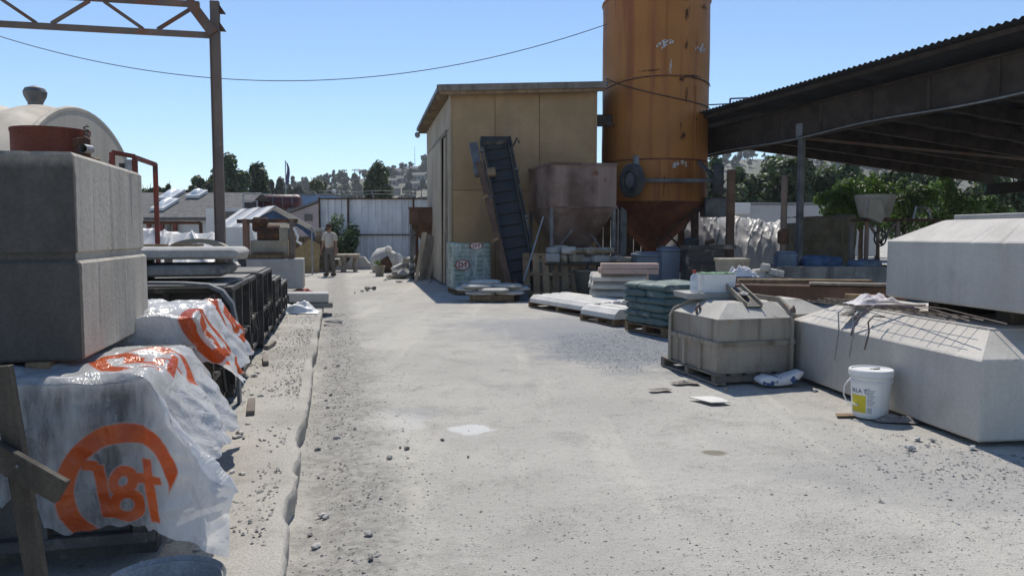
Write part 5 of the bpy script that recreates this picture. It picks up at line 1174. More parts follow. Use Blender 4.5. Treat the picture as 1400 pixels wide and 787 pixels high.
# stone table and carved stones
q = G(475, 371); t = thing('stone_table', 'weathered stone garden table on three legs', 'table', (q.x, q.y, 0))
part('top', B().lathe([(0, .55), (.40, .53), (.50, .57), (.50, .64), (.46, .66), (0, .66)], 28), conc_tan, t, SMO)
for a in (0.3, 2.4, 4.5): part('leg', B().tube([(.3*math.cos(a), .3*math.sin(a), 0), (.24*math.cos(a), .24*math.sin(a), .25), (.33*math.cos(a), .33*math.sin(a), .55)], [.09, .06, .1], 8), conc_tan, t, SMO)
q = G(492, 368); single('carved_stone', B().loops([[(x*.75, -.18, z), (x*.75+.0, -.18, z)] for x, z in ((-1, 0),)] + [] , False, False) if False else B().loops([[(x, y_, z) for x, z in ((-.62, 0), (.62, 0), (.55, .16), (.34, .3), (.2, .5), (-.3, .5), (-.45, .28), (-.6, .14))] for y_ in (-.18, .18)]), conc, 'pale stepped carved stone base by the metal fence', 'stone', (q.x, q.y, 0))
q = G(497, 366); single('stone_ball', B().lathe([(0, 0), (.14, .03), (.2, .14), (.17, .27), (.08, .34), (0, .35)], 16), stone_white, 'white stone ball finial set behind the stepped stone', 'stone', (q.x+.12, q.y+.45, 0), smooth=True)
q = G(462, 369); single('stone_urn', B().lathe([(0, 0), (.2, 0), (.1, .1), (.25, .3), (.28, .42), (.22, .45), (0, .44)], 18), conc, 'grey stone urn tucked behind the person and the garden table', 'urn', (q.x, q.y+.3, 0), smooth=SMO)
q = G(481, 360); single('wooden_box', B().box((0, 0, .3), (1.1, .5, .6), None, .01), shedwood, 'dark wooden box below the weed bush', 'box', (q.x+.1, 31.0, 0))
# white boulders, rust plate, pot
q = G(523, 372); t = thing('boulder', 'big white rounded boulder at the end of the yard', 'boulder', (q.x, q.y+.3, 0))
b = B().lathe([(0, 0), (.42, .0), (.50, .25), (.48, .5), (.40, .7), (.22, .86), (0, .9)], 22)
b.v = [(x*(1+.22*fb(x*2, y_*2, z*2, 3)), y_*(1+.22*fb(x*2+5, y_*2, z*2, 3)), z*(1+.1*fb(x*3, y_*3, 3))) for x, y_, z in b.v]; part('body', b, stone_cream, t, SMO)
part('chip', B().rock((.22, -.28, .86), (.3, .3, .3), random.Random(3), .2), stone_white, t)
single('stone_lump', B().rock((0, 0, .36), (.45, .4, .74), random.Random(9), .18), stone_white, 'jagged white rock standing against the boulder', 'rock', (q.x+.52, q.y+.35, 0))
single('rust_plate', B().loops([[(x, y_, z) for x, z in ((-.2, 0), (.22, 0), (.26, .3), (.1, .62), (-.1, .5), (-.24, .3))] for y_ in (0, .04)]), rust, 'ragged rust coloured plate leaning on the boulder', 'plate', (q.x+.15, q.y-.3, .0), .2)
q = G(519, 377); t = thing('plant_pot', 'small pale green pot in front of the boulder', 'pot', (q.x, q.y, 0)); part('pot', B().lathe([(0, 0), (.13, 0), (.18, .3), (.2, .3), (.2, .34), (.16, .34), (.12, .05), (0, .05)], 20), conc_tan, t, SMO); part('soil', B().lathe([(.155, .30), (0, .32)], 16), bark, t); part('sprout', crown(60, .2, .2, .16, .1, 7, 5, .42), leaf_bush, t)
# rubble heap by the building flank
rg = random.Random(23)
c_ = G(560, 381)
for k in range(46):
    u, v = rg.gauss(0, .38), rg.gauss(0, .5); h = max(0, .62*(1-(abs(u+.05)+abs(v))*.9)); s_ = rg.uniform(.12, .42)
    x, y_ = c_.x+.2+u*1.1, c_.y+.9+v*1.2
    if k % 3 == 0: b = B().box((0, 0, s_*.25), (s_*1.5, s_, s_*.35), (rg.uniform(-.6, .6), rg.uniform(-.6, .6), 0), .01)
    else: b = B().rock((0, 0, s_*.35), (s_*1.2, s_, s_*.8), rg, .28)
    single('rubble_piece', b, [rock_pale, conc, conc_tan, stone_cream][k % 4], 'broken concrete lump in the rubble heap by the building', 'rubble', (x, y_, max(0.0, h-.05)), rg.uniform(0, 6), 'rubble heap')
for k in range(7):
    b = B().box((0, 0, 0), (U(.5, .9), .22, .05), None, .006); o = single('rubble_slab', b, conc if k % 2 else stone_cream, 'pale broken slab sticking out of the rubble heap', 'slab', (c_.x+U(-.5, .6), c_.y+U(.2, 1.0), .12+.07*k), 0, 'slabs in the rubble'); o.rotation_euler = (U(-.3, .3), U(-.8, -.2), U(-.5, .5))
q = G(567, 383)
t = thing('prop_post', 'rusty steel prop standing in the rubble heap', 'post', (q.x, q.y+.6, 0)); part('shaft', B().bar((0, 0, 0), (0, 0, 1.75), .09), rust, t); part('head', B().box((.1, 0, 1.72), (.35, .14, .08)), rust, t); part('foot', B().box((0, 0, .04), (.3, .3, .08)), blacksteel, t)
# boards and bent panels leaning on the flank
for k in range(6):
    q = G(580+4.2*k, 385-1.2*k); L = 1.45-.06*k; b = B().loops([[(x, y_, z) for x, z in ((0, 0), (.10+.03*(k % 2), 0), (.42, L), (.26, L))] for y_ in (0, .028)])
    single('leaning_board', b, woodgray if k % 3 else plygray, 'grey weathered board leaning on the building flank by the rubble', 'board', (q.x-.3+.02*k, q.y+.08*k, .005), .05*k-.25, 'boards leaning on the flank')
q = G(601, 386); t = thing('paint_bucket', 'dusty grey bucket between leaning boards and green bags', 'bucket', (q.x+.05, q.y+.4, 0)); part('pail', B().lathe([(0, 0), (.13, 0), (.16, .36), (.17, .37), (.15, .37), (.12, .02), (0, .02)], 20), galv, t, SMO); part('handle', B().tube([(.16*math.cos(a), -.02, .36+.1*math.sin(a)) for a in [math.pi*i/10 for i in range(11)]], .005, 5), galv, t)
for k in range(9):
    q = G(U(520, 600), U(381, 387)); single('debris_chip', B().rock((0, 0, .03), (U(.1, .25), U(.06, .15), .06), rg, .3), stone_cream if k % 2 else rock_pale, 'pale debris chip on the ground below the rubble heap', 'debris', (q.x, q.y, 0), 0, 'chips below the rubble')
for k, (px, py, s_) in enumerate(((503, 397, .22), (511, 396, .16), (485, 401, .07), (495, 399, .1))): q = G(px, py); single('dirt_clod', B().rock((0, 0, s_*.25), (s_, s_*.7, s_*.6), rg, .3), rock_dark, 'dark dirt clod lying alone on the open yard', 'clod', (q.x, q.y, 0), 0, 'clods on the open yard')
# plank screen added to darken the gap behind the bin and the silo
a, c = P(772, 320, 24.2), P(918, 320, 24.6); ts_ = thing('shade_screen', 'added dark plank screen standing in for shade behind the silo legs', 'screen', (a.x, a.y, 0), .1)
Ls = c.x-a.x; npk = 14
for k in range(npk): part('plank', B().box((Ls*(k+.5)/npk, .004*(k % 2), 1.28+.05*math.sin(k*2.3)), (Ls/npk-.012, .03, 2.5+.1*math.sin(k*2.3)), None, .004), wooddark, ts_)
for z in (.5, 1.9): part('rail', B().box((Ls/2, .05, z), (Ls, .06, .1)), wooddark, ts_)
for k in range(3): part('post', B().box((.1+k*(Ls-.2)/2, .12, 1.2), (.1, .1, 2.4)), wooddark, ts_)
# odds and ends under the silo: drum, crates, loose boards
q = P(845, 320, 19.0); t = thing('oil_drum', 'dark upright oil drum between the bin leg and silo leg', 'drum', (q.x, 19.0, 0)); part('shell', B().lathe([(0, 0), (.28, 0), (.29, .02), (.28, .04), (.28, .29), (.295, .31), (.28, .33), (.28, .57), (.295, .59), (.28, .61), (.28, .85), (.29, .87), (.28, .88), (.26, .86), (0, .86)], 28), blacksteel, t, SMO); part('bung', B().lathe([(.03, .86), (.03, .88), (0, .885)], 10, (.15, 0, 0)), graysteel, t)
for k, (px, y_, h_, lb) in enumerate(((832, 18.3, .55, 'dark slatted crate under the brown bin'), (868, 18.6, .42, 'small slatted crate at the silo foot'))):
    q = P(px, 320, y_); t = thing('slatted_crate', lb, 'crate', (q.x, y_, 0), .2*k)
    for z in range(4):
        for s_ in (-1, 1): part('slat', B().box((0, s_*.24, .05+z*h_/3.6), (.52, .02, h_/5)), woodgray if k else wooddark, t); part('slat', B().box((s_*.25, 0, .05+z*h_/3.6), (.02, .46, h_/5)), woodgray if k else wooddark, t)
    for sx_ in (-1, 1):
        for sy_ in (-1, 1): part('corner_post', B().box((sx_*.23, sy_*.21, h_/2), (.04, .04, h_)), woodgray, t)
    part('base', B().box((0, 0, .015), (.48, .44, .02)), wooddark, t)
q = P(930, 320, 18.4); single('plank_pile', B().box((0, 0, .06), (1.3, .28, .12), None, .006), woodred, 'short brown sleeper lying below the silo braces', 'timber', (q.x, 18.4, 0), .3)
# ================================================================ RIGHT SIDE
# ---- open shed
A_ = P(960, 214, 21.8); B_ = P(1400, 125, 13.2)
bdv = Vector((B_.x-A_.x, B_.y-A_.y)); LBm = bdv.length; rS = math.atan2(bdv.y, bdv.x)
sh = thing('open_shed', 'dark open sided shed with corrugated roof and deep edge girder', 'shed', (A_.x, A_.y, 0), rS)
slx = (B_.z-A_.z)/LBm; sly = -.075; XE = 15.5; YI = 11.8; X0 = -.35; HBm = .66
def sz(x, y_): return A_.z+slx*x+sly*y_
gd = part('edge_girder', B().loops([[(x, y_, sz(x, 0)+z) for y_, z in ((-.05, 0), (.05, 0), (.05, HBm), (-.05, HBm))] for x in (X0, XE)]), shedwood, sh)
part('girder_flange', B().loops([[(x, y_, sz(x, 0)+z) for y_, z in ((-.09, -.05), (.09, -.05), (.09, 0), (-.09, 0))] for x in (X0, XE)]), shedwood, gd)
part('girder_flange', B().loops([[(x, y_, sz(x, 0)+z) for y_, z in ((-.09, HBm), (.09, HBm), (.09, HBm+.05), (-.09, HBm+.05))] for x in (X0, XE)]), shedwood, gd)
for i in range(11): x = .4+i*1.4; part('stiffener', B().box((x, -.065, sz(x, 0)+HBm/2), (.07, .03, HBm-.02)), shedwood, gd)
part('conduit', B().tube([(x, -.13, sz(x, 0)-.03+.03*math.sin(x*1.3)) for x in [X0+.8+i*.4 for i in range(30)]], .017, 6), galv, gd, True)
zo = HBm+.06
def corrsheet(x0, w_):
    def fn(u, v):
        x = x0+w_*u; y_ = -1.05+(YI+1.15)*v; ph = x/.135*2*math.pi
        return (x, y_, sz(x, y_)+zo+.135+.022*math.sin(ph))
    return B().grid(fn, 48, 1)
x = X0-.2; i = 0
while x < XE: part('roof_sheet', corrsheet(x, .83), corr_dark, sh); x += .81; i += 1
for y_ in (-.8, .9, 2.5, 4.1, 5.7, 7.3, 8.9, 10.5, 11.6): part('purlin', B().loops([[(xx, yy, sz(xx, y_)+zo+z) for yy, z in ((y_-.03, .02), (y_+.03, .02), (y_+.03, .11), (y_-.03, .11))] for xx in (X0, XE)]), shedwood, sh)
k = 0; x = -.2
while x < XE:
    part('rafter', B().loops([[(x+xx, yy, sz(x, yy)+z) for xx, z in ((-.035, HBm-.22), (.035, HBm-.22), (.035, zo+.015), (-.035, zo+.015))] for yy in (.06, YI)]), shedwood, sh)
    part('rafter_flange', B().loops([[(x+xx, yy, sz(x, yy)+z) for xx, z in ((-.06, HBm-.25), (.06, HBm-.25), (.06, HBm-.222), (-.06, HBm-.222))] for yy in (.06, YI)]), shedwood, sh); x += 1.3
part('back_girder', B().loops([[(x, y_, sz(x, YI)+z) for y_, z in ((YI-.06, .05), (YI+.06, .05), (YI+.06, HBm-.25), (YI-.06, HBm-.25))] for x in (X0, XE)]), shedwood, sh)
xp = .427*LBm
part('post', B().bar((xp, 0, 0), (xp, 0, sz(xp, 0)-.052), .13, ch=.012), graysteel, sh); part('post_cap', B().box((xp, -.07, sz(xp, 0)+.12), (.2, .04, .34)), galv, sh)
for (xx, yy) in ((-.2, YI-.1), (4.2, YI-.1), (9, YI-.1), (13.5, 0), (14, YI-.1)): part('post', B().bar((xx, yy, 0), (xx, yy, sz(xx, yy)+.0), .12, ch=.01), shedwood, sh)
part('diagonal_brace', B().bar((2.7, .3, sz(2.7, 0)+.2), (5.4, 6.6, sz(5.4, 6.6)-.05), .05, .06), rustpost, sh)
for (xx, yy) in ((7.2, 6.4), (9.8, 4.2), (9.8, 7.4)):
    lm = part('tube_lamp', B().box((xx, yy, sz(xx, yy)-.05), (.1, .95, .06), None, .01), white_pl, sh); part('lamp_rod', B().tube([(xx, yy, sz(xx, yy)-.02), (xx, yy, sz(xx, yy)+HBm-.2)], .01, 5), graysteel, sh)
# pipe rail and beam on the roof's far corner
a = P(998, 150, 21.5); t = thing('roof_rail', 'thin dark pipe rail standing on the shed roof', 'rail', (a.x-.6, 21.5, 0))
zl = P(998, 135, 21.5).z
part('post', B().tube([(.6, 0, zl-.55), (.6, 0, zl)], .025, 6), blacksteel, t); part('rail', B().tube([(.6, 0, zl), (1.9, -.3, zl)], .022, 6), blacksteel, t); part('lower_rail', B().tube([(-.3, .1, zl-.17), (1.9, -.3, zl-.12)], .018, 6), blacksteel, t)
part('beam', B().bar((-.35, .2, zl-.42), (.75, 0, zl-.20), .08, .2, (0, 1, 0)), shedwood, t)
# timber posts just inside the shed
for k, (px, py0, yy, lb, r_) in enumerate(((998, 232, 16.9, 'square brown timber post behind the dark engine', .13), (1071, 240, 16.0, 'thin rusty pipe post in front of the silver tarp', .0))):
    q = P(px, 320, yy); zt = P(px, py0, yy).z
    if k == 0: single('timber_post', B().box((0, 0, zt/2), (.16, .14, zt), None, .008), woodred, lb, 'post', (q.x, yy, 0))
    else:
        t = thing('pipe_post', lb, 'post', (q.x, yy, 0)); part('pipe', B().tube([(0, 0, 0), (0, 0, zt)], .065, 10), rustpost, t, SMO); part('collar', B().lathe([(.1, 1.2), (.12, 1.25), (.12, 1.45), (.09, 1.5)], 12), rust, t); part('wood_pad', B().box((0, 0, .98), (.3, .2, .08)), wood, t)
# silver tarpaulin heap
q = P(1005, 320, 20.5); heap('tarpaulin', silvertarp, 'shiny silver tarpaulin over a heap behind the silo legs', 'tarp', (q.x+.65, 23.4, .02), 5.2, 3.8, 1.70, 7.0, -.1, 240, 190, .07, ((.22, .45, .2, .45), (.62, .5, .18, .12)))
# burlap stack and low wall
q = P(1129, 320, 18.6); W = 80/F*18.6; zt = P(1129, 296, 18.6).z
def bur(u, v):
    # wrapped bale: front and top in one sheet
    x = (u-.5)*W; top = zt+.06*fb(u*3, 1, 1)+.10*sm(.75, 1, u)*math.sin(u*9)
    if v < .7: z = top*v/.7; y_ = -.06*math.sin(math.pi*v/.7)-.12*fb(u*3.2, v*4.5, 3, 4)
    else: z = top+.02*fb(u*5, v*8); y_ = (v-.7)/.3*1.2
    return (x, y_, max(.0, z))
t = thing('burlap_bale', 'brown burlap covered bale under the shed edge', 'bale', (q.x, 18.6, 0)); part('cover', B().grid(bur, 40, 40), burlap, t, True)
part('core', B().box((0, .6, (zt-.15)/2), (W-.15, 1.0, zt-.15)), burlap, t)
for k in range(2): part('rope', B().tube([((-.25+.5*k)*W, -.1-.03*math.sin(i), zt*i/10) for i in range(11)], .012, 5), wood, t)
# pump hopper on stand
q = P(1195, 320, 16.0); z1, z0 = P(1195, 267, 16).z, P(1195, 299, 16).z
t = thing('feed_hopper', 'grey cone feed hopper on a rusty stand beside the stacked blocks', 'hopper', (q.x, 16.0, 0)); t.scale = (1.2, 1.2, 1)
part('cone', B().lathe([(.30, z1), (.325, z1+.01), (.335, z1-.02), (.30, z1-.2), (.24, z0+.02), (.2, z0), (.16, z0), (.27, z1-.15), (.30, z1)], 28), conc_tan, t, SMO)
part('deck', B().box((.35, 0, z0-.03), (1.3, .5, .05), None, .006), rust, t)
for x in (-.22, .3, .95): part('leg', B().bar((x, -.2, 0), (x, -.2, z0-.055), .055), rustpost, t)
part('leg', B().bar((-.3, .2, 0), (-.3, .2, z0-.1), .06), woodgray, t)
part('gear_case', B().loops([[(x, y_, z) for x, z in ((-.3, z0+.02), (-.08, z0-.1), (-.02, z0+.06), (-.1, z1-.12), (-.28, z1-.1))] for y_ in (-.42, -.24)]), conc_tan, t)
part('brace', B().bar((-.2, -.22, z0-.1), (.05, -.22, z0-.55), .04), rustpost, t); part('brace', B().bar((.25, -.22, z0-.1), (.0, -.22, z0-.5), .04), rustpost, t)
part('belt_loop', B().tube([(-.02+.1*math.cos(a), -.27, z0-.4+.16*math.sin(a)) for a in [2*math.pi*i/20 for i in range(21)]], .014, 6), rubber, t)
part('stop_handle', B().tube([(.62, -.1, z0), (.66, -.1, z0+.24), (.86, -.1, z0+.22), (.92, -.1, z0)], .02, 6), galv, t)
# blue-grey tank with tarps, bin and bags on it
a = P(1061, 395, 15.4); W = (1215-1061)/F*15.4; zt = P(1061, 364, 15.4).z
t = thing('concrete_tank', 'long low grey concrete tank under the shed edge', 'tank', (a.x, 15.4, 0), -.05)
part('wall', B().box((W/2+.15, .04, zt/2), (W+.3, .08, zt), None, .008), conc_dark, t); part('wall', B().box((W/2+.15, .96, zt/2), (W+.3, .08, zt), None, .008), conc_dark, t)
for x in (.04, W*.62, W+.26): part('wall', B().box((x, .5, zt/2-.002), (.08, .83, zt-.004), None, .008), conc_dark, t)
part('fill', B().box((W/2+.15, .5, zt-.14), (W+.1, .8, .04)), rock_dark, t)
q = P(1076, 320, 15.9); crate_z = zt
t = thing('jerry_bin', 'faded blue plastic drum standing on the concrete tank', 'drum', (q.x, 15.95, zt-.118)); part('body', B().box((0, 0, .19), (.40, .34, .38), None, .03), bluedull, t); part('lid', B().box((0, 0, .395), (.34, .28, .03), None, .01), bluedull, t)
for k, (px, L, lb) in enumerate(((1112, .34, 'folded blue tarp bundle on the tank beside the drum'), (1133, .3, 'peaked blue tarp bundle on the middle of the tank'), (1182, .5, 'round blue tarp bundle on the tank beside the hopper legs'))):
    q = P(px, 320, 15.9); single('tarp_bundle', sack(L*1.35, .42, .30 if k < 2 else .24, k*1.7+2.0, .06, 24, 18), bluetarp if k < 2 else bluedull, lb, 'tarp', (q.x, 15.88, zt-.118), .3*k, smooth=True)
# pale block, tub of stone bits near the engine
q = P(1006, 320, 13.4); t = thing('stone_planter', 'pale tapered stone planter in front of the brown post', 'planter', (q.x, 13.6, 0)); part('body', B().loops([[(x*.17, y_*.17, z) for x, y_ in ((-1, -1), (1, -1), (1, 1), (-1, 1))] if z < .1 else [(x*.24, y_*.24, z) for x, y_ in ((-1, -1), (1, -1), (1, 1), (-1, 1))] for z in (0, .93)]), conc_tan, t); part('rim', B().box((0, 0, .95), (.52, .52, .05), None, .01), conc_tan, t)
q = P(1045, 320, 12.6); t = thing('rubble_tub', 'black tub piled with pale stone bits', 'tub', (q.x, 12.6, 0)); part('body', B().lathe([(0, 0), (.33, 0), (.42, .66), (.45, .68), (.40, .68), (.3, .05), (0, .05)], 26), rubber, t, SMO); part('legs', B().lathe([(.34, .0), (.36, .02), (.34, .04)], 20), rubber, t)
for k in range(5): single('stone_bit', B().box((0, 0, .06), (U(.2, .34), U(.14, .2), .12), (U(-.15, .15), U(-.15, .15), 0), .02), stone_cream, 'pale broken stone piled in the black tub', 'stone', (q.x-.18+.09*k, 12.52+.05*(k % 2), .62+.09*(k % 3)), U(0, 3), 'stones in the tub')
part('soil', B().lathe([(.39, .60), (0, .62)], 16), conc_tan, t)
q = P(1022, 320, 12.0); t = single('plank_stub', B().box((0, 0, .36), (.5, .3, .72), None, .02), conc_dark, 'dark upright block beside the black tub', 'block', (q.x, 12.3, 0)); single('rag_heap', crumple(.5, .32, .2, 3.3), ragm, 'dirty white cloth heap on the dark upright block', 'cloth', (q.x, 12.3, .722), .2, smooth=True)
# ---- lumber on trestles behind the moulds
ls = P(1000, 320, 9.3)
lt = [thing('saw_trestle', lb, 'trestle', (x, y_, 0), -.1) for x, y_, lb in ((ls.x+.25, 9.45, 'rough trestle carrying the lumber beside the white box'), (ls.x+1.55, 9.1, 'rough trestle carrying the lumber beside the stacked blocks'))]
for t in lt:
    part('beam', B().box((0, 0, .56), (.1, .7, .1), None, .006), woodgray, t)
    for y_ in (-.3, .3):
        for x in (-.14, .14): part('leg', B().bar((x, y_, 0), (x*.25, y_, .53), .05, .06), woodgray, t)
for k, (dx, y0, y1, z, h_, m, L, lb) in enumerate(((.0, 9.45, 8.85, .70, .17, woodred, 1.9, 'thick brown beam nearest the moulds in the lumber stack'), (.1, 9.68, 9.35, .70, .15, woodred, 1.75, 'thick brown beam beside the tank in the lumber stack'), (.15, 9.5, 9.3, .825, .045, wood, 1.55, 'pale plank lying crosswise over the brown beams'), (.9, 9.15, 8.72, .815, .03, woodgray, 1.3, 'thin grey plank over the brown beam end'))):
    single('timber_beam', B().bar((ls.x+dx, y0, z), (ls.x+dx+L, y1, z), .14 if h_ > .1 else .2, h_, (0, 1, 0) if False else (0, 0, 1), .006), m, lb, 'timber')
# ---- octagonal steel mould on pallet, beside the big blocks
mo = G(980, 526); rm = R(15)
make_pallet('flattened dark pallet under the octagonal mould', (mo.x-.02, mo.y-.03, 0), rm, .92, 1.15, .10, 6, woodgray)
mdm = mat('dusty_mould', (.34, .305, .25), (.25, .22, .18), 1.8, streak=(.14, .11, .075), st=.85, s_st=5, c3=(.30, .165, .075), s3=3.4, t3=.61, w3=.1, rough=.85, bump=.3)
mdl = mat('dusty_mould_top', (.45, .43, .385), (.38, .36, .325), 2.5, c3=(.26, .24, .2), s3=5, t3=.62, bump=.3, rnd=.03)
mt = thing('vault_mould', 'dusty angular mould with hipped top on a pallet', 'mould', (mo.x, mo.y, .10), rm)
pl0 = [(0, 0), (.80, 0), (.96, .24), (1.45, .24), (1.45, 1.05), (.10, 1.05), (0, .95)]
Hm = P(985, 437, mo.y).z-.10
def off(p, d):
    n_ = len(p); out = []
    for i in range(n_):
        a, b_, c = Vector(p[i-1]), Vector(p[i]), Vector(p[(i+1) % n_]); e1, e2 = (b_-a).normalized(), (c-b_).normalized()
        n1, n2 = Vector((-e1.y, e1.x)), Vector((-e2.y, e2.x)); m_2 = (n1+n2).normalized(); out.append(tuple(b_+m_2*d/max(.3, m_2.dot(n1))))
    return out
def L3(p, z): return [(x, y_, z) for x, y_ in p]
part('skirt', B().loops([L3(pl0, 0), L3(pl0, Hm*.53)]), mdm, mt)
part('band', B().loops([L3(off(pl0, -.022), Hm*.50), L3(off(pl0, -.025), Hm*.585), L3(pl0, Hm*.59)], True, False), mdm, mt)
part('upper_side', B().loops([L3(pl0, Hm*.59), L3(pl0, Hm)], False, False), mdm, mt)
part('hipped_top', B().loops([L3(pl0, Hm-.001), L3(off(pl0, .24), Hm+.13)], False, True), mdl, mt)
for (x, y_) in ((-.012, .3), (-.012, .62), (-.012, .93)): part('rib', B().box((x, y_, Hm*.26), (.03, .045, Hm*.5)), mdm, mt)
for (x, y_) in ((.78, -.01),): part('rib', B().box((x, y_, Hm*.5), (.03, .03, Hm)), mdm, mt)
part('joint_flange', B().bar((.80, -.015, Hm+.01), (.80, .23, Hm+.15), .03, .05), mdm, mt); part('joint_flange', B().bar((.80, .23, Hm+.15), (.80, .82, Hm+.15), .03, .05), mdm, mt)
part('edge_angle', B().tube([(-.02, .92, .0), (-.02, .92, Hm-.05), (.02, .92, Hm+.02), (.24, .80, Hm+.15)], .018, 6), mdm, mt)
for (x, y_, a) in ((.05, .45, 0), (.82, .02, 1.2)): part('lifting_lug', B().tube([(x-.02, y_, Hm+.0), (x-.03, y_, Hm+.07), (x+.01, y_+.03, Hm+.10), (x+.04, y_+.05, Hm+.06), (x+.03, y_+.04, Hm+.01)], .014, 8), rustpost, mt, True)
# slab, white box and bottle on the mould
ztop_m = .10+Hm+.132
q = P(970, 320, 8.0); sq = Vector((q.x-.05, 7.98, 0))
single('stone_slab', B().loops([[(x*.95, y_*.95, 0) for x, y_ in ((-.3, -.22), (.28, -.22), (.33, .05), (.3, .25), (-.28, .25))], [(x, y_, .06) for x, y_ in ((-.3, -.22), (.28, -.22), (.33, .05), (.3, .25), (-.28, .25))]]), conc, 'pale concrete slab lying on the mould top', 'slab', (sq.x+.03, sq.y, ztop_m+.001), .15)
zs = ztop_m+.062
t = thing('plastic_box', 'white plastic box with green netting on top', 'box', (sq.x+.11, sq.y-.02, zs), .12)
part('body', B().loops([[(x*.155, y_*.12, 0) for x, y_ in ((-1, -1), (1, -1), (1, 1), (-1, 1))], [(x*.17, y_*.135, .19) for x, y_ in ((-1, -1), (1, -1), (1, 1), (-1, 1))]]), white_pl, t); part('netting', B().grid(lambda u, v: ((u-.5)*.35, (v-.5)*.28, .192+.016*abs(fb(u*4, v*4, 2))), 16, 12), greenlid, t, True)
t = thing('plastic_bottle', 'clear plastic bottle with red cap beside the white box', 'bottle', (sq.x-.12, sq.y-.06, zs)); n_ = NT('bottle_plastic'); n_.b.inputs['Base Color'].default_value = (.7, .74, .8, 1); n_.b.inputs['Roughness'].default_value = .2; n_.b.inputs['Alpha'].default_value = .6
part('body', B().lathe([(0, 0), (.04, 0), (.042, .02), (.042, .13), (.034, .165), (.016, .185), (.016, .2), (0, .2)], 18), n_.m, t, SMO); part('cap', B().lathe([(.02, .195), (.02, .225), (0, .227)], 14), redcap, t)
# steel bracket lying on the hip
t = thing('steel_bracket', 'dark bent steel channel bracket lying on the mould hip', 'bracket', P(1024, 424, 7.5)); o = Vector(t.location)
p0, p1 = P(1003, 400, 7.85)-o+Vector((0, 0, .05)), P(1031, 424, 7.33)-o+Vector((0, 0, .03))
part('web', B().bar(p0, p1, .15, .014, (0, 0, 1)), blacksteel, t)
for s_ in (-.075, .075): part('flange', B().bar(p0+Vector((s_, 0, .02)), p1+Vector((s_, 0, .02)), .014, .05, (0, 0, 1)), conc_tan, t)
part('mortar_lump', B().rock((p0+p1)/2+Vector((0, 0, .03)), (.10, .22, .05), random.Random(2), .3), conc, t)
# ---- big chamfered concrete blocks
e2 = G(1337, 611); rB = R(7.5)
def vault_block(L, W, H, ch, rise, lip=0.0):
    r_ = [(0, 0), (W, 0), (W, L), (0, L)]
    return chipped(r_, [(.012, 0, 0), (0, .015, 1), (0, H-.012, .8), (.010, H, .8), (ch-.01, H+rise-.006, 0), (ch+.012, H+rise, 0)], L*3, .008)
H1 = P(1345, 492, e2.y).z
b1 = thing('burial_vault', 'huge pale chamfered concrete vault block lying on the ground', 'concrete block', (e2.x, e2.y, 0), rB)
part('body', vault_block(2.5, 2.4, H1-.03, .30, .165), conc_clean, b1, loc=(0, 0, .03))
part('top_lip', B().loops([L3(off([(0, 0), (2.4, 0), (2.4, 2.5), (0, 2.5)], .285), H1+.155), L3(off([(0, 0), (2.4, 0), (2.4, 2.5), (0, 2.5)], .285), H1+.163)]), conc, b1)
part('groove_line', B().box((.62, -.004, .30), (.5, .012, .012)), conc_dark, b1)
for y_ in (.25, 1.2, 2.2): part('bearer', B().box((1.2, y_, .015), (2.2, .12, .028)), wooddark, b1)
c7, s7 = math.cos(rB), math.sin(rB)
def W1(x, y_, z): return Vector((e2.x+x*c7-y_*s7, e2.y+x*s7+y_*c7, z))
zt1 = H1+.165
for k, y_ in enumerate((.55, 1.3)): single('bearer_block', B().box((0, 0, .06), (1.3, .14, .118), None, .006), wooddark, ('dark bearer between the two vault blocks, near their free end', 'dark bearer between the two vault blocks, beside the mould')[k], 'bearer', W1(1.25, y_, zt1+.001), rB)
zb2 = zt1+.122; H2 = P(1205, 328, 6.58).z-zb2
b2 = thing('burial_vault', 'second pale chamfered concrete vault block stacked on top', 'concrete block', W1(.37, -.12, zb2), rB)
part('body', vault_block(1.72, 1.85, H2, .30, .165), conc_clean, b2)
part('lid_strip', B().box((.98, .86, H2+.165+.022), (1.22, 1.1, .04), None, .006), conc, b2)
# wire mesh panel over the chamfer
wm = thing('wire_mesh', 'rusty welded wire mesh panel draped over the vault chamfer', 'wire mesh', W1(0, 0, 0), rB)
wiremat = mat('mesh_wire', (.16, .13, .105), (.10, .08, .07), 6, rough=.6, bump=.1, metal=.3)
def mz(x, y_): return zt1+.040+.016*math.sin(y_*2.1+x)+.010*ns(x*2, y_*2)
for i in range(19):
    y_ = .42+i*.105; x1 = .34+.55*(y_ > 1.72); k_ = max(3, int((x1-.06)/.07)); part('cross_wire', B().tube([(.05+.03*math.sin(i*1.7)+(x1-.05)*t_/k_, y_+.03*t_/k_, mz(x1*t_/k_, y_)+.004) for t_ in range(k_+1)], .0032, 4), wiremat, wm)
for j in range(8):
    x = .09+j*.105; y0 = .35 if x < .36 else 1.68; part('long_wire', B().tube([(x+.012*(yy-1.5), yy, mz(x, yy)-.003) for yy in [y0+(2.42-y0)*i/14 for i in range(15)]], .0032, 4), wiremat, wm)
part('bent_wire', B().tube([(.10+.22*t_, .25+1.9*t_, zt1+.06+.04*math.sin(t_*5)) for t_ in [i/14 for i in range(15)]], .0045, 5), wiremat, wm)
part('bent_wire', B().tube([(.30, .15, zt1+.05), (.33, .8, zt1+.09), (.34, 1.5, zt1+.08), (.2, 2.3, zt1+.05)], .0045, 5), wiremat, wm)
def hang(px, py0, py1, yy, r_, m, lb, name, cat):
    a = P(px, py0, yy); c = P(px-5, py1, yy-.02)
    single(name, B().tube([a+Vector((.16, .06, .035)), a+Vector((.05, .02, .045)), a, a+(c-a)*.35+Vector((.012, -.012, 0)), c], r_, 6), m, lb, cat, smooth=True)
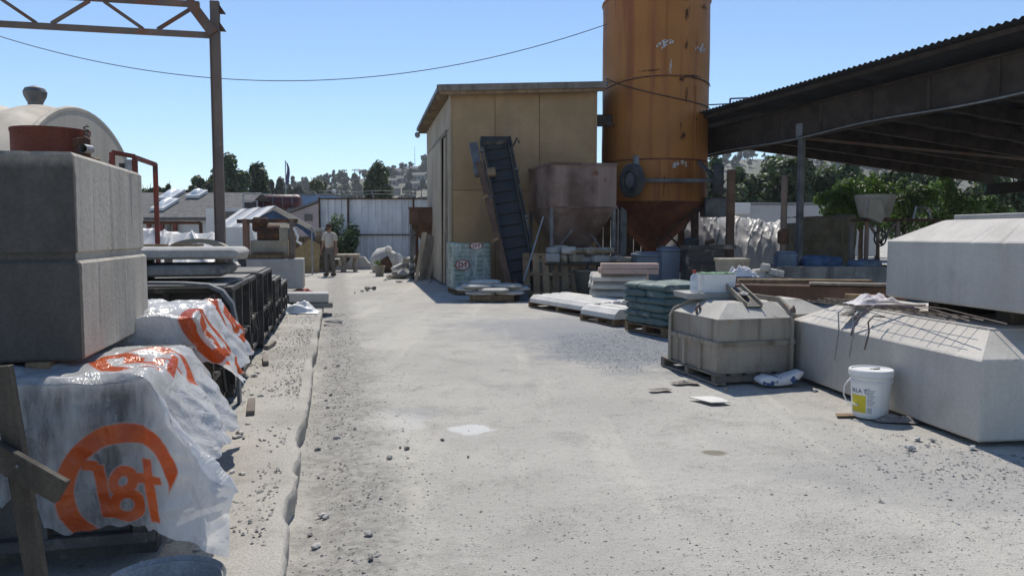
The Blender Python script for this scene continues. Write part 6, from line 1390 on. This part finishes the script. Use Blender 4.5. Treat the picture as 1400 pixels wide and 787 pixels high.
hang(1146, 428, 492, 6.60, .006, galv, 'pale cord hanging down the vault face, on the mould side', 'cord', 'cord')
hang(1166, 434, 488, 6.38, .006, galv, 'pale cord hanging down the vault face, between the two others', 'cord', 'cord')
hang(1187, 440, 478, 6.16, .007, wiremat, 'rusty bent rod hanging over the vault edge beside the hose', 'rod', 'rod')
a = W1(.17, 1.62, zt1+.02); single('hose', B().tube([W1(.36, 1.15, zt1+.05), W1(.28, 1.3, zt1+.075), W1(.16, 1.42, zt1+.06), W1(.06, 1.46, zt1-.02), W1(.0, 1.47, zt1-.12), W1(-.015, 1.475, zt1-.2)], .012, 10), hosem, 'mauve rubber hose bent over the vault edge', 'hose', smooth=True)
q = W1(.42, 1.85, zt1+.03); single('rag', crumple(.46, .26, .10, 5.1), ragm, 'crumpled white rag lying on the wire mesh', 'rag', q, .2, smooth=True)
single('timber_block', B().box((0, 0, .03), (.07, .34, .06), None, .004), wood, 'short timber lying on the wire mesh by the rag', 'timber', W1(.5, 2.12, zt1+.035), rB+.9)
single('mortar_board', B().box((0, 0, .012), (.3, .45, .022), None, .004), conc, 'flat pale board lying on the mesh under the top block', 'board', W1(.62, 1.85, zt1+.022), rB)
single('glove', crumple(.20, .12, .05, 9.2), ragbrown, 'grey work glove hanging on the chamfer', 'glove', W1(.12, 1.72, zt1-.06), .4, smooth=True)
# ---- labelled bucket
bq = G(1189, 569)
bu = thing('plastic_bucket', 'white lidded plastic bucket with yellow printed label', 'bucket', (bq.x, bq.y, 0.004))
hb = .365; r0, r1 = .127, .150
def rb(z): return r0+(r1-r0)*z/hb
part('pail', B().lathe([(0, 0), (r0-.008, 0), (r0, .008), (rb(.27), .27), (rb(.27)+.007, .272), (rb(.28)+.007, .285), (rb(.29), .288), (rb(.305), .305), (rb(.31)+.006, .307), (rb(.32)+.006, .318), (rb(.33), .32), (r1, hb-.03)], 56), white_pl, bu, SMO)
ld = part('lid', B().lathe([(r1+.003, hb-.045), (r1+.009, hb-.043), (r1+.010, hb-.004), (r1+.004, hb+.004), (r1-.008, hb+.003), (r1-.012, hb-.006), (r1-.03, hb-.008), (0, hb-.008)], 56), white_pl, bu, SMO)
part('lid_mark', B().box((.05, .05, hb-.005), (.09, .012, .003), (0, 0, .3)), blacksteel, ld); part('lid_mark', B().box((.055, .025, hb-.005), (.06, .010, .003), (0, 0, .3)), blacksteel, ld)
va = math.atan2(-bq.y, -bq.x)                 # towards the viewer's side of the yard
def patch(name, a0, a1, z0, z1, m, e=.0015):
    def fn(u, v): a = va+a0+(a1-a0)*u; z = z0+(z1-z0)*v; r_ = rb(z)+e; return (r_*math.cos(a), r_*math.sin(a), z)
    return part(name, B().grid(fn, 14, 3), m, bu, True)
patch('label_paper', -1.22, .55, .03, .262, white_pl, .001); patch('label_field', -1.12, -.22, .045, .178, yellowprint, .002)
def wraptext(txt, size, a_left, z, m, e=.0032):
    cu = bpy.data.curves.new('lettering', 'FONT'); cu.body = txt; cu.size = size; cu.extrude = .0003
    ob = bpy.data.objects.new('tmp', cu); COL.objects.link(ob); dg = bpy.context.evaluated_depsgraph_get(); me = bpy.data.meshes.new_from_object(ob.evaluated_get(dg))
    bpy.data.objects.remove(ob, do_unlink=True)
    for v in me.vertices:
        zz_ = z+v.co.y; a = va+a_left+v.co.x/rb(zz_); r_ = rb(zz_)+e+v.co.z; v.co = (r_*math.cos(a), r_*math.sin(a), zz_)
    me.materials.clear(); me.materials.append(m); return part('lettering', me, None, bu)
wraptext('ULLA T', .041, -1.12, .198, navyprint)
for k in range(4): patch('fine_print', -.26, -.06+.05*(k % 2), .192+k*.012, .198+k*.012, grayprint, .0025)
for k in range(9): patch('fine_print', -.16, .12+.06*((k*7) % 3), .105+k*.014, .111+k*.014, grayprint, .0025)
for k in range(5): patch('fine_print', -.14+.05*k, -.115+.05*k, .045, .09, grayprint, .0025)
hs = []
for i in range(15):
    a = math.pi*i/14; hs.append((math.cos(va-1.35)*.155*1.0+0*a, 0, 0))
ca_, sa_ = math.cos(va-1.45), math.sin(va-1.45); cb_, sb_ = math.cos(va-.6), math.sin(va-.6)
part('handle', B().tube([(ca_*(rb(.28)+.008), sa_*(rb(.28)+.008), .275), (ca_*(.185), sa_*(.185), .225), (ca_*.19, sa_*.19, .16), (ca_*.17, sa_*.17, .11), (cb_*.155, sb_*.155, .10), (cb_*.152, sb_*.152, .115)], .0055, 8), white_pl, bu, True)
for a in (va-1.45, va-1.45+math.pi): part('handle_ear', B().lathe([(0, 0), (.016, 0), (.014, .008), (0, .01)], 12, ((rb(.28))*math.cos(a), rb(.28)*math.sin(a), .28), 'x'), white_pl, bu)
single('cloth', crumple(.30, .15, .045, 2.2), ragbrown, 'dirty brown cloth on the ground beside the bucket', 'cloth', (bq.x+.12, bq.y-.16, .004), -.2, smooth=True)
single('board_scrap', B().loops([[(x, y_, z) for x, y_ in ((-.10, -.03), (.04, -.05), (.10, .02), (-.06, .05))] for z in (0, .008)]), wood, 'tan scrap of board on the ground beside the bucket handle', 'scrap', (bq.x-.17, bq.y+.02, .004), .2)
# rags, board and bag on the ground
q = G(968, 547); single('white_board', B().loops([[(x, y_, z) for x, y_ in ((-.145, .09), (-.01, -.13), (.155, -.115), (.125, .03), (.06, .115))] for z in (0, .007)]), stone_white, 'flat white tile offcut lying on the open ground', 'board', (q.x, q.y, .006), 0)
q = G(1064, 527); n_ = NT('bag_foil'); co = n_.coord(); v = n_.noise(co, 9, 3); n_.l(n_.mix(n_.ramp(v, .56, .60), (.72, .72, .72), (.05, .10, .25)), n_.b.inputs['Base Color']); n_.b.inputs['Roughness'].default_value = .28
b = sack(.42, .17, .10, 5.3, .05, 30, 18); b.v = [(x, y_+.10*x*x*2, z+(.0 if x < .05 else (x-.05)**1.4*.9)) for x, y_, z in b.v]
single('snack_bag', b, n_.m, 'crumpled blue and white foil bag at the vault foot', 'bag', (q.x, q.y, .004), .12, smooth=True)
for k, (px, py, L, lb) in enumerate(((937, 524, .26, 'brown rag on the ground beside the mould pallet'), (902, 533, .2, 'flattened brown rag on the open ground'))): q = G(px, py); single('ground_rag', crumple(L, .09 if k else .12, .03 if k == 0 else .012, 6+k), ragbrown, lb, 'rag', (q.x, q.y, .003), .2, smooth=True)
q = G(993, 534); single('pebble', B().rock((0, 0, .018), (.045, .045, .04), rng, .15), conc_tan, 'small round tan stone beside the mould pallet', 'stone', (q.x, q.y, 0))
for k, (px, py, s_) in enumerate(((1254, 602, .07), (1245, 614, .07), (1275, 603, .05), (1330, 614, .06), (1268, 610, .04))): q = G(px, py); single('broken_stone', B().rock((0, 0, s_*.22), (s_, s_*.7, s_*.5), rng, .3), rock_pale, 'broken concrete stone on the ground beside the vault', 'stone', (q.x, q.y, 0), 0, 'stones beside the vault')
# ================================================================ behind the shed
yT = 31.0; a, c = P(975, 302, yT), P(1200, 279, yT); t = thing('site_trailer', 'long low white site trailer behind the tarpaulin', 'trailer', (a.x, yT, 0)); W = c.x-a.x
part('body', B().box((W/2, 1.2, c.z/2+.25), (W, 2.4, c.z-.5), None, .05), whitewall, t); part('roof', B().box((W/2, 1.2, c.z+.03), (W+.1, 2.5, .06), None, .01), galv, t)
xf = P(1010, 285, yT).x-a.x; zf = P(1010, 285, yT).z; part('fan', B().lathe([(0, -.02), (.17, -.03), (.19, 0)], 20, (xf, -.02, zf), 'y'), rubber, t); part('fan_housing', B().box((xf, -.03, zf), (.9, .1, .44), None, .02), white_pl, t)
for xx in (1.5, 4.5): part('wheel', B().lathe([(0, -.1), (.3, -.1), (.34, -.05), (.34, .05), (.3, .1), (0, .1)], 16, (xx, .1, .34), 'y'), tyre, t)
for xx in (P(1150, 285, yT).x-a.x,): part('window', B().box((xx, -.02, zf), (.5, .06, .3)), glass, t)
for i, (px, yy, w_, s_) in enumerate(((1010, 40, 60, 1), (1045, 42, 56, 2), (1085, 40, 60, 3), (1125, 43, 60, 4), (1160, 41, 50, 5), (975, 44, 50, 6), (1200, 42, 60, 7), (1245, 40, 60, 8), (1290, 43, 64, 9), (1335, 41, 60, 10), (1385, 42, 64, 11), (1065, 47, 60, 12), (1145, 48, 60, 13))):
    treeat('screen_tree', 'dense dark tree in the screen behind the trailer', px, 224-(i % 3)*4, yy, w_*1.15, 96, 3000, .30, leaf_dark, 70+i, clumps=16, group='screen of trees')
for i, (px, py, yy, w_, h_, lb) in enumerate(((1150, 262, 22.5, 80, 46, 'bright leafy low shrub beside the burlap bale'), (1178, 236, 25, 90, 80, 'tall bright green shrub behind the feed hopper'), (1235, 236, 26, 80, 90, 'green shrub behind the handle of the feed hopper'), (1290, 245, 25.5, 80, 80, 'shaded green shrub behind the stacked vault blocks'), (1350, 262, 26, 70, 60, 'low dark shrub at the back of the shed'))):
    treeat('leafy_shrub', lb, px, py, yy, w_, h_, 3400, .13, leaf_bright if i < 2 else leaf_bush, 80+i, clumps=18, cat='shrub')
q = P(1385, 320, 24); t = thing('parked_car', 'white car half hidden behind the shed back', 'car', (q.x, 24, 0))
def carsec(x, hz_): return [(x, y_, z) for y_, z in ((-.8, .3), (-.82, .75), (-.78, .9), (-.6, hz_), (.6, hz_), (.78, .9), (.82, .75), (.8, .3))]
part('body', B().loops([carsec(-2.0, .92), carsec(-1.9, 1.0), carsec(-1.2, 1.05), carsec(-.7, 1.45), carsec(.6, 1.5), carsec(1.2, 1.1), carsec(1.9, .98), carsec(2.05, .9)]), white_pl, t, SMO); part('side_window', B().box((0, -.73, 1.2), (1.3, .1, .3), (-.25, 0, 0)), glass, t)
for xx in (-1.25, 1.25): part('wheel', B().lathe([(0, -.1), (.3, -.1), (.33, -.05), (.33, .05), (.3, .1), (0, .1)], 18, (xx, -.78, .33), 'y'), tyre, t)
# ================================================================ the person
pq = G(451, 377)
def skinmesh(name, V, E, Rd, m, lev=2, root=0):
    me = bpy.data.meshes.new(name); me.from_pydata(V, E, []); ob = bpy.data.objects.new(name, me); COL.objects.link(ob)
    md = ob.modifiers.new('s', 'SKIN'); md.use_smooth_shade = True
    for i, d in enumerate(me.skin_vertices[0].data): d.radius = (Rd[i], Rd[i]*.9) if not isinstance(Rd[i], tuple) else Rd[i]; d.use_root = (i == root)
    sb = ob.modifiers.new('u', 'SUBSURF'); sb.levels = lev; sb.render_levels = lev
    dg = bpy.context.evaluated_depsgraph_get(); out = bpy.data.meshes.new_from_object(ob.evaluated_get(dg)); bpy.data.objects.remove(ob, do_unlink=True)
    out.materials.clear(); out.materials.append(m); out.polygons.foreach_set('use_smooth', [True]*len(out.polygons)); return out
pe = thing('person', 'person in a pale shirt and dusty trousers standing by the pillar', 'person', (pq.x, pq.y, 0), -.25)
V = [(0, 0, .92), (0, .0, 1.10), (0, .01, 1.30), (0, .015, 1.40), (0, .0, 1.48), (0, -.02, 1.55), (0, -.03, 1.62), (0, -.03, 1.69),
     (-.18, .01, 1.37), (-.24, .02, 1.10), (-.27, -.06, .87), (-.275, -.08, .80), (.18, .01, 1.37), (.23, .03, 1.09), (.25, -.02, .85), (.25, -.03, .78),
     (-.09, 0, .86), (-.10, -.04, .48), (-.11, .03, .09), (-.12, -.10, .035), (.09, 0, .86), (.11, .02, .48), (.13, .06, .09), (.14, -.06, .035)]
E = [(0, 1), (1, 2), (2, 3), (3, 4), (4, 5), (5, 6), (6, 7), (3, 8), (8, 9), (9, 10), (10, 11), (3, 12), (12, 13), (13, 14), (14, 15), (0, 16), (16, 17), (17, 18), (18, 19), (0, 20), (20, 21), (21, 22), (22, 23)]
Rd = [.13, .125, .15, .09, .055, .085, .09, .06, .065, .045, .03, .034, .065, .045, .03, .034, .085, .058, .042, .036, .085, .058, .042, .036]
fid = []
for (w_, s_) in ((11, -1), (15, 1)):
    for k, (dx, dy, L) in enumerate(((-.028, -.01, .065), (-.01, -.015, .082), (.010, -.012, .076), (.028, -.005, .06), (-.03*s_, -.045, .04))):
        b0 = len(V); p = V[w_]; V += [(p[0]+dy*.3, p[1]+dx, p[2]-.035), (p[0]+dy*.2-.006*s_, p[1]+dx*1.1-.01, p[2]-.035-L)]; E += [(w_, b0), (b0, b0+1)]; Rd += [.011, .008]
part('body', skinmesh('body', V, E, Rd, skin), None, pe)
SV = [(0, 0, .90), (0, 0, 1.08), (0, .01, 1.30), (0, .015, 1.415), (-.19, .01, 1.375), (-.235, .02, 1.16), (.19, .01, 1.375), (.23, .025, 1.16)]
part('shirt', skinmesh('shirt', SV, [(0, 1), (1, 2), (2, 3), (3, 4), (4, 5), (3, 6), (6, 7)], [(.165, .14), (.155, .135), (.175, .14), (.085, .085), (.085, .085), (.075, .075), (.085, .085), (.075, .075)], shirt), None, pe)
TV = [(0, 0, .97), (0, 0, .88), (-.09, 0, .82), (-.10, -.035, .48), (-.112, .025, .11), (.09, 0, .82), (.11, .018, .48), (.132, .055, .11)]
part('trousers', skinmesh('trousers', TV, [(0, 1), (1, 2), (2, 3), (3, 4), (1, 5), (5, 6), (6, 7)], [(.145, .125), (.145, .125), .105, .082, .072, .105, .082, .072], trouser), None, pe)
for (x, y_) in ((-.115, -.04), (.135, .0)): part('boot', sack(.28, .11, .10, x*9, .01, 14, 12), bootm, pe, True, loc=(x, y_, .0), rotz=math.pi/2+.1)
b = B().lathe([(.088, 1.60), (.097, 1.63), (.098, 1.67), (.085, 1.72), (.05, 1.752), (0, 1.76)], 20, (0, -.02, 0)); part('hair', b, hairm, pe, True)
part('beard', B().rock((0, -.105, 1.555), (.10, .05, .07), random.Random(1), .1), hairm, pe, True)
for s_ in (-1, 1):
    part('eye', B().lathe([(0, -.012), (.011, -.006), (0, 0)], 8, (s_*.033, -.112, 1.63), 'y'), blacksteel, pe); part('ear', B().rock((s_*.092, -.015, 1.62), (.02, .045, .06), random.Random(2), .1), skin, pe, True)
part('nose', B().loops([[(-.008, -.108, 1.635), (.008, -.108, 1.635), (0, -.10, 1.64)], [(-.017, -.125, 1.598), (.017, -.125, 1.598), (0, -.10, 1.59)]]), skin, pe, True)
part('mouth', B().box((0, -.124, 1.572), (.045, .008, .008)), redprint, pe)
# ================================================================ gravel, crumbs and chips (uncountable)
def scatter(name, m, n_, fn, seed):
    rg = random.Random(seed); b = B(); c = 0
    while c < n_:
        p = fn(rg)
        if p is None: continue
        x, y_, r_, z = p; b.octa((x, y_, z+gh(x, y_)*(z < .05)), r_, rg); c += 1
    o = link(name, b.mesh(name, m)); o['kind'] = 'stuff'; return o
def inyard(x, y_):
    r_ = x*.9744+y_*.2250
    return r_ > -.2 and not (x > 2.0 and y_ > 7.0 and x < 6) and not (x > 2.72 and y_ > 4.95)
def f_open(rg):
    y_ = 2.6+11*rg.random()**1.7; x = rg.uniform(-.95, .72)*y_
    if not inyard(x, y_) or fb(x*.7, y_*.7, 3, 3) < rg.uniform(-.5, .45): return None
    return x, y_, rg.choice((.002, .003, .004, .005, .0075))*rg.uniform(.8, 1.3), .0
def f_kerb(rg):
    t = rg.uniform(2.4, 14); r_ = -.21+abs(rg.gauss(0, .26)); p = YD(r_, t)
    if fb(p.x*1.2, p.y*1.2, 9, 2) < rg.uniform(-.7, .4): return None
    return p.x, p.y, rg.choice((.003, .004, .006, .008, .011))*rg.uniform(.8, 1.3), .0
def f_pad(rg):
    t = rg.uniform(2.4, 13.5); r_ = -.30-abs(rg.gauss(0, .28)); p = YD(r_, t)
    if r_ < -1.0 or fb(p.x*1.5, p.y*1.5, 19, 2) < rg.uniform(-.6, .5): return None
    return p.x, p.y, rg.choice((.003, .005, .008, .012))*rg.uniform(.8, 1.3), .104
def f_blue(rg):
    a = rg.uniform(0, 6.28); k = math.sqrt(rg.random()); x, y_ = gp.x+1.15*k*math.cos(a), gp.y+1.9*k*math.sin(a)
    if fb(x*1.4, y_*1.4, 5, 3) < rg.uniform(-.6, .35)+(k-.6)*.9 or not inyard(x, y_): return None
    return x, y_, rg.choice((.004, .006, .009))*rg.uniform(.8, 1.3), .0
def f_vault(rg):
    x, y_ = 2.85+rg.gauss(0, .45), 4.6+rg.gauss(0, .45)
    if x > 3.0 and y_ > 4.95: return None
    return x, y_, rg.choice((.004, .006, .009, .014))*rg.uniform(.8, 1.3), .0
scatter('gravel', rock_dark, 3600, f_open, 1); scatter('gravel', rock_pale, 3600, f_open, 2)
scatter('gravel', rock_dark, 2000, f_kerb, 3); scatter('gravel', rock_pale, 2600, f_kerb, 4)
scatter('gravel', rock_pale, 1700, f_pad, 5); scatter('gravel', rock_dark, 700, f_pad, 8)
scatter('gravel', rock_blue, 7000, f_blue, 6); scatter('gravel', rock_pale, 700, f_vault, 7); scatter('gravel', rock_dark, 500, f_vault, 9)
rg = random.Random(41)
for k in range(18):
    t_ = rg.uniform(2.9, 9); p = YD(-.14+abs(rg.gauss(0, .13)), t_); s_ = rg.uniform(.02, .06)
    single('kerb_chip', B().rock((0, 0, s_*.2), (s_, s_*.6, s_*.45), rg, .3), rock_pale if k % 3 else rock_dark, 'loose broken chip lying along the foot of the kerb', 'stone', (p.x, p.y, gh(p.x, p.y)), 0, 'chips along the kerb')
for k in range(22):
    t_ = rg.uniform(3.3, 7.5); p = YD(-.62+rg.gauss(0, .10), t_); s_ = rg.uniform(.03, .09)
    single('mortar_flake', B().rock((0, 0, s_*.15), (s_, s_*.6, s_*.35), rg, .3), stone_cream if k % 3 else rock_pale, 'pale mortar flake lying on the pad beside the wrapped forms', 'stone', (p.x, p.y, .10), 0, 'flakes on the pad')
for k, (px, py, s_) in enumerate(((504, 728, .05), (556, 612, .045), (547, 610, .03), (520, 680, .02), (640, 622, .03), (605, 600, .035), (485, 585, .03))): q = G(px, py); single('dirt_clod', B().rock((0, 0, s_*.25), (s_, s_*.7, s_*.5), rng, .3), rock_dark if k else rock_pale, 'small lone stone on the driving lane', 'stone', (q.x, q.y, gh(q.x, q.y)), 0, 'lone stones on the lane')

# ================================================================ haze over the far hill
b = B().box((0, 305, 32.5), (1530, 1040, 67))
hm = bpy.data.materials.new('haze_air'); hm.use_nodes = True; ht = hm.node_tree; ht.nodes.clear()
ho = ht.nodes.new('ShaderNodeOutputMaterial'); hv = ht.nodes.new('ShaderNodeVolumePrincipled')
hv.inputs['Color'].default_value = (.86, .91, 1, 1); hv.inputs['Density'].default_value = .00033; hv.inputs['Anisotropy'].default_value = .2
ht.links.new(hv.outputs[0], ho.inputs['Volume'])
hz_ = link('haze', b.mesh('haze', hm)); hz_['kind'] = 'stuff'
